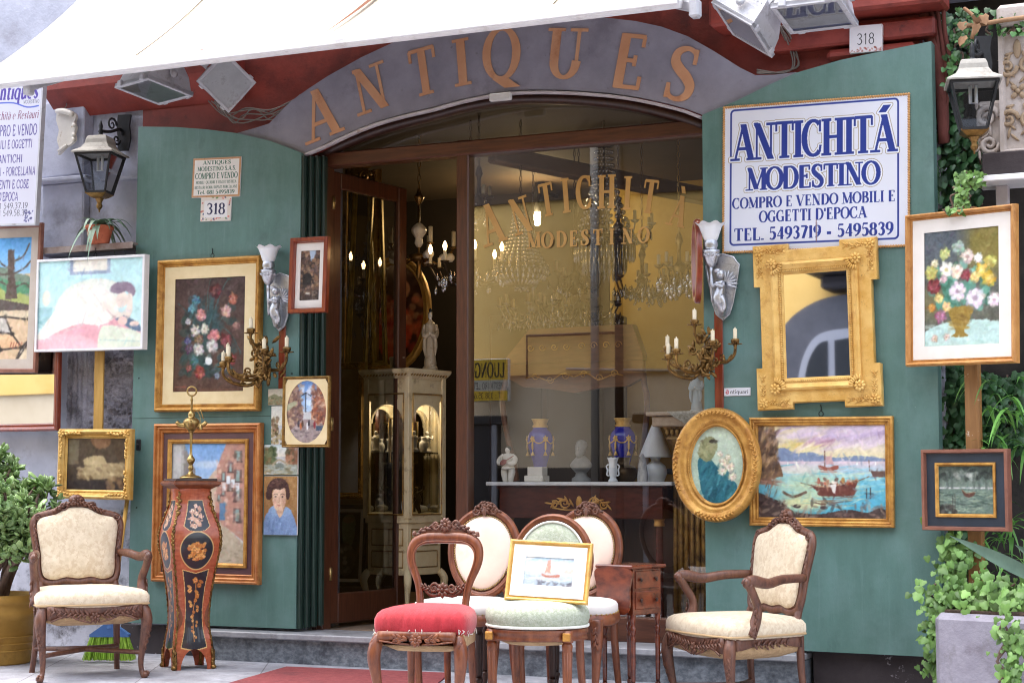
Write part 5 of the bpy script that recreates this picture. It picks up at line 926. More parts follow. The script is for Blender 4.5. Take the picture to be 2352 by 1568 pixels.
def s_small(c):
    c.rect(0, 0, 1, 1, (196, 150, 110)); c.dabs(120, 0, 0, 1, 1, [(206, 160, 120), (176, 124, 84)], .02, .02, .6, seed=1); c.rect(.04, .05, .96, .95, (232, 230, 226)); g = (60, 108, 90)
    for txt, v, h, fit in (('ANTIQUES', .17, .10, .58), ('MODESTINO S.A.S.', .33, .11, .80), ('COMPRO E VENDO', .53, .15, .88), ('MOBILI, QUADRI E OGGETTISTICA'.replace(',', ' '), .655, .075, .84), ('RESTAURI MOBILI DIPINTI PORCELLANE', .78, .07, .88), ('Tel. 081 5495839'.replace('T', 'T'), .92, .10, .78)): c.text(txt, .5, v, h, g, fit=fit, T=.22, t=.09, serif=.05)
signboard('small white tile sign with green lettering and orange edge on the narrow green panel', (442, 362, 553, 453), -.004, s_small, 230, .012, 'tile_sign', roll=R(2.2))
def s_318(c):
    c.rect(0, 0, 1, 1, (222, 214, 206)); c.dabs(70, 0, 0, 1, 1, [(206, 80, 70), (40, 60, 110), (90, 130, 80), (214, 150, 140)], .035, .03, .9, seed=7); c.rect(.12, .15, .88, .85, (232, 232, 234)); c.text('318', .5, .72, .46, (30, 38, 84), fit=.62, T=.17, t=.07, serif=.05)
signboard('house number tile 318 with a painted flower border under the small tile sign', (461, 452, 531, 508), -.004, s_318, 110, .012, 'number_tile', roll=R(2))
def s_318b(c):
    c.rect(0, 0, 1, 1, (196, 190, 190)); c.tex(6, 14); c.dabs(60, 0, 0, 1, 1, [(150, 80, 66), (170, 110, 96)], .02, .02, .5, seed=3); c.curve([(.04, .06), (.96, .04), (.97, .9), (.92, .97), (.06, .95)], (204, 200, 202)); c.dabs(22, 0, .85, 1, 1, [(140, 66, 54)], .04, .03, .6, seed=5); c.text('318', .5, .72, .42, (36, 36, 40), fit=.56, T=.09, t=.07, serif=0)
signboard('weathered grey plaque with number 318 on the red fascia', (1951, 58, 2026, 120), .0, s_318b, 110, .03, 'number_plaque', roll=R(1.5), pm='matte')
def s_anti(c): c.rect(0, 0, 1, 1, (226, 228, 236)); c.text('a', .12, .74, .74, (190, 40, 50), T=.2, t=.08, serif=.03); c.text('ntiquari', .58, .72, .5, (50, 50, 56), fit=.7, T=.15, t=.07, serif=.04)
signboard('tiny white label with red and black lettering antiquari, left of the gold mirror', (1663, 890, 1724, 909), -.004, s_anti, 120, .004, 'label_plate')
def s_left(c):
    c.rect(0, 0, 1, 1, (200, 200, 214)); b = (70, 66, 150); r_ = (120, 52, 84)
    c.text('Antiques'.replace('A', 'A'), .5, .13, .12, (80, 64, 150), fit=.86, T=.2, t=.1, serif=.03, skew=.15); c.line([(.2, .15), (.5, .155), (.75, .19), (.95, .185)], .02, (80, 96, 190), sub=4); c.text('MODESTINO', .82, .165, .025, (60, 60, 80), fit=.28, T=.14, t=.1, serif=0)
    c.text('Antichit\u00e0 e Restauri'.replace('R', 'R'), .5, .27, .06, r_, fit=.92, T=.14, t=.06, serif=.03, skew=.2)
    for txt, v, h, fit in (('COMPRO E VENDO', .385, .075, .9), ('MOBILI E OGGETTI', .475, .06, .76), ('ANTICHI', .575, .058, .44), ('QUADRI - PORCELLANA', .665, .06, .92), ('ARGENTI E COSE', .755, .06, .72), ('D\'EPOCA', .84, .06, .36)): c.text(txt, .5, v, h, (84, 72, 140), fit=fit, T=.17, t=.12, serif=0)
    c.text('081 549.37.19', .55, .895, .042, (70, 70, 86), fit=.62, T=.12, t=.08, serif=0); c.text('081 549.58.39', .55, .945, .042, (70, 70, 86), fit=.62, T=.12, t=.08, serif=0); c.dabs(30, .8, .9, .98, .99, [(84, 84, 130)], .012, .008, .8, seed=3)
c = P(25, 350, -.25); hs, W, H = signboard('tall white hanging sign with purple and blue lettering at the left edge', None, 0, s_left, 260, .03, 'hanging_sign', roll=R(2.4), loc=c, size=(P(89, 350, -.25).x - P(-39, 350, -.25).x, P(25, 178, -.25).z - P(25, 505, -.25).z))
m = MB(); m.rectmould(W + .02, H + .02, [(0, -.03), (0, .008), (.012, .008), (.012, -.005)]); m.build('metal_edge', M['flood'], hs)
# ================================================================ chairs
def cabriole(m, x, y, ztop, o, k=1, rr=1, foot=True):
    o = Vector((o[0], o[1], 0)).normalized(); prof = [(-.002, 1), (.016, .9), (.024, .78), (.014, .6), (.0, .4), (-.008, .22), (-.002, .1), (.014, .03), (.022, 0)]; rad = [.026, .031, .031, .025, .019, .0155, .014, .018, .015]
    pts = [Vector((x, y, ztop * z)) + o * d * k for d, z in prof]; m.tube(pts, [r * rr for r in rad], 10, 3)
    if foot: m.ell(pts[-1] + Vector((0, 0, .018)) - o * .002, (.021 * rr, .021 * rr, .018), 8, 5)
def cushion(m, outline, z0, h, bulge=.012, crown=.5):
    n = len(outline); cx = sum(p[0] for p in outline) / n; cy = sum(p[1] for p in outline) / n; rings = []
    for k, z in ((.97, 0), (1.0, .1), (1 + bulge, .32), (1 + bulge * .6, .55), (.965, .72), (.88, .84), (.7, .93), (.45, .98), (.15, 1)): rings.append([(cx + (x - cx) * k, cy + (y - cy) * k, z0 + h * z) for x, y in outline])
    m.loft(rings)
def seat_outline(wf, wb, d, rnd=.06, bow=.03, n=9):
    pts = [(-wf / 2 + rnd, -d / 2 - bow * .3), (0, -d / 2 - bow), (wf / 2 - rnd, -d / 2 - bow * .3), (wf / 2, -d / 2 + rnd), (wb / 2 + .01, d / 2 - rnd), (wb / 2 - rnd, d / 2), (-wb / 2 + rnd, d / 2), (-wb / 2 - .01, d / 2 - rnd), (-wf / 2, -d / 2 + rnd)]
    return cr(pts, 5, True)
def apron(m, a, b, ztop, drop, mid, y_in, n=16, th=.03):   # carved rail from a to b (x,y), serpentine lower edge
    a, b = Vector((a[0], a[1], 0)), Vector((b[0], b[1], 0)); t = (b - a); L = t.length; t.normalize(); nr = Vector((t.y, -t.x, 0)); lo = []; hi = []
    f = lambda u: drop * (.62 + .38 * math.cos(2 * PI * u) * .6) + mid * math.exp(-((u - .5) / .14) ** 2)
    for sgn in (0, 1):
        lo.append([a + t * L * i / n + nr * (th / 2 if sgn else -th / 2) + Vector((0, 0, ztop - f(i / n))) for i in range(n + 1)]); hi.append([a + t * L * i / n + nr * (th / 2 if sgn else -th / 2) + Vector((0, 0, ztop)) for i in range(n + 1)])
    m.loft([[lo[0][i], lo[1][i], hi[1][i], hi[0][i]] for i in range(n + 1)]); return a, b, t, nr, f
def armchair(label, loc, rz, seed, k=.9):
    t = thing('armchair', label, 'armchair', loc, rz, 'carved walnut armchairs with cream brocade'); t.scale = (k, k, 1); W = M['walnut']; zs = .385
    ol = seat_outline(.64, .52, .54)
    for x, y, ox, oy in ((-.285, -.245, -.6, -.8), (.285, -.245, .6, -.8)):
        m = MB(); cabriole(m, x, y, zs, (ox, oy), 1.25, 1.08); o_ = Vector((ox, oy, 0))
        m.leafrow([(x + ox * .034, y + oy * .034, .36), (x + ox * .058, y + oy * .058, .30), (x + ox * .046, y + oy * .046, .23), (x + ox * .02, y + oy * .02, .16)], o_, .034, 12, seed, .5, .006); m.spiral(Vector((x, y, .022)) + o_ * .036, .017, 1.3, (oy, -ox, 0), .006, o_); m.build('leg', W, t)
    for x, y, ox, oy in ((-.235, .245, -.5, .8), (.235, .245, .5, .8)):
        m = MB(); m.tube([(x, y, .44), (x, y, .3), (x + ox * .01, y + oy * .012, .16), (x + ox * .03, y + oy * .05, .03), (x + ox * .035, y + oy * .06, 0)], [.021, .022, .019, .017, .018], 10, 3); m.build('leg', W, t)
    m = MB(); a, b, tt, nr, f = apron(m, (-.27, -.275), (.27, -.275), zs + .01, .085, .02, 0)
    rnd = random.Random(seed); nrm = Vector((0, -1, 0))
    for s_ in (-1, 1):
        m.leafrow([(s_ * .03, -.293, .345), (s_ * .1, -.293, .352), (s_ * .17, -.293, .36), (s_ * .25, -.292, .37)], nrm, .044, 15, seed + s_, .75, .007, .015); m.spiral((s_ * .075, -.292, .335), .022, 1.4, nrm, .005, (1, 0, 0), s_); m.spiral((s_ * .2, -.292, .352), .018, 1.4, nrm, .004, (1, 0, 0), -s_)
        m.tube([(s_ * .02, -.291, .305), (s_ * .09, -.291, .322), (s_ * .16, -.291, .345), (s_ * .25, -.291, .315)], .0055, 6, 4)
    m.rosette((0, -.293, .332), .034, nrm, 7, .009); m.build('front_rail', W, t)
    for s_ in (-1, 1):
        m = MB(); q = (s_ * .30, -.23), (s_ * .24, .24); apron(m, *(q if s_ > 0 else (q[1], q[0])), zs + .01, .07, .012, 0)
        nn = Vector((s_, .13, 0)); m.leafrow([(s_ * .313, -.12, .36), (s_ * .292, .0, .355), (s_ * .27, .14, .362)], nn, .045, 12, seed, .7, .006, .014); m.build('side_rail', W, t)
    m = MB(); m.box((0, .255, .37), (.47, .028, .07), .006); m.build('back_rail', W, t)
    m = MB(); n = len(ol); m.loft([[(x * .94, y * .94, .36) for x, y in ol], [(x * .9, y * .9, .315) for x, y in ol], [(x * .6, y * .6, .285) for x, y in ol], [(x * .1, y * .1, .275) for x, y in ol]]); m.build('webbing', M['hessian'], t)
    m = MB(); cushion(m, ol, .385, .105); m.build('seat', M['fab'], t)
    m = MB(); m.tube([(x * 1.004, y * 1.004, .398) for x, y in ol], .006, 6, closed=True); m.build('braid', mat('gimp', S(178, 150, 112), rough=.8) if 'gimp' not in bpy.data.materials else bpy.data.materials['gimp'], t)
    # back, tilted
    tl = Matrix.Translation((0, .235, .46)) @ Matrix.Rotation(R(-13), 4, 'X')
    hp = [(.0, .475), (.07, .468), (.13, .435), (.19, .42), (.242, .405), (.262, .36), (.252, .28), (.238, .18), (.236, .10), (.215, .045), (.15, .03), (.08, .045), (.0, .035)]
    loop = hp + [(-x, z) for x, z in hp[-2:0:-1]]
    m = MB(); m.M = tl; m.tube([(x, 0, z) for x, z in loop], .022, 10, 3, True, ref=(0, 1, 0), rb=.95); m.tube([(x * .90, -.016, .24 + (z - .24) * .91) for x, z in loop], .007, 6, 3, True)
    cp = [(-.15, -.024, .43), (-.08, -.026, .465), (0, -.028, .485), (.08, -.026, .465), (.15, -.024, .43)]; m.leafrow(cp, (0, -1, 0), .038, 24, seed, .45, .012, .015); m.rosette((0, -.03, .492), .034, (0, -1, 0), 7, .012); m.ell((0, -.005, .50), (.05, .022, .034))
    for s_ in (-1, 1):
        m.spiral((s_ * .085, -.024, .462), .026, 1.5, (0, -1, 0), .007, (1, 0, 0), s_); m.spiral((s_ * .235, -.02, .40), .022, 1.4, (0, -1, 0), .006, (1, 0, 0), -s_); m.leafrow([(s_ * .254, -.02, .37), (s_ * .25, -.02, .28), (s_ * .238, -.02, .18)], (0, -1, 0), .035, 9, seed, .5, .006, .012)
        m.tube([(s_ * .215, .008, .06), (s_ * .222, .0, .02), (s_ * .232, -.01, -.04)], [.022, .022, .024], 8, 2)
    m.build('back_frame', W, t)
    m = MB(); m.M = tl; lp = cr(loop, 3, True); rg = []
    for k, y in ((.93, -.006), (.92, -.022), (.84, -.036), (.6, -.046), (.3, -.05), (.05, -.05)): rg.append([(x * k, y, .245 + (z - .245) * k) for x, z in lp])
    rg2 = [[(x * .92, .014, .245 + (z - .245) * .92) for x, z in lp], [(x * .1, .03, .245 + (z - .245) * .1) for x, z in lp]]
    m.loft(rg); m.loft(rg2); m.build('back_pad', M['fab'], t)
    for s_ in (-1, 1):
        m = MB(); bp = tl @ Vector((s_ * .248, -.01, .20)); m.tube([bp, (s_ * .275, .10, .655), (s_ * .31, -.02, .64), (s_ * .325, -.12, .655), (s_ * .33, -.165, .655)], [.02, .023, .025, .028, .023], 10, 4); m.spiral((s_ * .33, -.17, .643), .026, 1.5, (s_, 0, 0), .010, (0, -1, 0), -s_, 8); m.ell((s_ * .33, -.17, .645), (.024, .026, .026))
        m.tube([(s_ * .33, -.16, .64), (s_ * .325, -.125, .59), (s_ * .312, -.09, .53), (s_ * .308, -.10, .47), (s_ * .308, -.135, .40)], [.024, .022, .024, .029, .031], 10, 4); m.leafrow([(s_ * .333, -.115, .53), (s_ * .335, -.115, .46), (s_ * .335, -.13, .41)], (s_, -.4, 0), .04, 7, seed, .4, .006, .014); m.build('arm', W, t)
    m = MB()
    for q in ((-1, 1), (1, 1)): m.tube([(q[0] * -.28, -.245, .135), (q[0] * -.12, -.10, .14), (0, 0, .145), (q[0] * .1, .1, .14), (q[0] * .24, .25, .135)], [.012, .014, .016, .014, .012], 8, 3, ref=(0, 0, 1), rb=1.3)
    m.build('stretcher', W, t); return t
armchair('cream brocade carved armchair beside the jade plant at the left', GT(205, 9.62, 0), R(49), 3, .93)
armchair('cream brocade carved armchair at the right, turned in front of the wide green panel', GT(1690, 8.42, -.06), R(-38), 8, .87)

def rear_leg(m, s_, zs=.42, w_=.17, y=.2):
    m.tube([(s_ * w_, y, zs + .02), (s_ * w_, y + .005, .3), (s_ * (w_ + .006), y + .035, .12), (s_ * (w_ + .012), y + .075, 0)], [.019, .019, .016, .015], 10, 3)
# red velvet balloon back chair
t = thing('side_chair', 'red velvet seated chair with an open balloon back and carved crest', 'chair', GT(990, 7.65, -.005), R(11)); W = M['mahog2']
ol = seat_outline(.45, .36, .42, .06, .03)
for s_ in (-1, 1):
    m = MB(); cabriole(m, s_ * .195, -.195, .40, (s_ * .6, -.8), 1.3, 1.02); m.leafrow([(s_ * .218, -.226, .39), (s_ * .225, -.237, .34)], (s_ * .6, -.8, 0), .04, 5, 2, .5, .006); m.build('leg', W, t)
    m = MB(); rear_leg(m, s_, .42, .155, .19); m.build('leg', W, t)
m = MB(); apron(m, (-.19, -.228), (.19, -.228), .425, .05, .016, 0, th=.028); m.rosette((0, -.246, .392), .034, (0, -1, .2), 9, .007)
for s_ in (-1, 1): m.leafrow([(s_ * .04, -.244, .39), (s_ * .1, -.244, .398)], (0, -1, 0), .045, 5, s_, .5, .006); m.tube([(s_ * .03, -.243, .372), (s_ * .1, -.243, .376), (s_ * .18, -.243, .385)], .004, 6, 2)
m.build('front_rail', W, t)
for s_ in (-1, 1): m = MB(); q = (s_ * .21, -.19), (s_ * .165, .19); m.bar((*q[0], .385), (*q[1], .385), .022, .06, .004); m.build('side_rail', M['hessian'], t)
m = MB(); m.bar((-.16, .2, .385), (.16, .2, .385), .022, .06, .004); m.build('back_rail', W, t)
m = MB(); m.loft([[(x * .9, y * .9, .365) for x, y in ol], [(x * .6, y * .6, .335) for x, y in ol], [(x * .1, y * .1, .325) for x, y in ol]]); m.build('webbing', M['hessian'], t)
m = MB(); cushion(m, ol, .405, .125, .02); o = m.build('seat', M['velvet'], t)
m = MB(); rnd = random.Random(4)
for i in range(60):
    x, y = ol[int(rnd.random() * len(ol))]
    if y < .1: m.tube([(x * 1.0, y * 1.0, .418), (x * 1.01 + rnd.uniform(-.006, .006), y * 1.01, .418 + rnd.uniform(-.012, .012)), (x * 1.03 + rnd.uniform(-.01, .01), y * 1.03, .412 + rnd.uniform(-.02, .024))], .0016, 4)
m.build('frayed_edge', M['piping'], t)
t.scale = (.9, .9, 1); tl = Matrix.Translation((0, .205, .42)) @ Matrix.Rotation(R(-10), 4, 'X') @ Matrix.Diagonal((.84, 1, .91, 1))
m = MB(); m.M = tl; m.tube([(-.155, 0, -.02), (-.138, 0, .08), (-.155, 0, .20), (-.205, 0, .31), (-.20, 0, .385), (-.14, 0, .425), (0, 0, .432), (.14, 0, .425), (.20, 0, .385), (.205, 0, .31), (.155, 0, .20), (.138, 0, .08), (.155, 0, -.02)], [.021, .019, .018, .02, .023, .024, .024, .024, .023, .02, .018, .019, .021], 12, 5, ref=(0, 1, 0), rb=1.25)
m.tube([(-.128, -.018, .06), (-.142, -.018, .19), (-.186, -.018, .31), (-.178, -.018, .37), (-.12, -.018, .405), (0, -.018, .41), (.12, -.018, .405), (.178, -.018, .37), (.186, -.018, .31), (.142, -.018, .19), (.128, -.018, .06)], .005, 6, 5); m.build('back_frame', W, t)
m = MB(); m.M = tl; m.leafrow([(-.19, -.006, .44), (-.12, -.008, .475), (-.05, -.01, .49), (.05, -.01, .49), (.12, -.008, .475), (.19, -.006, .44)], (0, -1, 0), .042, 22, 5, .35, .012, .017); m.rosette((0, -.016, .492), .04, (0, -1, 0), 9, .014); m.ell((0, .0, .465), (.15, .016, .03))
for s_ in (-1, 1): m.spiral((s_ * .06, -.014, .49), .026, 1.4, (0, -1, 0), .008, (1, 0, 0), s_); m.ell((s_ * .195, -.004, .45), .013)
m.build('crest', M['walnut'], t)
m = MB(); m.M = tl @ Matrix.Translation((0, 0, .05))
for s_ in (-1, 1):
    m.leafrow([(s_ * .02, -.004, .115), (s_ * .07, -.004, .125), (s_ * .135, -.004, .14)], (0, -1, 0), .036, 12, s_ + 3, .6, .011, .014); m.spiral((s_ * .055, -.01, .13), .028, 1.5, (0, -1, 0), .008, (1, 0, 0), -s_); m.tube([(s_ * .02, 0, .1), (s_ * .08, 0, .10), (s_ * .146, 0, .155)], .010, 8, 3)
m.rosette((0, -.012, .12), .042, (0, -1, 0), 8, .014); m.build('back_splat', M['walnut'], t)

# pink oval backs
def pink(label, loc, rz):
    t = thing('side_chair', label, 'chair', loc, rz, 'pink oval backed chairs with white seats'); W = M['mahog2']; ol = seat_outline(.46, .38, .43, .09, .04)
    for s_ in (-1, 1):
        m = MB(); m.tube([(s_ * .185, -.2, .43), (s_ * .188, -.203, .36), (s_ * .186, -.2, .25), (s_ * .176, -.19, .1), (s_ * .182, -.2, 0)], [.032, .03, .022, .016, .015], 10, 3); m.leafrow([(s_ * .192, -.232, .40), (s_ * .19, -.23, .31)], (s_ * .3, -1, 0), .04, 6, 2, .4, .008); m.build('leg', W, t)
        m = MB(); rear_leg(m, s_, .44, .165, .195); m.build('leg', W, t)
    m = MB(); m.tube([(x * .99, y * .99, .425) for x, y in ol], .028, 8, closed=True, ref=(0, 0, 1), rb=.5); m.build('seat_rail', W, t)
    m = MB(); cushion(m, ol, .442, .075, .01); m.build('seat', M['whitefab'], t)
    m = MB()
    for i in range(0, len(ol)): x, y = ol[i]; m.ell((x * 1.015, y * 1.015, .45), .005, 5, 4)
    m.build('nail_row', M['brass'], t)
    tl = Matrix.Translation((0, .225, .44)) @ Matrix.Rotation(R(-11), 4, 'X') @ Matrix.Diagonal((.93, 1, .96, 1)); n = 48; lp = []
    for i in range(n):
        a = 2 * PI * i / n; z = .29 + .215 * math.sin(a); lp.append(((.178 + .014 * math.sin(a)) * math.cos(a), z))
    m = MB(); m.M = tl; m.tube([(x, 0, z) for x, z in lp], .022, 10, closed=True, ref=(0, 1, 0), rb=1.05); m.tube([(x * 1.02, -.020, .29 + (z - .29) * 1.02) for x, z in lp], .006, 6, closed=True)
    m.tube([(-.165, 0, -.03), (-.155, 0, .04), (-.12, 0, .115)], [.02, .02, .016], 8, 3); m.tube([(.165, 0, -.03), (.155, 0, .04), (.12, 0, .115)], [.02, .02, .016], 8, 3); m.spiral((.158, -.004, .05), .02, 1.3, (0, -1, 0), .008, (1, 0, 0)); m.bar((-.15, 0, .0), (.15, 0, .0), .02, .04, .004); m.build('back_frame', W, t)
    m = MB(); m.M = tl; m.rosette((0, -.026, .515), .030, (0, -1, 0), 8, .012); m.ell((0, -.006, .52), (.06, .022, .036)); m.leafrow([(-.075, -.02, .498), (-.03, -.026, .535), (0, -.026, .545), (.03, -.026, .535), (.075, -.02, .498)], (0, -1, 0), .028, 14, 4, .5, .012, .014); m.ell((0, -.034, .5), (.013, .010, .026))
    for s_ in (-1, 1): m.spiral((s_ * .05, -.024, .5), .022, 1.3, (0, -1, 0), .007, (1, 0, 0), s_)
    m.build('crest', M['walnut'], t)
    m = MB(); m.M = tl; m.loft([[(x * k, y, .29 + (z - .29) * k) for x, z in lp] for k, y in ((.9, -.004), (.88, -.018), (.78, -.03), (.5, -.038), (.1, -.04))]); m.loft([[(x * k, y, .29 + (z - .29) * k) for x, z in lp] for k, y in ((.9, .012), (.1, .02))]); m.build('back_pad', M['pink'], t)
    m = MB(); m.M = tl
    for i in range(n * 2): a = 2 * PI * i / (2 * n); m.ell(((.178 + .014 * math.sin(a)) * math.cos(a) * .885, -.02, .29 + .215 * .885 * math.sin(a)), .0048, 5, 4)
    m.build('nail_row', M['brass'], t); return t
pink('pink oval backed chair with white seat, seen behind the red velvet chair', GT(1075, 8.35, -.01), R(9))
pink('pink oval backed chair with white seat behind the green chair, nearest the work table', GT(1308, 8.35, -.01), R(6))
# sage round back chair
t = thing('side_chair', 'sage green round seated chair with the small seascape leaning on it', 'chair', GT(1234, 7.78, -.01), R(8)); W = M['mahog2']; SAGE = t
n = 40; ol = [(.225 * math.cos(2 * PI * i / n), .215 * math.sin(2 * PI * i / n)) for i in range(n)]
for s_ in (-1, 1):
    m = MB(); m.tube([(s_ * .17, -.13, .42), (s_ * .17, -.13, .37)], .026, 8); m.tube([(s_ * .17, -.13, .37), (s_ * .17, -.13, .355), (s_ * .17, -.13, .34), (s_ * .168, -.13, .05), (s_ * .168, -.13, 0)], [.018, .024, .022, .015, .014], 12, 1)
    for k in range(10): a = 2 * PI * k / 10; m.tube([(s_ * .17 + .020 * math.cos(a), -.13 + .020 * math.sin(a), .33), (s_ * .168 + .014 * math.cos(a), -.13 + .014 * math.sin(a), .06)], .0035, 5)
    lg = m.build('leg', W, t); m = MB(); m.box((s_ * .175, -.162, .395), (.034, .012, .034), .002); m.build('gilt_block', M['gilt'], lg)
    m = MB(); rear_leg(m, s_, .42, .15, .165); m.build('leg', W, t)
m = MB(); m.loft([[(x * k, y * k, z) for x, y in ol] for k, z in ((.98, .425), (1, .42), (1, .405), (.97, .40), (.98, .385), (.99, .375), (.9, .375))]); m.build('seat_rail', W, t)
m = MB(); m.loft([[(x * k, y * k, z) for x, y in ol] for k, z in ((.85, .376), (.6, .352), (.1, .345))]); m.build('webbing', M['hessian'], t)
m = MB(); cushion(m, ol, .432, .115, .035); m.build('seat', M['sage'], t)
m = MB(); m.tube([(x * 1.0, y * 1.0, .434) for x, y in ol], .007, 6, closed=True); m.build('braid', M['piping'], t)
tl = Matrix.Translation((0, .205, .43)) @ Matrix.Rotation(R(-9), 4, 'X'); lp = [(.178 * math.cos(2 * PI * i / 44), .275 + .2 * math.sin(2 * PI * i / 44)) for i in range(44)]
m = MB(); m.M = tl; m.tube([(x, 0, z) for x, z in lp], .018, 10, closed=True, ref=(0, 1, 0), rb=1.0); m.tube([(x * 1.02, -.016, .275 + (z - .275) * 1.02) for x, z in lp], .005, 6, closed=True)
for s_ in (-1, 1): m.tube([(s_ * .15, -.03, -.02), (s_ * .145, -.01, .06), (s_ * .12, 0, .13)], [.018, .018, .015], 8, 3)
m.build('back_frame', W, t)
m = MB(); m.M = tl; m.loft([[(x * k, y, .275 + (z - .275) * k) for x, z in lp] for k, y in ((.9, -.002), (.86, -.016), (.6, -.028), (.1, -.032))]); m.loft([[(x * k, .01, .275 + (z - .275) * k) for x, z in lp] for k in (.9, .1)]); m.build('back_pad', M['sage'], t)
m = MB(); m.M = tl; m.tube([(x * .885, -.016, .275 + (z - .275) * .885) for x, z in lp], .006, 6, closed=True); m.build('braid', M['piping'], t)
# picture leaning on the sage chair
bx = t.location + Matrix.Rotation(R(8), 3, 'Z') @ Vector((.062, -.03, .535))
pw, ph = .375, .272
pt = picture('small seascape with wide white mount and gold frame, leaning on the sage chair', None, 0, .025, .022, OG, M['giltl'], p_small_sea, 90, (.052, .048), mat('bright_mount', S(240, 238, 236), rough=.8), loc=bx + Vector((0, 0, ph / 2 * .96)), size=(pw, ph), rz=R(10), rx=R(-15), roll=R(2.6), back=.008)
# drop leaf work table
t = thing('work_table', 'small mahogany work table with drop leaf, two drawers and turned legs behind the chairs', 'table', GT(1447, 8.55, -.01), R(-18)); t.scale = (.66, .66, 1); W = M['tablew']
tw, td, zt = .31, .36, .655
m = MB(); m.box((0, 0, zt), (tw + .04, td + .05, .018), .006); m.build('table_top', W, t)
m = MB(); m.box((0, 0, zt - .12), (tw - .01, td - .03, .22), .003); m.build('case', W, t)
for z in (zt - .062, zt - .16):
    m = MB(); m.box((tw / 2 - .004, 0, z), (.014, td - .08, .085), .003); d_ = m.build('drawer', W, t); m = MB()
    for y in (-.09, .09): m.lathe([(.004, 0), (.005, .006), (.011, .012), (.009, .018), (.001, .02)], (tw / 2 + .003, y, z), 10, axis=(1, 0, 0))
    m.build('knob', M['wdark'], d_)
m = MB(); yl = -td / 2 - .022; lf = cr([(-tw / 2, zt - .01), (tw / 2, zt - .01), (tw / 2, zt - .10), (tw / 2 - .004, zt - .19), (tw / 2 - .05, zt - .225), (0, zt - .215), (-tw / 2 + .05, zt - .225), (-tw / 2 + .004, zt - .19), (-tw / 2, zt - .1)], 4, True); m.prism(lf, yl - .009, yl + .007); m.build('drop_leaf', W, t)
lp_ = [(.016, 0), (.012, .03), (.015, .06), (.021, .09), (.014, .10), (.017, .115), (.019, .28), (.021, .31), (.013, .325), (.022, .34), (.024, .36), (.014, .375), (.019, .39), (.022, .405), (.022, .43)]
for x in (-1, 1):
    for y in (-1, 1): m = MB(); m.lathe(lp_, (x * (tw / 2 - .022), y * (td / 2 - .035), 0), 12, 2); m.build('leg', W, t)
# another turned leg chair base glimpsed between the chairs: dark stool
t = thing('stool', 'dark turned leg stool half hidden behind the front chairs', 'stool', GT(1190, 8.75, 0), R(20)); 
m = MB(); m.box((0, 0, .40), (.42, .36, .05), .012); m.build('seat', M['wdark'], t)
for x in (-1, 1):
    for y in (-1, 1): m = MB(); m.lathe(lp_[:-1] + [(.022, .385)], (x * .18, y * .15, 0), 12, 2); m.build('leg', M['wdark'], t)

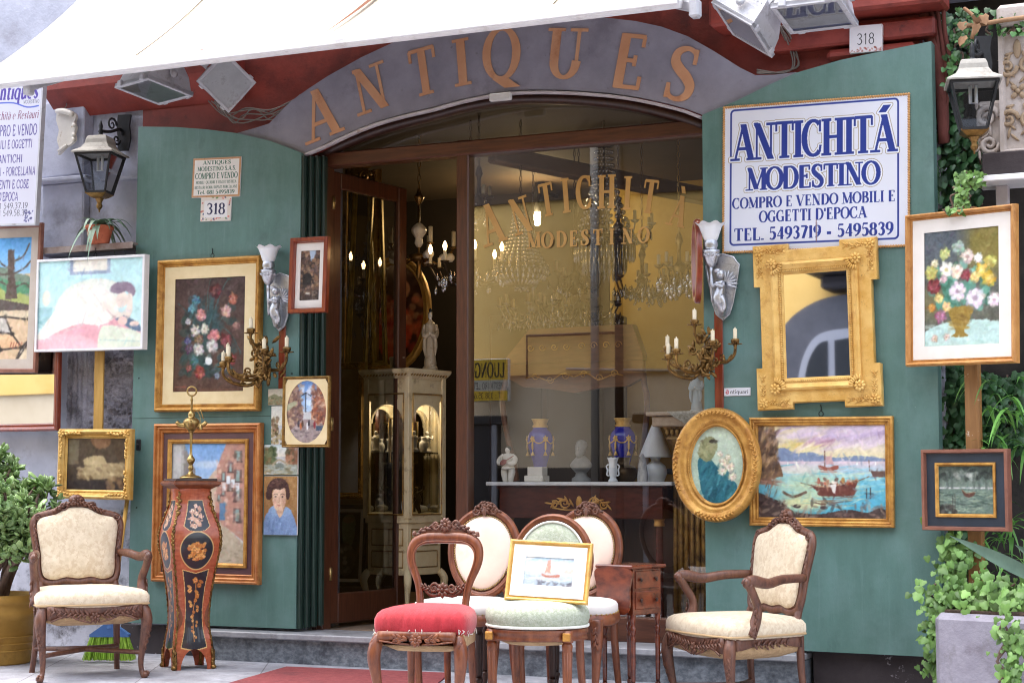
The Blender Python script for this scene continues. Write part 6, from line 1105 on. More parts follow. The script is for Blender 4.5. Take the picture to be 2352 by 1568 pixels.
# ================================================================ inlaid pedestal with an oil lamp
t = thing('pedestal', 'bombe inlaid wooden pedestal with gilt mounts and black floral panels', 'pedestal', GT(440, 10.02, 0), R(52)); PED = t; rosew = M['mahog2']
pf = cr([(.152, 0), (.150, .04), (.150, .09), (.140, .18), (.122, .30), (.125, .42), (.140, .55), (.165, .70), (.186, .82), (.182, .92), (.150, 1.02), (.125, 1.10), (.122, 1.17), (.128, 1.22)], 6)
pz = np.array([p[1] for p in pf]); pr_ = np.array([p[0] for p in pf]); PH = 1.22 * .845; KW = .74
hw = lambda z: np.interp(z / .845, pz, pr_) * KW
def inlay(front):
    c = Cv(96, 420, (168, 80, 44)); c.tex(8, 12, 3); c.tex(5, 40, .4); z2v = lambda z: 1 - z / 1.22; gl = (214, 176, 112); bk = (26, 26, 34)
    if front:
        def panel_(pts): c.poly(pts, gl); cx = sum(p[0] for p in pts) / len(pts); cy = sum(p[1] for p in pts) / len(pts); c.poly([(cx + (x - cx) * .94, cy + (y - cy) * .975) for x, y in pts], bk)
        panel_([(.26, z2v(1.14)), (.74, z2v(1.14)), (.76, z2v(1.06)), (.80, z2v(.965)), (.68, z2v(.935)), (.5, z2v(.925)), (.32, z2v(.935)), (.20, z2v(.965)), (.24, z2v(1.06))])
        c.ell(.5, z2v(.80), .36, .108, gl, 1, .04); c.ell(.5, z2v(.80), .34, .101, bk, 1, .04)
        panel_([(.17, z2v(.675)), (.5, z2v(.65)), (.83, z2v(.675)), (.79, z2v(.55)), (.77, z2v(.40)), (.80, z2v(.25)), (.86, z2v(.145)), (.5, z2v(.125)), (.14, z2v(.145)), (.20, z2v(.25)), (.23, z2v(.40)), (.21, z2v(.55))])
        cols = [(206, 136, 64), (186, 110, 48), (222, 160, 88)]; rr = np.random.RandomState(3)
        for u, v, k in ((.5, z2v(.80), 1), (.44, z2v(.835), .8), (.57, z2v(.83), .8), (.42, z2v(.78), .8), (.58, z2v(.765), .9), (.5, z2v(.845), .7), (.66, z2v(.80), .6), (.34, z2v(.815), .6), (.36, z2v(.765), .55), (.64, z2v(.755), .5), (.5, z2v(.745), .7)): c.flower(u, v, .10 * k, cols[rr.randint(3)], (120, 60, 30))
        c.dabs(50, .32, z2v(.85), .68, z2v(.74), cols, .035, .006, .9, seed=2)
        c.line([(.5, z2v(.62)), (.53, z2v(.5)), (.47, z2v(.38)), (.5, z2v(.19))], .02, cols[0], sub=5)
        for k in range(12): z = .60 - k * .034; s = 1.25 - .07 * k; c.flower(.5 + .13 * s * math.sin(k * 2.3), z2v(z), .085 * s * .8, cols[k % 3], (120, 60, 30)); c.ell(.5 + .14 * s * math.sin(k * 2.3 + 2), z2v(z - .01), .06 * s, .008, cols[(k + 1) % 3], .9, .3, .5)
        for k in range(9): c.flower(.5 + .12 * math.sin(k * 2.1) * (1 if k < 6 else .5), z2v(1.10 - k * .017), .07, [(226, 190, 160), (206, 160, 130), (236, 206, 180)][k % 3], (160, 110, 90))
        c.dabs(30, .32, z2v(1.1), .68, z2v(.95), [(206, 160, 130), (190, 140, 110)], .05, .005, .9, seed=5)
    return c
for k in range(4):
    c = inlay(True); a = PI / 2 * k; ca, sa = math.cos(a), math.sin(a)
    def pos(U, V):
        z = (1 - V) * PH * .985; h = hw(z); x = (U - .5) * 2 * h; y = -h - .012 * np.cos((U - .5) * PI) * (1 if True else 0)
        # cut out foot: lift the middle of the lower edge
        lift = np.clip(.115 * np.sqrt(np.clip(1 - ((U - .5) / .34) ** 2, 0, 1)), 0, 1); z2 = np.maximum(z, lift * 1.0 * (np.abs(U - .5) < .34)); h2 = hw(z2); y = np.where(z2 > z, -h2 - .012 * np.cos((U - .5) * PI), y)
        return x * ca - y * sa, x * sa + y * ca, z2
    c.mesh('veneer_face', pos, M['inlay'], t)
for k in range(4):
    a = PI / 2 * k + PI / 4; d = Vector((math.cos(a), math.sin(a), 0)); m = MB(); zz = [PH * i / 60 for i in range(59)]; pts = [d * (float(hw(z)) * 1.414 + .002) + Vector((0, 0, z)) for z in zz]; m.tube(pts, .005, 6)
    m.leafrow(pts, d, .022, 60, k, .6, .005, .009); m.leafrow(pts[38:52], d, .03, 18, k, .4, .008, .014); m.leafrow(pts[:6], d, .05, 8, k, .3, .010, .02); m.ell(pts[0] + Vector((0, 0, .012)), (.018, .018, .014)); m.leafrow(pts[50:57], d, .03, 6, k, .8, .01, .02); m.build('gilt_mount', M['bronze'], t)
m = MB(); m.box((0, 0, .24), (.19, .19, .25)); m.build('core', rosew, t)
m = MB(); h = float(hw(PH)) + .012; m.loft([[(sx * k, sy * k, z) for sx, sy in ((-1, -1), (1, -1), (1, 1), (-1, 1))] for k, z in ((h - .012, PH - .02), (h, PH - .012), (h + .022, PH + .0), (h + .03, PH + .008), (h + .03, PH + .02), (h + .024, PH + .026))], smooth=False); m.build('cornice', rosew, t)
m = MB(); m.box((0, 0, PH + .033), (h * 2 + .03, h * 2 + .03, .014), .003); m.build('marble_top', mat('dark_marble', S(52, 40, 38), S(84, 66, 60), 14, .25), t)
zt = PH + .041
t = thing('oil_lamp', 'brass oil lamp with three wick spouts and a ring handle, standing on the inlaid pedestal', 'lamp', PED.location + Vector((0, 0, zt)), R(30))
m = MB(); m.lathe([(.062, 0), (.064, .006), (.05, .014), (.03, .02), (.016, .03), (.010, .045), (.016, .06), (.010, .075), (.018, .09), (.024, .105), (.018, .12), (.009, .135), (.007, .18), (.009, .25), (.012, .262), (.022, .275)], n=18, sub=2); m.build('stem', M['brass'], t)
m = MB(); m.lathe([(.008, .27), (.03, .285), (.045, .31), (.046, .33), (.03, .345), (.018, .35), (.02, .37), (.01, .385)], n=18, sub=2)
for k in range(4): a = PI / 2 * k; d = Vector((math.cos(a), math.sin(a), 0)); m.tube([d * .03 + Vector((0, 0, .305)), d * .065 + Vector((0, 0, .305)), d * .085 + Vector((0, 0, .325))], [.018, .013, .011], 8, 2)
m.build('reservoir', M['brass'], t)
m = MB(); m.lathe([(.006, .38), (.006, .44), (.009, .45), (.005, .46), (.005, .475)], n=10); m.tube([(.026 * math.cos(a), 0, .50 + .026 * math.sin(a)) for a in [2 * PI * i / 20 for i in range(20)]], .005, 6, closed=True); m.build('ring_handle', M['brass'], t)
m = MB(); m.tube([(.02, -.02, .40), (.05, -.03, .36), (.055, -.035, .30)], .0018, 4, 2); m.lathe([(.001, .03), (.009, .02), (.012, 0)], (.055, -.035, .28), 8); m.tube([(.05, -.02, .40), (.07, -.02, .34)], .003, 5); m.build('chained_tools', M['brass'], t)

# ================================================================ silver wall lights, wooden strips, bronze candelabra
def sconce(label, x0, y0, x1, y1, Y):
    a = P((x0 + x1) / 2 + 14, y1, Y); top = P((x0 + x1) / 2, y0, Y); H = top.z - a.z; s = H / .50
    t = thing('wall_light', label, 'wall light', a, 0, 'silver cherub wall lights'); t.scale = (s, s, s)
    m = MB(); sh = [(0, .0), (.035, .03), (.055, .09), (.07, .17), (.085, .25), (.09, .285), (.075, .30), (.06, .325), (.0, .345), (-.06, .325), (-.075, .30), (-.09, .285), (-.085, .25), (-.07, .17), (-.055, .09), (-.035, .03)]
    m.prism(sh, -.012, 0); m.tube([(x, -.013, z) for x, z in sh], .005, 6, closed=True); m.build('back_plate', M['silver'], t)
    m = MB(); T = lambda *p: Vector(p)
    m.tube([(0, -.03, .02), (.005, -.05, .06), (-.01, -.06, .11), (.0, -.055, .16), (.0, -.06, .20)], [.016, .024, .03, .026, .02], 10, 3); m.tube([(.0, -.06, .12), (.02, -.06, .07), (.005, -.045, .03)], [.024, .018, .012], 8, 3); m.ell((.006, -.07, .232), (.022, .023, .025)); m.ell((-.01, -.072, .25), (.02, .02, .014))
    m.tube([(-.01, -.06, .195), (-.035, -.08, .17), (-.04, -.075, .21), (-.045, -.07, .25)], [.012, .010, .009, .008], 7, 3); m.tube([(.015, -.06, .19), (.02, -.09, .165), (-.02, -.095, .18)], [.012, .010, .008], 7, 3); m.build('cherub', M['silver'], t)
    m = MB()
    for k in range(7): d = Vector((math.cos(R(-20 + 18 * k)), 0, math.sin(R(-20 + 18 * k)))); m.leaf(Vector((.02, -.045, .185)) + d * .04, d, (0, -1, 0), .075, .014, .004)
    m.build('wing', M['silver'], t)
    m = MB(); m.tube([(-.04, -.07, .09), (-.045, -.07, .2), (-.045, -.07, .28)], [.006, .009, .012], 8, 2); m.lathe([(.012, .27), (.026, .285), (.036, .31), (.044, .345), (.047, .36), (.035, .362), (.032, .37), (.038, .385), (.036, .40), (.032, .415)], (-.045, -.07, 0), 18, 1)
    for k in range(12): a = 2 * PI * k / 12; d = Vector((math.cos(a), math.sin(a), .8)); m.leaf(Vector((-.045 + .034 * math.cos(a), -.07 + .034 * math.sin(a), .325)), d, (math.cos(a), math.sin(a), -.3), .05, .016, .005)
    m.build('torch_cup', M['silver'], t)
    wv = lambda v, th: (.004 * v * v * math.cos(7 * th), .006 * v * v * math.cos(7 * th)); m = MB(); m.lathe([(.03, .405), (.038, .42), (.046, .445), (.053, .465), (.058, .48), (.066, .492), (.076, .5)], (-.045, -.07, 0), 42, 3, wv); m.build('glass_shade', M['frost'], t); return t
sconce('silver cherub wall light with white glass shade, to the right of the dark flower picture', 594, 570, 667, 760, -.02)
sconce('silver cherub wall light with white glass shade, beside the big blue and white sign', 1607, 517, 1690, 735, -.02)
for lab, px in (('narrow wooden strip under the left silver wall light', (640, 700, 656, 895)), ('narrow red brown wooden strip under the right silver wall light', (1641, 700, 1661, 945))):
    c, W_, H_ = hang(*px, -.006); t = thing('wooden_strip', lab, 'wood strip', c); m = MB(); m.box((0, .003, 0), (W_, .008, H_), .002); m.box((W_ * .36, -.004, 0), (W_ * .2, .008, H_), .001); m.build('strip', M['redframe'], t)
def candelabra(label, x0, y0, x1, y1, Y, seed):
    c = P((x0 + x1) / 2, (y0 + y1) / 2, Y); Wd = P(x1, 800, Y).x - P(x0, 800, Y).x; t = thing('candle_wall_light', label, 'candelabra', c, 0, 'bronze candle wall lights'); s = Wd / .40; t.scale = (s, s, s); rnd = random.Random(seed)
    m = MB(); nr = (0, -1, 0)
    for k in range(46):
        z = rnd.uniform(-.12, .13); x = rnd.gauss(0, .030 + .02 * (abs(z) < .07)); d = Vector((x * 6 + rnd.uniform(-.5, .5), 0, z * 4 + rnd.uniform(-.6, .6))); m.leaf((x, -.035 - rnd.random() * .05, z), d if d.length > .1 else (0, 0, 1), (rnd.uniform(-.5, .5), -1, rnd.uniform(-.5, .5)), rnd.uniform(.035, .07), .022, .009)
    m.ell((0, -.03, -.02), (.03, .03, .08))
    for k in range(6): m.spiral((rnd.uniform(-.07, .07), -.06, rnd.uniform(-.07, .06)), .026, 1.5, nr, .007, (1, 0, 0), rnd.choice((-1, 1)))
    m.build('back_plate', M['bronze'], t)
    for ex, ey, ez, top in ((-.19, -.10, .015, 0), (-.15, -.20, -.035, 0), (-.095, -.235, -.01, 0), (.075, -.16, .03, 0), (.175, -.10, .04, 0), (-.035, -.12, .145, 1)):

        m = MB(); m.tube([(0, -.04, -.04 if not top else .06), (ex * .35, ey * .4, ez - .085 if not top else .08), (ex * .75, ey * .8, ez - .08 if not top else .09), (ex * .98, ey, ez - .045), (ex, ey, ez)], [.011, .010, .009, .008, .008], 8, 4); m.spiral((ex * .5, ey * .5, ez - .06), .022, 1.3, (ey, -ex, 0), .006, (0, 0, -1))
        m.leaf((ex * .8, ey * .85, ez - .07), (ex, ey, .3), (0, 0, 1), .06, .024, .006); m.leaf((ex * .6, ey * .6, ez - .075), (ex, ey, -.4), (0, 0, 1), .05, .02, .006); a_ = m.build('arm', M['bronze'], t)
        m = MB(); m.lathe([(.007, -.012), (.012, 0), (.020, .01), (.022, .028), (.015, .03), (.010, .03)], (ex, ey, ez), 14, 2)
        for k in range(8): an = 2 * PI * k / 8; m.leaf((ex + .026 * math.cos(an), ey + .026 * math.sin(an), ez + .004), (math.cos(an), math.sin(an), .15), (0, 0, 1), .03, .014, .003)
        m.build('drip_pan', M['bronze'], a_); m = MB(); m.lathe([(.0105, .02), (.0105, .078), (.009, .082), (.003, .083), (.003, .09)], (ex, ey, ez), 12); m.build('candle', M['wax'], a_)
    return t
candelabra('bronze six light candle wall light before the dark flower picture frame', 543, 775, 690, 890, -.06, 4)
candelabra('bronze six light candle wall light on the right, between the window and the gold mirror', 1543, 745, 1712, 885, -.06, 9)
# a dark stained board edge beside the right wall light
c, W_, H_ = hang(1599, 503, 1614, 697, -.04); t = thing('oval_picture', 'reddish oval picture seen edge on at the right window jamb', 'painting', c + Vector((-.0, .0, 0)), R(-62)); m = MB(); m.ovalmould(.20, H_, [(0, 0), (0, .02), (.01, .03), (.03, .03), (.04, .01), (.09, .01)]); m.build('frame', M['redframe'], t)

# ================================================================ lanterns
def lantern(label, xc, ytop, yb, Y, dx, dist=None, shelf=False):
    top = P(xc, ytop, Y); bot = P(xc, yb, Y); H = top.z - bot.z; s = H / .40; t = thing('wall_lantern', label, 'lantern', Vector((bot.x, Y, bot.z)), R(14), 'black and grey wall lanterns'); t.scale = (s, s, s)
    sq = lambda h, z: [(-h, -h, z), (h, -h, z), (h, h, z), (-h, h, z)]
    m = MB(); m.loft([sq(.05, .455), sq(.06, .45), sq(.068, .43), sq(.072, .405), sq(.09, .375), sq(.125, .352), sq(.135, .345), sq(.135, .338)], smooth=False); m.build('roof', M['lampgrey'], t)
    m = MB(); a, b = .062, .115; z0, z1 = .10, .338
    for sx in (-1, 1):
        for sy in (-1, 1): m.bar((sx * a, sy * a, z0), (sx * b, sy * b, z1), .012, .012, .002)
    for k in range(4):
        q = [(-1, -1), (1, -1), (1, 1), (-1, 1)]; p0, p1 = q[k], q[(k + 1) % 4]; m.bar((p0[0] * a, p0[1] * a, z0), (p1[0] * a, p1[1] * a, z0), .014, .014); m.bar((p0[0] * b, p0[1] * b, z1 - .006), (p1[0] * b, p1[1] * b, z1 - .006), .012, .016)
    m.build('cage', M['black'], t)
    m = MB(); a2, b2 = .057, .109
    for k in range(4):
        q = [(-1, -1), (1, -1), (1, 1), (-1, 1)]; p0, p1 = q[k], q[(k + 1) % 4]; m.add([(p0[0] * a2, p0[1] * a2, z0), (p1[0] * a2, p1[1] * a2, z0), (p1[0] * b2, p1[1] * b2, z1 - .012), (p0[0] * b2, p0[1] * b2, z1 - .012)], [(0, 1, 2, 3)], False)
    m.build('glass_pane', M['lglass'], t)
    m = MB(); m.loft([sq(.067, .10), sq(.067, .092), sq(.04, .07), sq(.028, .065)], smooth=False); m.lathe([(.03, .068), (.02, .05), (.014, .035), (.02, .02), (.016, .005), (.006, -.005), (.004, -.02)], n=14, sub=2); m.build('base_finial', M['bronze'], t)
    m = MB(); m.tube([(-.014, 0, .33), (-.014, 0, .24), (.014, 0, .24), (.014, 0, .33)], .009, 8); m.build('lamp_tube', M['frost'], t)
    m = MB(); m.lathe([(.05, .452), (.02, .462), (.012, .475), (.018, .485), (.010, .50), (.014, .52), (.008, .54), (.003, .555)], n=12); m.tube([(0, 0, .49), (.03, .08, .50), (.06, .16, .53), (.06, .20, .50)], [.010, .010, .010, .012], 8, 4); m.spiral((.03, .10, .55), .045, 1.4, (1, -.3, 0), .008, (0, 1, 0)); m.spiral((.045, .14, .46), .035, 1.3, (1, -.3, 0), .008, (0, 1, 0), -1); m.build('bracket', M['black'], t)
    m = MB(); m.prism([(.03, .40), (.10, .40), (.115, .48), (.105, .56), (.115, .63), (.03, .63), (.02, .56), (.03, .48)], .19, .21); m.build('wall_plate', M['black'], t); return t
lantern('black lantern with grey roof on the left grey wall, above a potted plant', 228, 334, 480, -.10, 0)
lantern('large black lantern with beige roof at the right, among the ivy', 2238, 165, 345, -.24, 0)
# ================================================================ awning
YA = -1.15; zb_ = (P(300, 152, YA).z + P(1300, 32, YA).z) / 2; xa0 = P(-60, 190, YA).x; xa1 = P(1562, 0, YA).x
AT = thing('awning', 'large cream canvas awning with a white front bar above the shop door', 'awning', ((xa0 + xa1) / 2, YA, zb_))
m = MB(); Lh = (xa1 - xa0) / 2; m.tube([(-Lh, 0, 0), (Lh, 0, 0)], .036, 12, ref=(0, 1, 0), rb=1.15); m.box((0, -.03, -.012), (2 * Lh, .02, .03), .004); m.build('front_bar', M['white'], AT)
m = MB(); nx_, ny_ = 90, 16; Lx = Lh - .02; sl_ = Vector((0, 1.12, .92)); vs = []
for j in range(ny_ + 1):
    for i in range(nx_ + 1):
        u, v = i / nx_, j / ny_; sag = -.05 * math.sin(PI * v) + .012 * math.exp(-v * 14) * math.sin(u * 90) * math.sin(u * 23) + .006 * math.sin(u * 40 + v * 5); x = -Lx + 2 * Lx * u
        vs.append((x, sl_.y * v, .03 + sl_.z * v + sag))
fs = [(j * (nx_ + 1) + i, j * (nx_ + 1) + i + 1, (j + 1) * (nx_ + 1) + i + 1, (j + 1) * (nx_ + 1) + i) for j in range(ny_) for i in range(nx_) ]
m.add(vs, fs); m.build('canvas', M['awning'], AT)
m = MB()
for px in (300, 1262):
    xx = P(px, 140 if px < 500 else 20, YA).x - AT.location.x; m.tube([(xx, sl_.y * v - .004, .036 + sl_.z * v - .05 * math.sin(PI * v)) for v in [i / 20 for i in range(1, 21)]], .003, 5)
m.build('seam', mat('seam_thread', S(130, 120, 108), rough=.8), AT)
xx = P(745, 76, YA).x - AT.location.x; m = MB(); pts = []
for i in range(9): v = .03 + i * .11; pts.append((xx + .02 * i, sl_.y * v - .012, .042 + sl_.z * v - .05 * math.sin(PI * v)))
w_ = [.002, .008, .014, .018, .02, .022, .022, .02, .02]; m.add([(p[0] - a, p[1], p[2]) for p, a in zip(pts, w_)] + [(p[0] + a, p[1], p[2]) for p, a in zip(pts, w_)], [(i, i + 1, 10 + i, 9 + i) for i in range(8)], False); m.build('torn_flap', mat('torn_edge', S(110, 66, 44), rough=.9), AT)
for px, py in ((72, 178), (1600, 34)):
    m = MB(); p = P(px, py, YA + .06) - AT.location; p.z = -.03; m.bar(p, p + Vector((.12 if px < 500 else -.3, .35, .16)), .05, .05, .006); m.box(p + Vector((0, -.02, -.01)), (.05, .06, .09), .01); m.build('folding_arm', M['flood'], AT)

# ================================================================ floodlights
def flood(label, c, yaw, tilt, s, roll=0, name='floodlight'):
    t = thing(name, label, 'floodlight', c, 0, 'white floodlights'); t.scale = (s, s, s); Mx = Matrix.Rotation(yaw, 4, 'Z') @ Matrix.Rotation(tilt, 4, 'X') @ Matrix.Rotation(roll, 4, 'Y')
    rr = lambda w, h, y: [(-w, y, -h), (w, y, -h), (w, y, h), (-w, y, h)]
    m = MB(); m.M = Mx; m.loft([rr(.07, .05, .13), rr(.09, .07, .12), rr(.115, .10, .06), rr(.125, .115, 0), rr(.135, .125, -.005), rr(.135, .125, -.02), rr(.118, .108, -.022)], smooth=False)
    for k in range(9): m.box((-.064 + .016 * k, .135, 0), (.004, .05, .15))
    for k in range(7): m.box((0, .05, -.066 + .022 * k), (.21, .09, .003))
    for s_ in (-1, 1): m.box((s_ * .09, -.012, .128), (.03, .03, .012), .003); m.box((s_ * .09, -.012, -.128), (.03, .03, .012), .003)
    m.build('housing', M['flood'], t); m = MB(); m.M = Mx; m.rectmould(.27, .25, [(0, .006), (0, .026), (.012, .028), (.020, .024)]); m.build('glass_frame', M['flood'], t); m = MB(); m.M = Mx; m.add([(-.118, -.023, -.108), (.118, -.023, -.108), (.118, -.023, .108), (-.118, -.023, .108)], [(0, 1, 2, 3)], False); m.build('front_glass', M['glass'], t)
    m = MB(); m.M = Mx; m.add([(-.116, -.018, -.106), (.116, -.018, -.106), (.116, -.018, .106), (-.116, -.018, .106)], [(0, 1, 2, 3)], False); m.build('reflector_back', mat('reflector', S(150, 152, 156), rough=.25, metal=.6) if 'reflector' not in bpy.data.materials else bpy.data.materials['reflector'], t)
    m = MB(); m.M = Mx; m.box((0, -.0195, -.072), (.20, .002, .052)); m.build('label_panel', M['black'], t)
    m = MB(); m.M = Mx; m.ell((0, -.010, .03), (.06, .008, .010)); m.build('bulb_tube', M['frost'], t)
    m = MB(); m.M = Mx
    for s_ in (-1, 1): m.bar((s_ * .142, .04, 0), (s_ * .142, .24, .02), .012, .04, .003); m.tube([(s_ * .15, .04, 0), (s_ * .135, .04, 0)], .018, 10)
    m.bar((-.145, .24, .02), (.145, .24, .02), .035, .012, .003); m.build('bracket', M['flood'], t); return t
flood('left white floodlight hanging level under the awning, seen from the side', P(355, 200, -.42), R(-20), R(80), 1.3)
flood('tilted white floodlight with glass facing the street, beside the level one', P(518, 188, -.42), R(52), R(14), .98, R(38))
flood('white floodlight turned away with its ribbed back showing, left of the plaque', P(1712, 60, -.50), R(-70), R(50), 1.15, R(-30))
flood('large white floodlight pointing down at the street, nearest the grey plaque', P(1872, 26, -.55), R(-2), R(80), 1.3)
cb = thing('cable_bundle', 'loose grey cables running from the left floodlights to the sign board', 'cable', P(560, 260, .08)); m = MB(); rnd = random.Random(5); L0 = cb.location
for k in range(6):
    q = [P(490 + rnd.uniform(-12, 12), 232, -.1), P(530 + rnd.uniform(-20, 20), 275 + rnd.uniform(-14, 10), .03), P(575 + rnd.uniform(-15, 15), 262 + rnd.uniform(-20, 24), .06), P(640 + rnd.uniform(-20, 10), 262 + rnd.uniform(-20, 14), .05), P(690, 222 + rnd.uniform(-6, 8), .05)]; m.tube([p - L0 for p in q], .0045, 5, 5)
m.build('cable', M['wire'], cb)
cb = thing('cable_bundle', 'loose grey cables hanging below the right floodlights along the red fascia', 'cable', P(1830, 110, .0)); m = MB(); L0 = cb.location
for k in range(4):
    q = [P(1795 + rnd.uniform(-6, 6), 60, -.2), P(1812 + rnd.uniform(-8, 8), 100 + rnd.uniform(-10, 10), .04), P(1828 + rnd.uniform(-8, 8), 150, .1), P(1790 + rnd.uniform(-20, 10), 168, .06), P(1738, 166 + rnd.uniform(-6, 4), .02)]; m.tube([p - L0 for p in q], .0045, 5, 5)
m.build('cable', M['wire'], cb)

# ================================================================ small things on the left wall
c, W_, H_ = hang(112, 242, 176, 354, .0); t = thing('scroll_plaque', 'cream ceramic scroll plaque with curled ragged edges, wired to the grey wall', 'plaque', c)
sc_ = [(-.2, .42), (-.05, .36), (.15, .40), (.36, .34), (.46, .24), (.40, .12), (.46, .02), (.40, -.10), (.44, -.22), (.28, -.32), (.12, -.36), (-.04, -.45), (-.16, -.50), (-.12, -.36), (-.2, -.2), (-.14, 0), (-.24, .2)]
m = MB(); m.prism([(x * W_, z * H_) for x, z in cr(sc_, 3, True)], 0, .025); m.tube([(-.18 * W_, -.012, .38 * H_), (.1 * W_, -.022, .36 * H_), (.4 * W_, -.014, .28 * H_)], [.016, .02, .018], 8, 3)
for z in (.1, -.1, -.2): m.tube([(.40 * W_, -.006, z * H_), (.45 * W_, -.006, (z - .06) * H_)], .012, 7)
m.tube([(-.1 * W_, -.008, -.44 * H_), (.2 * W_, -.012, -.34 * H_)], .012, 7); m.build('scroll', M['porc'], t); m = MB(); m.tube([(0, 0, .4 * H_), (.01, .02, .5 * H_), (-.005, .04, .6 * H_)], .003, 5, 3); m.build('hanging_wire', M['wire'], t)
# perforated shelf and potted plant
c, W_, H_ = hang(86, 558, 312, 576, -.06); t = thing('metal_shelf', 'rusty perforated metal shelf bracket on the grey wall below the lantern', 'shelf', c); m = MB(); m.box((0, 0, 0), (W_, .05, .012), .002); m.box((0, -.03, -.012), (W_, .006, .04), .001); m.box((0, .12, .0), (W_ * .8, .2, .008)); m.build('angle_bar', mat('rusty_angle', S(150, 140, 134), S(120, 96, 84), 12, .7), t)
def pot(m, r, h, k=.72): m.lathe([(r * k * .2, 0), (r * k, 0), (r * k, .004), (r * .95, h * .82), (r * 1.04, h * .83), (r * 1.06, h), (r * .96, h), (r * .94, h * .9), (.002, h * .88)], n=28)
p = P(228, 560, -.09); t = thing('potted_plant', 'small terracotta pot with arching striped leaves on the metal shelf', 'plant', p); m = MB(); pot(m, .085, .11); m.build('pot', M['terra'], t); m = MB(); rnd = random.Random(11)
def strap(m, base, a, L, lift, w_, n=9, droop=1.0, fold=.3):
    d = Vector((math.cos(a), math.sin(a), 0)); b = Vector((-d.y, d.x, 0)); vs = []
    for i in range(n + 1):
        u = i / n; q = base + d * (L * u * (.9 - .15 * u)) + Vector((0, 0, lift * u - droop * L * u * u)); ww = w_ * (1 - u ** 2.2) * (.6 + .7 * min(1, u * 3)); vs += [q - b * ww, q + Vector((0, 0, -ww * fold)), q + b * ww]
    m.add(vs, [(3 * i + k, 3 * i + k + 1, 3 * i + k + 4, 3 * i + k + 3) for i in range(n) for k in (0, 1)])
for k in range(26): strap(m, Vector((rnd.uniform(-.02, .02), rnd.uniform(-.02, .02), .10)), rnd.uniform(0, 2 * PI), rnd.uniform(.16, .30), rnd.uniform(.10, .28), rnd.uniform(.010, .016), droop=rnd.uniform(.7, 1.5))
m.build('foliage', M['aloe'], t)
# yellow post, broom
c, W_, H_ = hang(217, 804, 238, 990, -.02); t = thing('wooden_strip', 'yellow wooden strip hanging from the pale painting down to the small gold frame', 'wood strip', c); m = MB(); m.box((0, 0, 0), (W_, .014, H_), .002); m.build('strip', M['ywood'], t)
t = thing('broom', 'broom with yellow stick, blue head and lime green bristles behind the left armchair', 'broom', GT(262, 10.3, 0), R(24)); br = t.location
tp = P(293, 1140, -.02) - br; tp = Matrix.Rotation(R(-24), 3, 'Z') @ tp; m = MB(); m.tube([(0, 0, .22), tp], .013, 10); m.build('stick', M['ywood'], t); m = MB(); m.lathe([(.02, .26), (.022, .22), (.03, .2)], n=10); m.loft([[(-.03, -.02, .225), (.03, -.02, .225), (.03, .02, .225), (-.03, .02, .225)], [(-.115, -.026, .165), (.115, -.026, .165), (.115, .026, .165), (-.115, .026, .165)], [(-.115, -.026, .15), (.115, -.026, .15), (.115, .026, .15), (-.115, .026, .15)]], smooth=False); m.build('head', mat('blue_plastic', S(70, 110, 170), S(80, 122, 184), 5, .4), t); m = MB(); rnd = random.Random(1)
for k in range(420): x = rnd.uniform(-.11, .11); y = rnd.uniform(-.022, .022); m.tube([(x, y, .152), (x * 1.35 + rnd.uniform(-.01, .01), y * 1.6, .012 + rnd.random() * .015)], .0028, 3, caps=False)
m.build('bristles', mat('lime_bristle', S(150, 200, 60), S(176, 220, 90), 9, .5, isl=.2), t)
# jade plant
t = thing('potted_tree', 'jade plant with thick grey brown stems in an ochre pot by the left armchair', 'plant', GT(-5, 10.3, 0)); m = MB(); m.lathe([(.05, 0), (.215, 0), (.22, .01), (.245, .25), (.262, .255), (.27, .30), (.262, .345), (.275, .35), (.278, .40), (.26, .40), (.25, .36), (.01, .35)], n=40)
for z in (.08, .12, .16): m.lathe([(.224 + z * .1, z - .004), (.23 + z * .1, z), (.224 + z * .1, z + .004)], n=40)
m.build('pot', M['ochre'], t); m = MB(); m.lathe([(.25, .37), (.001, .38)], n=24); m.build('soil', M['soil'], t)
st_ = MB(); lv = MB(); rnd = random.Random(21); jx = GT(85, 10.3).x - t.location.x
def jade(p, d, r, L, lev):
    d = Vector((d.x - max(0, p.x - jx) * 3, d.y, d.z)).normalized()
    q = p + d * L; mid = p + d * L * .5 + Vector((rnd.uniform(-1, 1), rnd.uniform(-1, 1), 0)) * L * .1; st_.tube([p, mid, q], [r, r * .85, r * .72], 8, 3)
    if lev == 0 or lev == 1:
        for k in range(22 if lev == 0 else 13):
            e = Vector((rnd.gauss(0, 1), rnd.gauss(0, 1), rnd.gauss(.25, .8))).normalized(); c_ = q + e * rnd.uniform(.005, .075); n_ = Vector((rnd.gauss(0, .6), rnd.gauss(0, .6), 1)); lv.leaf(c_, (e + Vector((0, 0, .3))).cross(Vector((rnd.random(), rnd.random(), .2))) + e, n_ if abs(n_.normalized().dot(e)) < .95 else Vector((1, 0, 0)), rnd.uniform(.044, .072), rnd.uniform(.030, .044), .005, 6)
    if lev:
        for k in range(3 if lev > 1 else 3):
            dd = (d + Vector((rnd.gauss(0, .5), rnd.gauss(0, .5), rnd.gauss(.2, .3)))).normalized(); jade(q if k else mid.lerp(q, .2), dd, r * .7, L * rnd.uniform(.7, .95), lev - 1)
for a, tl_, L in ((.3, .35, .22), (2.2, .3, .27), (4.0, .45, .2), (5.3, .35, .25), (1.2, .12, .3), (3.1, .6, .2), (5.9, .6, .18)): jade(Vector((.06 * math.cos(a), .06 * math.sin(a), .36)), Vector((math.cos(a) * tl_, math.sin(a) * tl_, 1)).normalized(), .026, L, 3)
st_.build('trunk', M['bark'], t); lv.build('foliage', M['jade'], t)
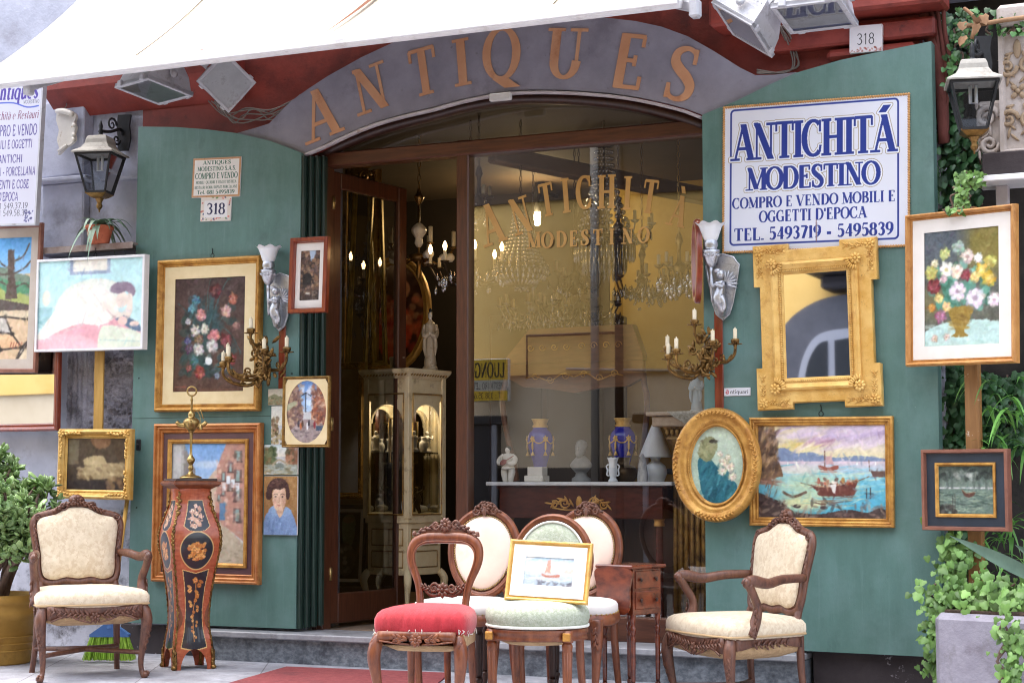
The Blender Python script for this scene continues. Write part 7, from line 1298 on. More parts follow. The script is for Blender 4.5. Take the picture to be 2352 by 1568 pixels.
# carpet
m = MB(); q = [GT(528, 1.05 * F / (1559 - 1107)), GT(690, 1.052 * F / (1517 - 1107)), GT(850, 1.055 * F / (1521 - 1107)), GT(1042, 1.06 * F / (1535 - 1107)), GT(900, 8.1), GT(560, 8.3)]
pp = [(p.x, p.y) for p in (GT(528, 9.25), GT(664, 10.02), GT(1035, 9.72), GT(985, 9.05), GT(905, 8.0), GT(600, 8.3))]; cxm = sum(x for x, y in pp) / 6; cym = sum(y for x, y in pp) / 6
t = thing('carpet_mat', 'faded red carpet laid on the pavement in front of the door step', 'carpet', (cxm, cym, ground_z(cxm, cym)))
n = 30; zz = lambda x, y, k: ground_z(x, y) - ground_z(cxm, cym) + k
m.add([(x - cxm, y - cym, zz(x, y, .010)) for x, y in pp] + [(x - cxm, y - cym, zz(x, y, .002)) for x, y in pp], [(0, 1, 2), (0, 2, 3), (0, 3, 4), (0, 4, 5)] + [(i, 6 + i, 6 + (i + 1) % 6, (i + 1) % 6) for i in range(6)], False); m.build('carpet', M['mat'], t)

# ================================================================ right side: post, planter, ivy, relief
p = GT(2236, 8.62, 0); t = thing('display_post', 'tall brown wooden post carrying the vase picture and the dark river picture', 'post', p, R(-16)); zt_ = PT(2236, 470, 8.62).z
m = MB(); m.box((0, 0, (zt_ + .3) / 2 + .0), (.078, .03, zt_ - .3), .003); m.box((.03, -.016, (zt_ + .3) / 2), (.012, .006, zt_ - .32), .001); m.build('plank', M['post2'], t)
m = MB()
for k in range(7): m.tube([(.012 * math.cos(a) * (1 if k % 2 else .3) - .01 * k * .2, -.01 + .012 * math.cos(a) * (.3 if k % 2 else 1), zt_ + .02 + k * .02 + .014 * math.sin(a)) for a in [2 * PI * i / 10 for i in range(10)]], .0028, 5, closed=True)
m.build('chain', M['chain'], t)
p = GT(2295, 8.35, -.06); t = thing('planter', 'grey lilac concrete planter overgrown with light green ivy at the right edge', 'planter', p, R(-14)); H_ = PT(2200, 1412, 8.1).z + .06; sq = lambda a, b, z: cr([(-a, -b, z), (a, -b, z), (a, b, z), (-a, b, z)], 1, True)
m = MB(); m.box((0, 0, H_ / 2), (.52, .44, H_), .03); m.build('box', M['stone'], t); m = MB(); m.box((0, 0, H_ + .004), (.44, .36, .02), .005); m.build('soil', M['soil'], t)
def ivyleaf(m, p, n_, s, rnd, lobes=True):
    n_ = Vector(n_).normalized(); dn = Vector((0, 0, -1)) + Vector((rnd.gauss(0, .4), rnd.gauss(0, .2), rnd.gauss(0, .2))); t_ = (dn - n_ * dn.dot(n_)).normalized(); b = n_.cross(t_)
    pts = [(0, -.25), (.30, -.42), (.55, -.12), (.40, .12), (.36, .34), (0, .75), (-.36, .34), (-.40, .12), (-.55, -.12), (-.30, -.42)] if lobes else [(0, -.4), (.3, -.3), (.34, .1), (0, .7), (-.34, .1), (-.3, -.3)]
    vs = [p + n_ * s * .06] + [p + b * x * s + t_ * y * s - n_ * (abs(x) * .25 + max(0, y) * .15) * s for x, y in pts]; k = len(pts); m.add(vs, [(0, 1 + i, 1 + (i + 1) % k) for i in range(k)])
def ivy(label, name, spots, mt, base, seed, cat='ivy', stems=True):
    rnd = random.Random(seed); t = thing(name, label, cat, base); lvm = MB(); stm = MB(); base = Vector(base)
    for (x0, y0, x1, y1, Y, n, s, dep) in spots:
        for k in range(int(n * 1.5)):
            px, py = rnd.uniform(x0, x1), rnd.uniform(y0, y1)
            if name == 'ground_ivy': px, py = (x0 + x1) / 2 + rnd.gauss(0, .36) * (x1 - x0), (y0 + y1) / 2 + rnd.gauss(0, .34) * (y1 - y0)
            p = P(px, py, Y - abs(rnd.gauss(0, dep))) - base; ivyleaf(lvm, p, (rnd.gauss(0, .45), -1, rnd.gauss(.45, .4)), s * .8 * rnd.choice((.5, .7, .9, 1, 1.2)), rnd)
        if stems:
            for k in range(2):
                stm = MB(); x = rnd.uniform(x0, x1); pts = [P(x + rnd.uniform(-14, 14), y1 + (y0 - y1) * i / 6, Y - dep * .3) - base for i in range(7)]; stm.tube(pts, .006, 5, 2); stm.build('stem', M['bark'], t)
    lvm.build('foliage', mt, t); return t
YI = .30
ivy('dark green ivy climbing the wall between the wide green panel and the right lantern', 'climbing_ivy', [(2140, 30, 2240, 200, YI, 120, .055, .08), (2146, 200, 2205, 620, YI, 420, .058, .06), (2200, 300, 2250, 470, YI, 100, .055, .06), (2150, 830, 2225, 1040, YI, 260, .058, .05), (2155, 1200, 2240, 1330, YI, 150, .058, .05), (2240, 860, 2352, 1040, YI + .1, 220, .055, .05)], M['ivyd'], P(2180, 1330, YI), 3)
ivy('fresh green ivy leaves and trailing stems hanging over the top right corner', 'climbing_ivy', [(2190, 20, 2352, 80, .10, 50, .042, .05), (2165, 120, 2230, 215, .12, 40, .042, .04), (2180, 60, 2230, 110, .1, 20, .045, .04)], M['ivy'], P(2230, 100, .1), 5)
ivy('light green creeper dangling from the white shelf in front of the post', 'trailing_creeper', [(2195, 395, 2265, 430, -.18, 60, .035, .03), (2195, 430, 2225, 490, -.2, 60, .032, .02), (2175, 475, 2215, 490, -.25, 22, .03, .02)], M['ivyl'], P(2215, 420, -.2), 7)
ivy('light green ivy spilling over the concrete planter', 'ground_ivy', [(2140, 1340, 2240, 1420, -.28, 230, .05, .05), (2240, 1340, 2352, 1430, -.3, 230, .056, .08), (2300, 1420, 2352, 1567, -.62, 90, .05, .03), (2135, 1410, 2180, 1560, -.3, 150, .042, .05), (2160, 1240, 2225, 1340, -.05, 120, .05, .06)], M['ivyl'], P(2200, 1440, -.3), 9)
t = thing('agave', 'single broad grey green agave leaf crossing the post above the planter', 'plant', P(2400, 1330, -.3)); m = MB(); b0 = t.location; tip = P(2180, 1224, -.55) - b0; mid = P(2270, 1275, -.5) - b0
for p0, p1, p2, w_ in ((P(2420, 1345, -.3) - b0, P(2300, 1285, -.45) - b0, P(2178, 1228, -.62) - b0, .03), (P(2430, 1350, -.2) - b0, P(2400, 1290, -.25) - b0, P(2330, 1250, -.2) - b0, .04)):
    vs = []; n = 14
    for i in range(n + 1):
        u = i / n; q = p0 * (1 - u) ** 2 + p1 * 2 * u * (1 - u) + p2 * u * u; ww = w_ * (1 - u ** 3) * (.7 + .6 * math.sin(PI * u)); vs += [q + Vector((0, -.2 * ww, ww)), q + Vector((0, .25 * ww, 0)), q - Vector((0, .2 * ww, ww))]
    m.add(vs, [(3 * i + k, 3 * i + k + 1, 3 * i + k + 4, 3 * i + k + 3) for i in range(n) for k in (0, 1)])
m.build('leaf', M['agave'], t)
t = thing('grassy_plant', 'narrow bright bamboo like leaves at the right edge behind the planter', 'plant', P(2340, 1290, -.05)); m = MB(); rnd = random.Random(8); b0 = t.location
for k in range(90): q = P(rnd.uniform(2235, 2360), rnd.choice((rnd.uniform(860, 1040), rnd.uniform(1130, 1340))), rnd.uniform(-.1, .2)) - b0; strap(m, q, rnd.uniform(0, 2 * PI), rnd.uniform(.12, .24), rnd.uniform(-.02, .14), rnd.uniform(.007, .012), 6, .9)
m.build('foliage', mat('bamboo_leaf', S(84, 140, 64), S(120, 176, 84), 5, .5, isl=.45), t)
# dead vine trunk beside the panel, carved relief, shelf
t = thing('vine_trunk', 'old reddish vine trunk rising beside the top right of the wide green panel', 'vine', P(2155, 260, .12)); m = MB(); b0 = t.location; m.tube([P(2120, -20, .16) - b0, P(2135, 60, .14) - b0, P(2150, 130, .13) - b0, P(2162, 200, .14) - b0, P(2168, 330, .16) - b0], [.05, .045, .04, .035, .03], 9, 4)
for k in range(3): m.tube([P(2130 + 18 * k, -10, .1) - b0, P(2150 + 10 * k, 70, .1) - b0, P(2160 + 12 * k, 160, .12) - b0, P(2170, 260, .14) - b0], .012, 6, 4)
m.build('trunk', mat('red_bark', S(92, 48, 42), S(120, 66, 58), 9, .9, stretch=(1, 1, .3), bump=.7), t)
t = thing('dead_vine', 'dry brown vine branches with withered leaves over the top right corner', 'vine', P(2280, 60, -.0)); m = MB(); b0 = t.location
m.tube([P(2215, 60, .05) - b0, P(2260, 55, 0) - b0, P(2300, 48, 0) - b0, P(2360, 40, 0) - b0], .012, 6, 3); m.tube([P(2215, 20, .05) - b0, P(2240, 45, 0) - b0, P(2232, 90, 0) - b0], .01, 6, 3); rnd = random.Random(3)
for k in range(9): ivyleaf(m, P(rnd.uniform(2190, 2270), rnd.uniform(30, 140), -.02) - b0, (rnd.gauss(0, .5), -1, rnd.gauss(0, .5)), .055, rnd)
m.build('branch', mat('withered_leaf', S(126, 92, 66), S(160, 128, 96), 9, .85, isl=.3), t)
c, W_, H_ = hang(2296, 64, 2440, 352, .12); t = thing('carved_pilaster', 'weathered stone relief pilaster with raised leaf scrolls behind the right lantern', 'relief', c); m = MB(); m.box((0, .06, 0), (W_, .12, H_), .01); m.box((0, .02, -H_ / 2 - .02), (W_ + .06, .2, .04), .008); m.box((.03, .0, H_ / 2 + .06), (W_ + .05, .2, .10), .02); m.rectmould(W_, H_, [(0, 0), (0, .02), (.02, .02), (.03, .0)]); m.build('slab', M['carved'], t); m = MB()
for s_ in (-1, 1):
    for z, k in ((.2, 1), (-.22, -1)): m.spiral((-W_ * .2 + s_ * .05, -.008, z * H_), .05, 1.4, (0, -1, 0), .013, (1, 0, 0), s_ * k); m.leafrow([(-W_ * .2 + s_ * .02, -.004, (z + .12) * H_), (-W_ * .2 + s_ * .07, -.004, (z + .05) * H_), (-W_ * .2 + s_ * .03, -.004, (z - .15) * H_)], (0, -1, 0), .06, 8, 3, .5, .006, .016)
m.rosette((-W_ * .2, -.006, 0), .05, (0, -1, 0), 4, .012); m.ell((-W_ * .2, -.004, .34 * H_), (.02, .012, .05)); m.build('leaf_relief', M['tan'], t)
c, W_, H_ = hang(2240, 230, 2296, 345, .14); t = thing('stone_relief', 'flat carved tan stone panel directly behind the right lantern', 'relief', c); m = MB(); m.box((.02, .05, 0), (W_ * 1.3, .08, H_), .02); m.spiral((0, -.002, .04), .06, 1.5, (0, -1, 0), .016, (1, 0, 0)); m.spiral((.01, -.002, -.1), .05, 1.5, (0, -1, 0), .014, (1, 0, 0), -1); m.leafrow([(-.06, .005, .15), (.02, .005, 0), (-.05, .005, -.15)], (0, -1, 0), .06, 10, 2, .5, .007, .018); m.build('panel', M['carved'], t)
t = thing('wall_shelf', 'white painted shelf with a bracket post behind the vase picture', 'shelf', P(2290, 420, -.05)); b0 = t.location; a = P(2196, 418, -.16) - b0; m = MB(); m.box((.22, -.02, 0), (.62, .28, .03), .004); m.build('board', M['white'], t); m = MB(); m.box((P(2306, 470, .0).x - b0.x, .02, -.16), (.06, .06, .29), .004); m.build('bracket_post', M['lip'], t)
m = MB(); p = P(2310, 384, -.02) - b0; m.box((p.x + .06, .07, p.z + .005), (.34, .14, .14), .006); t2 = thing('stone_block', 'dark grey stone block on the white shelf at the right', 'stone', b0); m.build('block', M['plinth'], t2)

# ================================================================ inside the shop
M['olive'] = mat('olive_gilt', S(140, 120, 54), S(190, 166, 86), 12, .4, metal=.3)
def lamp(p, e, col=(1, .62, .3), r=.012):
    l = bpy.data.lights.new('bulb_light', 'POINT'); l.energy = e; l.color = col; l.shadow_soft_size = r; o = bpy.data.objects.new('bulb_light', l); C.objects.link(o); o.location = p; return o
def chainto(m, p, ztop, r=.004):
    n = int((ztop - p.z) / .035)
    for k in range(n):
        c_ = p + Vector((0, 0, .017 + k * .035)); m.tube([c_ + (Vector((.008 * math.cos(a), 0, .02 * math.sin(a))) if k % 2 else Vector((0, .008 * math.cos(a), .02 * math.sin(a)))) for a in [2 * PI * i / 8 for i in range(8)]], r * .6, 4, closed=True)
def bead(m, p, r): m.ell(p, (r, r, r * 1.1), 6, 4)
def drop(m, p, L): m.lathe([(.001, 0), (L * .10, -L * .25), (L * .22, -L * .62), (L * .16, -L * .9), (.001, -L)], p, 6)
ZC = 3.3
def basket_chandelier(label, px, ytop, yring, ybot, xw, Y, prism=False):
    c = P(px, yring, Y); top = P(px, ytop, Y).z - c.z; bot = P(px, ybot, Y).z - c.z; Rr = (P(px + xw / 2, yring, Y).x - P(px - xw / 2, yring, Y).x) / 2
    t = thing('crystal_chandelier', label, 'chandelier', c); m = MB(); m.tube([(Rr * math.cos(a), Rr * math.sin(a), 0) for a in [2 * PI * i / 30 for i in range(30)]], .012, 6, closed=True, ref=(0, 0, 1), rb=.4); m.tube([(Rr * .3 * math.cos(a), Rr * .3 * math.sin(a), top) for a in [2 * PI * i / 20 for i in range(20)]], .008, 6, closed=True); m.tube([(0, 0, bot * .8), (0, 0, top + .04)], .006, 6); chainto(m, Vector((0, 0, top + .02)), ZC - c.z + .1); m.build('metal_ring', M['dbronze'], t)
    m = MB(); n = 20
    for i in range(n):
        a = 2 * PI * i / n; d = Vector((math.cos(a), math.sin(a), 0))
        for k in range(15): u = k / 14; r = Rr * (.3 + .7 * u ** 1.9); bead(m, d * r + Vector((0, 0, top * (1 - u))), .0085 + .004 * u)
        bead(m, d * Rr * 1.03 + Vector((0, 0, -.012)), .014)
    m.build('bead_strings', M['crystal'], t); m = MB()
    if prism:
        for rr_, L, n2 in ((Rr, -bot * .5, 34), (Rr * .72, -bot * .8, 26), (Rr * .42, -bot, 16)):
            for i in range(n2): a = 2 * PI * i / n2; m.lathe([(.001, 0), (.010, -.02), (.011, -L * .8), (.001, -L)], (rr_ * math.cos(a), rr_ * math.sin(a), -.02), 4)
    else:
        for i in range(30):
            a = 2 * PI * i / 30
            for k in range(3): u0, u1 = k / 3, (k + 1) / 3; f = lambda u: (Rr * math.sqrt(max(0, 1 - u ** 2)) * .97 + .02, bot * .72 * u); r0, z0 = f(u0); r1, z1 = f(u1 * .97); m.tube([(r0 * math.cos(a), r0 * math.sin(a), z0 - .02), ((r0 + r1) / 2 * 1.02 * math.cos(a), (r0 + r1) / 2 * 1.02 * math.sin(a), (z0 + z1) / 2 - .02), (r1 * math.cos(a), r1 * math.sin(a), z1 - .02)], [.006, .012, .006], 5)
        for k in range(30): a = k * 2.4; r = .045 * math.sqrt((k % 10) / 10 + .1); bead(m, Vector((r * math.cos(a), r * math.sin(a), bot * (.74 + .26 * (k / 30)))), .010)
    m.build('prism_basket', M['crystal'], t); return t
basket_chandelier('crystal basket chandelier with a bead tent, left in the display window', 1196, 487, 612, 668, 108, 1.1)
basket_chandelier('larger crystal chandelier with long hanging prisms, behind the middle of the gilt lettering', 1388, 335, 550, 640, 128, 1.35, True)
def arm_chandelier(label, px, py, xw, Y, n, lit=(), drops=26, mt='dbronze', seed=0, hangto=True, drl=.06, e=8):
    c = P(px, py, Y); Rr = (P(px + xw / 2, py, Y).x - P(px - xw / 2, py, Y).x) / 2; rnd = random.Random(seed); t = thing('arm_chandelier', label, 'chandelier', c); m = MB(); m.lathe([(.001, -.14), (.02, -.13), (.035, -.10), (.012, -.07), (.03, -.04), (.04, 0), (.014, .03), (.012, .12), (.025, .15), (.01, .2)], n=14, sub=2); chainto(m, Vector((0, 0, .2)), ZC - c.z + .1)
    m.build('stem', M[mt], t); cm = MB()
    for i in range(n):
        a = 2 * PI * i / n + .35 + seed; d = Vector((math.cos(a), math.sin(a), 0)); m = MB(); m.tube([d * .02 + Vector((0, 0, -.02)), d * Rr * .4 + Vector((0, 0, -.11)), d * Rr * .8 + Vector((0, 0, -.09)), d * Rr + Vector((0, 0, -.01))], [.008, .008, .007, .006], 6, 4); e_ = d * Rr; m.lathe([(.004, -.01), (.022, .0), (.03, .012), (.012, .014)], e_, 12); m.spiral(d * Rr * .55 + Vector((0, 0, -.07)), .025, 1.2, (-d.y, d.x, 0), .005, d); ar = m.build('arm', M[mt], t)
        m = MB(); m.lathe([(.011, .012), (.011, .075), (.004, .077)], e_, 10); m.build('candle', M['wax'], ar)
        if i in lit:
            m = MB(); m.lathe([(.006, .078), (.013, .098), (.012, .112), (.004, .132), (.001, .136)], e_, 12, 2); m.build('bulb', M['bulb'], ar); lamp(c + e_ + Vector((0, 0, .11)), e)
        for k in range(max(1, drops // n)): q = d * Rr * rnd.uniform(.3, 1.05) + Vector((rnd.uniform(-.03, .03), rnd.uniform(-.03, .03), -.03 - .08 * rnd.random())); drop(cm, q, drl * rnd.uniform(.7, 1.2))
    for k in range(16): a = k * 2.4; bead(cm, Vector((.05 * math.cos(a), .05 * math.sin(a), -.02 - .012 * k)), .009)
    if drops: cm.build('crystal_drops', M['crystal'], t)
    return t
arm_chandelier('lit candle chandelier with crystal drops, half hidden by the window mullion', 1080, 612, 165, 1.0, 8, (0, 1, 3, 4, 5, 6), 60, seed=1)
arm_chandelier('dark unlit chandelier with pale candles below the word on the glass', 1320, 632, 120, 1.7, 6, (), 30, seed=2)
arm_chandelier('chandelier hung with large clear drops at the right of the window', 1560, 612, 90, .9, 6, (), 54, mt='brass', seed=3, drl=.085)
arm_chandelier('small black wrought chandelier high at the left of the window', 1100, 455, 44, .8, 5, (), 8, seed=4)
arm_chandelier('pale glass chandelier with tall candles behind the gilt lettering', 1420, 520, 150, 1.9, 8, (), 50, mt='silver', seed=6)
arm_chandelier('dusty crystal chandelier low at the left of the window beneath the basket chandelier', 1225, 705, 140, 2.3, 8, (), 90, mt='silver', seed=7)
arm_chandelier('bronze chandelier with long candles beside the right hand crystal drops', 1475, 640, 120, 1.5, 6, (), 60, mt='bronze', seed=8)
arm_chandelier('wide dim chandelier lowest in the middle of the window', 1330, 700, 170, 1.9, 8, (), 90, mt='dbronze', seed=5)
# porcelain lamp in the doorway
c = P(962, 545, 1.3); t = thing('porcelain_chandelier', 'white porcelain and brass chandelier hanging in the open doorway', 'chandelier', c); t.scale = (1.35, 1.35, 1.35); m = MB(); m.lathe([(.006, .16), (.018, .18), (.026, .20), (.012, .22), (.006, .25)], n=12, sub=2); m.tube([(0, 0, -.2), (0, 0, .2)], .006, 6); m.lathe([(.01, -.12), (.05, -.115), (.055, -.09), (.02, -.08), (.01, -.15), (.016, -.18), (.002, -.21)], n=14); chainto(m, Vector((0, 0, .24)), (ZC - c.z) / 1.35 + .1); m.build('brass_stem', M['bronze'], t)
m = MB(); m.lathe([(.008, -.05), (.022, -.03), (.018, -.005), (.035, .02), (.036, .045), (.012, .07)], n=16, sub=2); m.build('porcelain_baluster', M['porc'], t)
for k in range(5):
    a = 2 * PI * k / 5 + .5; d = Vector((math.cos(a), math.sin(a), 0)); m = MB(); m.tube([d * .04 + Vector((0, 0, -.1)), d * .1 + Vector((0, 0, -.13)), d * .17 + Vector((0, 0, -.06))], .006, 6, 4); m.lathe([(.004, -.06), (.02, -.05), (.012, -.045)], d * .17, 10); ar = m.build('arm', M['bronze'], t); m = MB(); m.lathe([(.008, 0), (.02, .012), (.014, .03), (.024, .05), (.022, .065), (.008, .075)], d * .1 + Vector((0, 0, -.10)), 12, 1, axis=d); m.build('porcelain_bead', M['porc'], ar); m = MB(); m.lathe([(.010, -.045), (.010, .03), (.004, .032)], d * .17, 10); m.build('candle', M['wax'], ar)
# pendant bulb
c = P(1234, 496, 3.2); t = thing('pendant_bulb', 'single lit bulb with a black bracket on the yellow back wall', 'lamp', c); m = MB(); m.tube([(0, 0, .05), (0, 0, .12), (-.02, .15, .2), (-.03, .45, .22)], .016, 8, 3); m.lathe([(.03, .03), (.034, .07), (.02, .1)], n=12); m.ell((-.01, .1, .2), (.06, .06, .09)); m.build('bracket', M['black'], t); m = MB(); m.lathe([(.024, .03), (.026, 0), (.025, -.06), (.012, -.075), (.001, -.076)], n=14); m.build('bulb', M['bulbw'], t); lamp(c + Vector((0, -.08, -.03)), 40, (1, .72, .36), .04)
# console with marble top
zt_ = P(1310, 1106, .5).z; x0, x1 = P(1117, 1106, .42).x, P(1545, 1106, .42).x; t = thing('console_table', 'mahogany console table with white marble top and gilt bronze mount in the window', 'console', ((x0 + x1) / 2, .72, .17)); Wd = x1 - x0; h = zt_ - .17
m = MB(); m.box((0, 0, h - .011), (Wd, .62, .022), .004); m.build('marble_top', mat('white_marble', S(206, 206, 204), S(224, 224, 224), 9, .25, c3=S(150, 152, 156), s3=7, lo3=.6, hi3=.7), t); m = MB(); m.box((0, .0, h - .12), (Wd - .14, .54, .18), .004); m.box((0, .02, h - .03), (Wd - .1, .56, .016)); CW = mat('console_mahogany', S(62, 24, 18), S(86, 36, 26), 7, .25, stretch=(2, 2, 6)); m.build('frieze', CW, t)
for s_ in (-1, 1):
    m = MB(); m.lathe([(.028, 0), (.024, .1), (.022, h - .24)], (s_ * (Wd / 2 - .11), -.22, .0), 16); l_ = m.build('column', CW, t); m = MB(); m.lathe([(.03, h - .25), (.032, h - .235), (.028, h - .23), (.03, h - .215), (.034, h - .21)], (s_ * (Wd / 2 - .11), -.22, 0), 16); m.build('gilt_capital', M['gilt'], l_)
m = MB(); m.box((0, .1, .04), (Wd - .1, .5, .08), .004); m.build('plinth', M['wdark'], t); m = MB(); m.box((0, .24, h * .45), (Wd - .16, .03, h * .8)); m.build('back_panel', M['wdark'], t)
m = MB(); y = -.274; z = h - .12
for s_ in (-1, 1): m.spiral((s_ * .09, y, z), .035, 1.5, (0, -1, 0), .006, (1, 0, 0), s_); m.spiral((s_ * .15, y, z - .01), .026, 1.5, (0, -1, 0), .005, (1, 0, 0), -s_); m.leafrow([(s_ * .03, y, z - .02), (s_ * .1, y, z + .02), (s_ * .18, y, z - .01)], (0, -1, 0), .05, 9, 2, .5, .004, .012); m.tube([(0, y, z - .04), (s_ * .08, y, z - .042), (s_ * .17, y, z - .03)], .005, 5, 3)
m.ell((0, y, z), (.02, .008, .04)); m.build('bronze_mount', M['gilt'], t)
def on(px, Y): q = P(px, 1106, Y); return Vector((q.x, Y, zt_ + .001))
# inlaid overmantel frame on the console
t = thing('inlaid_frame', 'tall inlaid rosewood frame with a sloping hood and curved sides, standing behind the console ornaments', 'frame', on(1318, .92)); b0 = t.location; Yq = .92
PX = lambda a, b: ((P(a, b, Yq) - b0).x, (P(a, b, Yq) - b0).z); hood = M['redframe']
ins = mat('satinwood', S(92, 54, 32), S(116, 72, 44), 9, .3, stretch=(1, 4, 6))
m = MB(); q = [PX(1215, 756), PX(1452, 744), PX(1476, 812), PX(1476, 826), PX(1162, 836), PX(1162, 822)]; m.prism(q, 0, .08); m.build('hood', ins, t); m = MB(); q = [PX(1166, 836), PX(1474, 826), PX(1472, 868), PX(1440, 886), PX(1380, 890), PX(1318, 902), PX(1255, 892), PX(1200, 888), PX(1168, 870)]; m.prism(q, .01, .06); fz = m.build('frieze', ins, t); m = MB()
for s_ in (-1, 1):
    cx, cz = PX(1318, 865); m.tube([(cx, .006, cz), (cx + s_ * .08, .006, cz + .02), (cx + s_ * .16, .006, cz - .02), (cx + s_ * .26, .006, cz + .01), (cx + s_ * .32, .006, cz + .0)], .005, 5, 4)
    for k in range(3): m.spiral((cx + s_ * (.06 + .1 * k), .007, cz + .012 * (-1) ** k), .026, 1.3, (0, -1, 0), .0035, (1, 0, 0), s_)
    cx, cz = PX(1318, 795)
    for k in range(4): m.spiral((cx + s_ * (.05 + .08 * k), -.002, cz), .024, 1.3, (0, -1, 0), .003, (1, 0, 0), s_)
m.build('inlay_scroll', M['gilt'], fz)
for pth in ([(1164, 832), (1156, 880), (1150, 905), (1152, 950), (1163, 1010), (1176, 1060), (1182, 1104)], [(1472, 828), (1476, 880), (1482, 910), (1481, 960), (1472, 1030), (1466, 1070), (1466, 1100)]):
    m = MB(); m.tube([(PX(*a)[0], .03, PX(*a)[1]) for a in pth], .021, 8, 5, ref=(0, 1, 0), rb=.9); m.build('side_post', ins, t)
# ornaments on the marble
for lab, px, y0, Y in (('cobalt blue vase with gilt swags at the left of the console', 1241, 962, .78), ('cobalt blue vase with gilt swags at the right of the console', 1431, 960, .78)):
    p = on(px, Y); hh = P(px, y0, Y).z - p.z; k = hh / .46; t = thing('porcelain_vase', lab, 'vase', p, 0, 'cobalt blue vases on the console'); t.scale = (k * .86, k * .86, k); m = MB(); m.lathe([(.05, .09), (.075, .17), (.105, .26), (.112, .31), (.10, .355), (.07, .385), (.062, .40)], n=26, sub=3); m.build('body', M['blue'], t); m = MB(); m.lathe([(.075, 0), (.078, .01), (.05, .03), (.03, .05), (.035, .07), (.052, .092), (.04, .092)], n=20); m.lathe([(.063, .396), (.068, .41), (.055, .42), (.07, .45), (.078, .46), (.06, .46)], n=20)
    for q in range(6):
        a = 2 * PI * q / 6 + .3; d = Vector((math.cos(a), math.sin(a), 0)); m.rosette(d * .112 + Vector((0, 0, .31)), .028, d, 6, .008); m.leaf(d * .112 + Vector((0, 0, .26)), (0, 0, 1), d, .08, .022, .008); m.lathe([(.004, .03), (.010, .02), (.018, 0), (.001, 0)], d * .108 + Vector((0, 0, .19)), 10)
        a2 = a + PI / 3; m.tube([Vector((math.cos(a + (a2 - a) * u) * .114, math.sin(a + (a2 - a) * u) * .114, .31 - .03 * math.sin(PI * u))) for u in [i / 8 for i in range(9)]], .005, 5)
    m.build('gilt_mounts', M['giltl'], t)
def robed(t, H, mb_body, mt_body, mt_skin, mt_hair, k=1):   # small standing figurine
    s = H / .46; m = MB(); m.M = Matrix.Scale(s, 4); m.lathe([(.07, 0), (.075, .015), (.06, .03), (.062, .05), (.05, .12), (.046, .2), (.055, .27), (.058, .31), (.05, .345), (.022, .365), (.016, .38)], n=20, sub=3, wave=lambda v, th: (.004 * math.cos(9 * th + 3 * v) * (1 - v), 0)); 
    for s_ in (-1, 1): m.tube([(s_ * .05, .0, .335), (s_ * .068, -.01, .28), (s_ * .05, -.05, .25), (s_ * .005, -.065, .265)], [.02, .022, .024, .014], 8, 4); m.tube([(s_ * .05, -.045, .25), (s_ * .056, -.04, .17), (s_ * .05, -.035, .1)], [.016, .02, .004], 8, 3)
    m.build('robe', mt_body, t); m = MB(); m.M = Matrix.Scale(s, 4); m.ell((0, -.012, .405), (.022, .025, .03)); m.tube([(0, 0, .36), (0, -.004, .39)], .012, 8); m.ell((0, -.036, .402), (.004, .006, .007)); m.ell((-.004, -.062, .268), (.016, .012, .012)); m.build('face_and_hands', mt_skin, t); m = MB(); m.M = Matrix.Scale(s, 4); m.ell((0, .002, .415), (.025, .026, .028)); m.ell((0, .0, .446), (.016, .016, .018)); m.build('hair', mt_hair, t)
p = on(1167, .52); t = thing('figurine', 'cream porcelain musician figurine with a red lute at the left of the console', 'figurine', p); H = P(1167, 1022, .52).z - p.z; s = H / .4; m = MB(); m.M = Matrix.Scale(s, 4)
for s_ in (-1, 1): m.tube([(s_ * .03, 0, .0), (s_ * .036, -.005, .05), (s_ * .045, 0, .11), (s_ * .03, 0, .17)], [.03, .036, .04, .03], 10, 3); m.tube([(s_ * .05, 0, .29), (s_ * .09, -.01, .25), (s_ * .085, -.05, .205), (s_ * .03, -.075, .20)], [.024, .03, .03, .016], 8, 4)
m.lathe([(.07, .135), (.078, .15), (.055, .18), (.05, .21), (.06, .26), (.055, .3), (.02, .315)], n=18, sub=2, wave=lambda v, th: (.006 * math.cos(6 * th) * (1 - v), 0)); m.build('body', M['porc'], t); m = MB(); m.M = Matrix.Scale(s, 4); m.ell((0, -.01, .345), (.03, .032, .036)); m.ell((0, -.042, .34), (.006, .009, .008)); m.build('head', M['porc'], t); m = MB(); m.M = Matrix.Scale(s, 4); m.ell((.004, .004, .362), (.036, .036, .032)); m.build('cap', M['black'], t); m = MB(); m.M = Matrix.Scale(s, 4); m.ell((-.02, -.085, .21), (.045, .018, .03), m=Matrix.Rotation(R(-30), 3, 'Y')); m.bar((.01, -.085, .23), (.10, -.08, .28), .010, .008); m.build('lute', M['mat'], t)
p = on(1233, .5); t = thing('marble_block', 'white stepped marble block between the musician figurine and the bust', 'ornament', p); m = MB(); m.box((0, 0, .018), (.12, .1, .036), .004); m.box((.004, 0, .06), (.095, .08, .05), .003); m.build('block', M['porc'], t)
p = on(1335, .62); t = thing('bust', 'grey stone bust of a bearded man in the middle of the console', 'bust', p); H = P(1335, 1008, .62).z - p.z; s = H / .4; m = MB(); m.M = Matrix.Scale(s, 4); m.lathe([(.09, 0), (.09, .03), (.06, .05), (.05, .08), (.07, .1)], n=20); m.tube([(0, 0, .1), (0, 0, .15), (0, 0, .2), (0, -.005, .24)], [.07, .11, .08, .04], 14, 3, rb=.75); m.ell((0, -.015, .315), (.052, .06, .07), 14, 10); m.ell((0, -.05, .27), (.038, .035, .05)); m.ell((0, -.078, .31), (.010, .016, .018)); m.ell((0, .01, .345), (.058, .06, .05)); m.build('bust', mat('grey_stone', S(110, 112, 112), S(140, 142, 140), 12, .7), t)
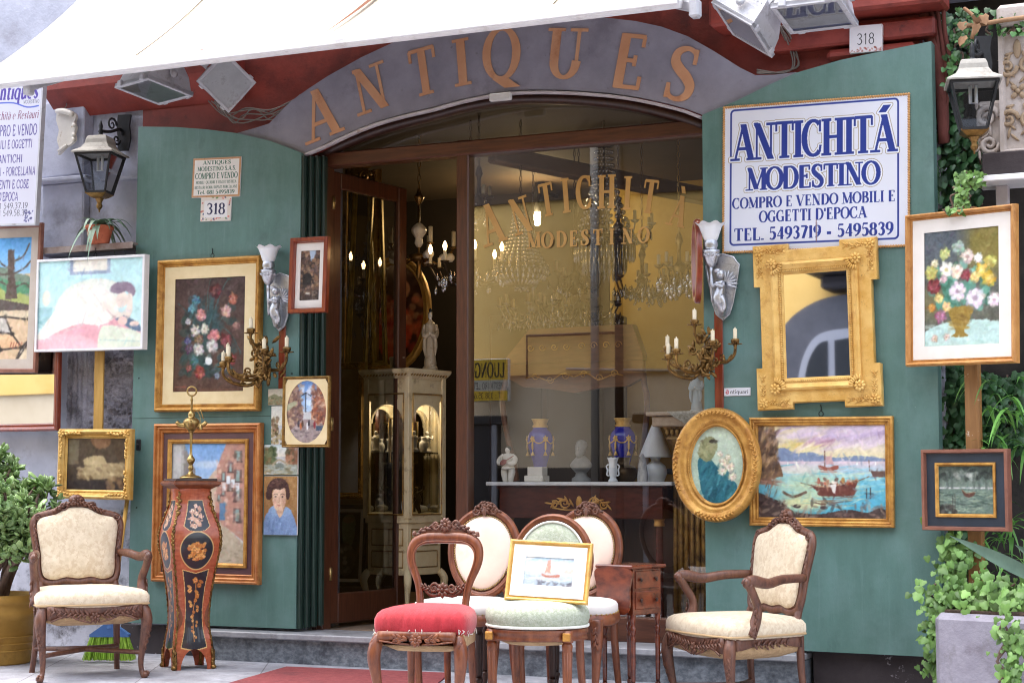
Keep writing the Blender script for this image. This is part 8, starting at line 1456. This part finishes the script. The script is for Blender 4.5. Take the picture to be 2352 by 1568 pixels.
p = on(1408, .5); t = thing('porcelain_vase', 'small white twin handled vase with gold touches on the console', 'vase', p); H = P(1408, 1052, .5).z - p.z; s = H / .2; m = MB(); m.M = Matrix.Scale(s, 4); m.lathe([(.04, 0), (.042, .012), (.028, .03), (.034, .06), (.04, .1), (.034, .14), (.04, .175), (.05, .2), (.044, .198), (.03, .15)], n=22, sub=2, wave=lambda v, th: (.004 * math.cos(6 * th) * v, .008 * math.cos(4 * th) * v))
for s_ in (-1, 1): m.tube([(s_ * .038, 0, .15), (s_ * .06, 0, .13), (s_ * .05, 0, .1), (s_ * .055, 0, .06), (s_ * .034, 0, .05)], .007, 7, 4)
m.build('body', mat('white_china', S(222, 228, 232), S(230, 234, 238), 8, .15), t)
p = on(1432, .6); t = thing('brass_urn', 'squat dark brass urn behind the small white vase', 'urn', p); m = MB(); m.lathe([(.06, 0), (.08, .03), (.085, .06), (.06, .09), (.035, .1), (.04, .14)], n=20, sub=2); m.build('urn', M['dbronze'], t)
p = on(1506, .75); t = thing('table_lamp', 'white alabaster table lamp with a cone shade beside the gilt column', 'lamp', p); m = MB(); H = P(1506, 966, .75).z - p.z; s = H / .5; m.M = Matrix.Scale(s, 4); m.lathe([(.07, 0), (.075, .02), (.095, .07), (.08, .13), (.035, .17), (.05, .2)], n=24, sub=2); m.build('base', M['frost'], t); m = MB(); m.M = Matrix.Scale(s, 4); m.lathe([(.13, .2), (.135, .21), (.07, .37), (.02, .49), (.001, .5)], n=28); m.build('shade', M['frost'], t)
p = on(1476, .55); t = thing('horn', 'grey and white polished horn standing at the right of the console', 'ornament', p); m = MB(); m.lathe([(.03, 0), (.032, .03), (.025, .09), (.014, .14), (.004, .16)], n=14, sub=2); m.build('horn', mat('horn', S(60, 60, 64), S(206, 204, 200), 5, .3, stretch=(3, 3, 1)), t)
# gilt column, slab, doily and blue robed statue at the right of the window
YG = .55; p = P(1584, 1440, YG); t = thing('gilt_column', 'fluted old gold column with carved capital and stone slab at the right of the window', 'column', (p.x, YG + .1, .2)); zt2 = P(1565, 955, YG).z - .2
m = MB(); m.box((0, 0, (zt2 - .12) / 2), (.20, .16, zt2 - .14), .006)
for k in range(6): m.tube([(-.085 + .034 * k, -.085, .05), (-.085 + .034 * k, -.085, zt2 - .16)], .014, 8)
m.build('shaft', M['giltd'], t); m = MB(); m.loft([[(sx * k, sy * k * .8, z) for sx, sy in ((-1, -1), (1, -1), (1, 1), (-1, 1))] for k, z in ((.11, zt2 - .16), (.13, zt2 - .13), (.115, zt2 - .1), (.15, zt2 - .06))], smooth=False)
for k in range(9): m.ell((-.12 + .03 * k, -.11, zt2 - .09), (.014, .016, .022), 8, 5)
m.build('capital', M['giltd'], t); m = MB(); m.box((-.02, 0, zt2 - .03), (.36, .30, .06), .006); m.box((-.02, 0, zt2 + .012), (.42, .34, .022), .004); m.build('slab', mat('pink_stone', S(176, 152, 126), S(196, 172, 146), 40, .6), t)
m = MB(); q = [(-.1, .0), (-.06, -.03), (-.01, -.06), (.03, -.085), (.07, -.06), (.11, -.025), (.15, .0)]; b_ = Vector((0, -.172, zt2 + .024)); m.add([b_ + Vector((x, 0, .001)) for x, z in q] + [b_ + Vector((x, -.004, z)) for x, z in q], [(i, i + 1, 8 + i, 7 + i) for i in range(6)], False); m.add([b_ + Vector((-.1, 0, .001)), b_ + Vector((.15, 0, .001)), b_ + Vector((.12, .25, .001)), b_ + Vector((-.06, .25, .001))], [(0, 1, 2, 3)], False); t2 = thing('lace_doily', 'white lace doily draped over the stone slab under the blue statue', 'doily', t.location); m.build('lace', mat('lace', S(206, 200, 184), S(160, 152, 134), 60, .9, bump=.6), t2)
p = t.location + Vector((.02, 0, zt2 + .026)); H = P(1576, 848, YG).z - p.z; t2 = thing('figurine', 'standing statue in white gown and pale blue cloak on the lace doily', 'figurine', p); robed(t2, H, None, mat('blue_cloak', S(150, 176, 190), S(206, 206, 200), 3, .5), M['porc'], mat('blue_veil', S(140, 168, 186), rough=.5))
# cream vitrine
zf = .2; p = GT(930, 11.35, zf); t = thing('display_cabinet', 'cream painted corner vitrine with gilt lines and arched glass door inside the shop', 'cabinet', p, R(33 + 45)); VIT = t; t.scale = (.86, .86, 1)
Hc = 1.53; a = .20; M2 = M['cream']; m = MB()
for x in (-1, 1):
    for y in (-1, 1): m.box((x * a, y * a, (Hc + .62) / 2 + .0), (.045, .045, Hc - .62), .004)
for z, th in ((.62, .06), (Hc - .09, .14), (1.04, .02)):
    if th > .03: m.box((0, 0, z), (2 * a + .02, 2 * a + .02, th), .004)
m.build('carcass', M2, t)
m = MB(); m.box((0, 0, .43), (2 * a - .01, 2 * a - .01, .34), .004); m.build('lower_case', M2, t)
m = MB()
for k, rot in ((0, 0), (1, PI / 2), (2, PI), (3, -PI / 2)):
    m.M = Matrix.Rotation(rot, 4, 'Z')
    for z in (.36, .5): m.rectmould(.001, .001, [(0, 0), (0, 0)]); m.M = Matrix.Rotation(rot, 4, 'Z') @ Matrix.Translation((0, -a + .004, z)); m.rectmould(2 * a - .09, .11, [(0, 0), (.004, .006), (.008, 0)]); m.M = Matrix.Rotation(rot, 4, 'Z')
    m.M = Matrix.Rotation(rot, 4, 'Z') @ Matrix.Translation((0, -a - .02, 1.03)); m.rectmould(2 * a - .05, .78, [(0, 0), (.005, .007), (.010, .0)])
m.M = None; m.build('gilt_lines', M['giltd'], t)
m = MB()
for rot in (0, PI / 2):   # arched door head
    m.M = Matrix.Rotation(-rot, 4, 'Z'); w_ = a - .045; zh = Hc - .30; q = [(w_, Hc - .15), (w_, zh)] + [(w_ * math.cos(PI * i / 14), zh + .12 * math.sin(PI * i / 14)) for i in range(15)] + [(-w_, zh), (-w_, Hc - .15)]; m.prism(q, -a - .012, -a + .008)
m.M = None; m.build('door_arch', M2, t)
for x in (-1, 1):
    for y in (-1, 1): m = MB(); cabriole(m, x * (a - .01), y * (a - .01), .28, (x, y), 1.5, .95); m.build('leg', M2, t)
m = MB(); m.loft([[(sx * k, sy * k, z) for sx, sy in ((-1, -1), (1, -1), (1, 1), (-1, 1))] for k, z in ((a + .01, Hc - .02), (a + .02, Hc - .01), (a + .045, Hc + .02), (a + .05, Hc + .03), (a + .05, Hc + .045))], smooth=False)
m.build('cornice', M2, t)
m = MB()
for rot in (0, 1, 2, 3):
    m.M = Matrix.Rotation(rot * PI / 2, 4, 'Z')
    for k in range(14): m.leaf((-a + .0 + k * .031, -a - .036, Hc + .008), (1, 0, .6), (0, -1, .4), .035, .014, .006)
m.M = None; m.build('gilt_frieze', M['giltd'], t)
m = MB(); m.box((0, 0, 1.04), (2 * a - .05, 2 * a - .05, .008)); m.build('glass_shelf', M['glass'], t)
m = MB()
for rot in (0, 1, 2, 3): m.M = Matrix.Rotation(rot * PI / 2, 4, 'Z'); m.add([(-a + .02, -a, .65), (a - .02, -a, .65), (a - .02, -a, Hc - .16), (-a + .02, -a, Hc - .16)], [(0, 1, 2, 3)], False)
m.M = None; m.build('glass_pane', M['glass'], t)
rz_ = Matrix.Rotation(R(78), 3, 'Z'); lamp(VIT.location + Vector((-.0, .0, Hc - .2)), 4, (1, .85, .62)); 
for k, (x, y, z, h_) in enumerate(((-.05, -.12, 1.045, .14), (.07, -.1, 1.045, .10), (-.1, .0, 1.045, .12), (.0, -.11, .652, .18), (.1, -.06, .652, .1), (-.11, -.08, .652, .12), (.02, .08, 1.045, .15))):
    q = VIT.location + rz_ @ Vector((x, y, z)); labs = ['slim white figurine on the upper glass shelf of the vitrine', 'small cream jug on the upper glass shelf of the vitrine', 'white lidded bowl on the upper glass shelf of the vitrine', 'dancing bronze figure on the floor of the vitrine', 'white shell shaped dish on the floor of the vitrine', 'small silver vase on the floor of the vitrine', 'tall white figurine at the back of the upper vitrine shelf']
    t = thing(['figurine', 'jug', 'lidded_bowl', 'figurine', 'dish', 'silver_vase', 'figurine'][k], labs[k], ['figurine', 'jug', 'bowl', 'figurine', 'dish', 'vase', 'figurine'][k], q); m = MB(); m.M = Matrix.Scale(h_ / .2, 4)
    if k in (0, 6): m.lathe([(.04, 0), (.045, .02), (.03, .04), (.03, .1), (.035, .13), (.014, .155)], n=14, sub=2); m.ell((0, 0, .175), .018); m.tube([(.03, 0, .14), (.05, -.02, .12), (.03, -.04, .15)], .009, 6, 3)
    elif k == 3: m.tube([(.02, 0, 0), (.0, 0, .06), (.01, 0, .1), (-.01, 0, .15)], [.012, .02, .022, .014], 8, 3); m.tube([(-.03, 0, .01), (-.02, -.01, .05), (.0, 0, .09)], [.01, .014, .016], 7, 3); m.tube([(0, 0, .14), (.04, 0, .16), (.05, 0, .2)], .008, 6, 3); m.tube([(0, 0, .14), (-.04, -.01, .12), (-.05, -.01, .16)], .008, 6, 3); m.ell((-.01, 0, .175), .015)
    elif k == 4: m.ell((0, 0, .05), (.1, .08, .05)); m.spiral((0, -.06, .06), .04, 1.5, (0, -1, .3), .012, (1, 0, 0))
    else: m.lathe([(.04, 0), (.045, .02), (.06, .08), (.05, .13), (.03, .15), (.036, .19), (.01, .2)], n=16, sub=2); m.tube([(.055, 0, .13), (.085, 0, .1), (.058, 0, .06)], .007, 6, 3)
    m.build('body', M['silver'] if k == 5 else M['dbronze'] if k == 3 else M['porc'], t)
q = VIT.location + rz_ @ Vector((.13, -.10, Hc + .046)); p = P(993, 850, 1); t = thing('figurine', 'tall white porcelain lady in a long robe with black hair, on top of the vitrine', 'figurine', VIT.location + rz_ @ Vector((.05, -.17, Hc + .046)), R(24)); t.scale = (.74, .74, 1); robed(t, .40, None, mat('ivory_china', S(186, 168, 140), S(206, 192, 166), 16, .3, c3=S(140, 112, 84), s3=24), M['porc'], M['black'])
t = thing('woven_bowl', 'white woven porcelain basket bowl on top of the vitrine', 'bowl', VIT.location + rz_ @ Vector((-.13, -.04, Hc + .046))); m = MB(); m.lathe([(.03, 0), (.042, .004), (.05, .07), (.054, .075), (.048, .078), (.04, .01), (.001, .008)], n=28, wave=lambda v, th: (.0012 * math.cos(24 * th), .003 * math.cos(12 * th) * v)); m.build('bowl', M['porc'], t)
# oval picture and gilt frames standing inside at the left
picture('dark oval picture with red drapery in a glowing gold frame inside the doorway', (820, 588, 992, 858), 1.9, .06, .05, OG, M['giltl'], p_madonna, 110, oval=True, rx=R(-4))
for k, (x0, y0, x1, y1, rl, lab) in enumerate(((806, 430, 850, 850, 2, 'wide tall empty gilt frame leaning in the middle behind the door glass'), (852, 450, 884, 840, -2, 'tall thin gilt frame leaning to the right behind the door glass'))):
    picture(lab, (x0, y0, x1, y1), 1.5 + .12 * k, .035, .05, OG, M['olive'], None, cat='frame', name='empty_frame', roll=R(rl), rz=R(20))
picture('tall gilt mirror with dark glass and carved crest behind the door glass', (766, 398, 893, 850), 1.75, .05, .05, OG, M['giltd'], 'mirror', cat='mirror', name='framed_mirror', orn=orn_corners, rz=R(-24), roll=R(1))
picture('gilt mirror with dark glass low behind the open door', (764, 832, 836, 1146), 1.35, .045, .05, OG, M['giltd'], 'mirror', cat='mirror', name='framed_mirror', orn=orn_corners, rz=R(10))
picture('black framed dark picture with a pale line standing on the floor behind the door glass', (764, 1158, 840, 1346), 1.2, .03, .03, FLT, M['black'], p_dark_scroll, 70, .02, M['mountw'], rz=R(12), rx=R(-6))
c = P(840, 430, 1.6); t = thing('gilt_crest', 'carved gilt crest glimpsed above the open door', 'ornament', P(824, 400, 1.5)); m = MB(); m.leafrow([(-.10, 0, -.1), (-.06, 0, .0), (0, 0, .05), (.08, 0, .1)], (0, -1, 0), .09, 26, 3, .8, .014, .03)
for s_ in (-1, 1): m.spiral((s_ * .05, -.01, -.02), .05, 1.5, (0, -1, 0), .012, (1, 0, 0), s_)
m.build('crest', M['giltd'], t)
# dark wardrobe closing the view through the door
t = thing('wardrobe', 'very dark wardrobe at the back of the shop seen through the open door', 'wardrobe', (-.95, 2.9, .17)); m = MB(); m.box((0, 0, 1.05), (.9, .5, 2.1), .01); m.build('carcass', M['wdark'], t); m = MB()
for s_ in (-1, 1): m.box((s_ * .22, -.255, 1.05), (.40, .02, 1.9), .006)
m.build('door', mat('ebony', S(24, 14, 10), S(34, 20, 15), 7, .45), t)
t = thing('dining_chair', 'black lacquered chair in the shadow under the console', 'chair', (P(1480, 1300, 1.1).x, 1.35, .2), R(10)); m = MB(); m.box((0, 0, .45), (.42, .4, .05), .02); m.build('seat', M['black'], t); m = MB(); m.tube([(-.18, .19, 0), (-.18, .2, .5), (-.14, .24, .85), (0, .25, .92), (.14, .24, .85), (.18, .2, .5), (.18, .19, 0)], .018, 8, 4); m.build('back_frame', M['black'], t)
for x in (-1, 1): m = MB(); m.tube([(x * .18, -.17, 0), (x * .18, -.17, .45)], .016, 8); m.build('leg', M['black'], t)
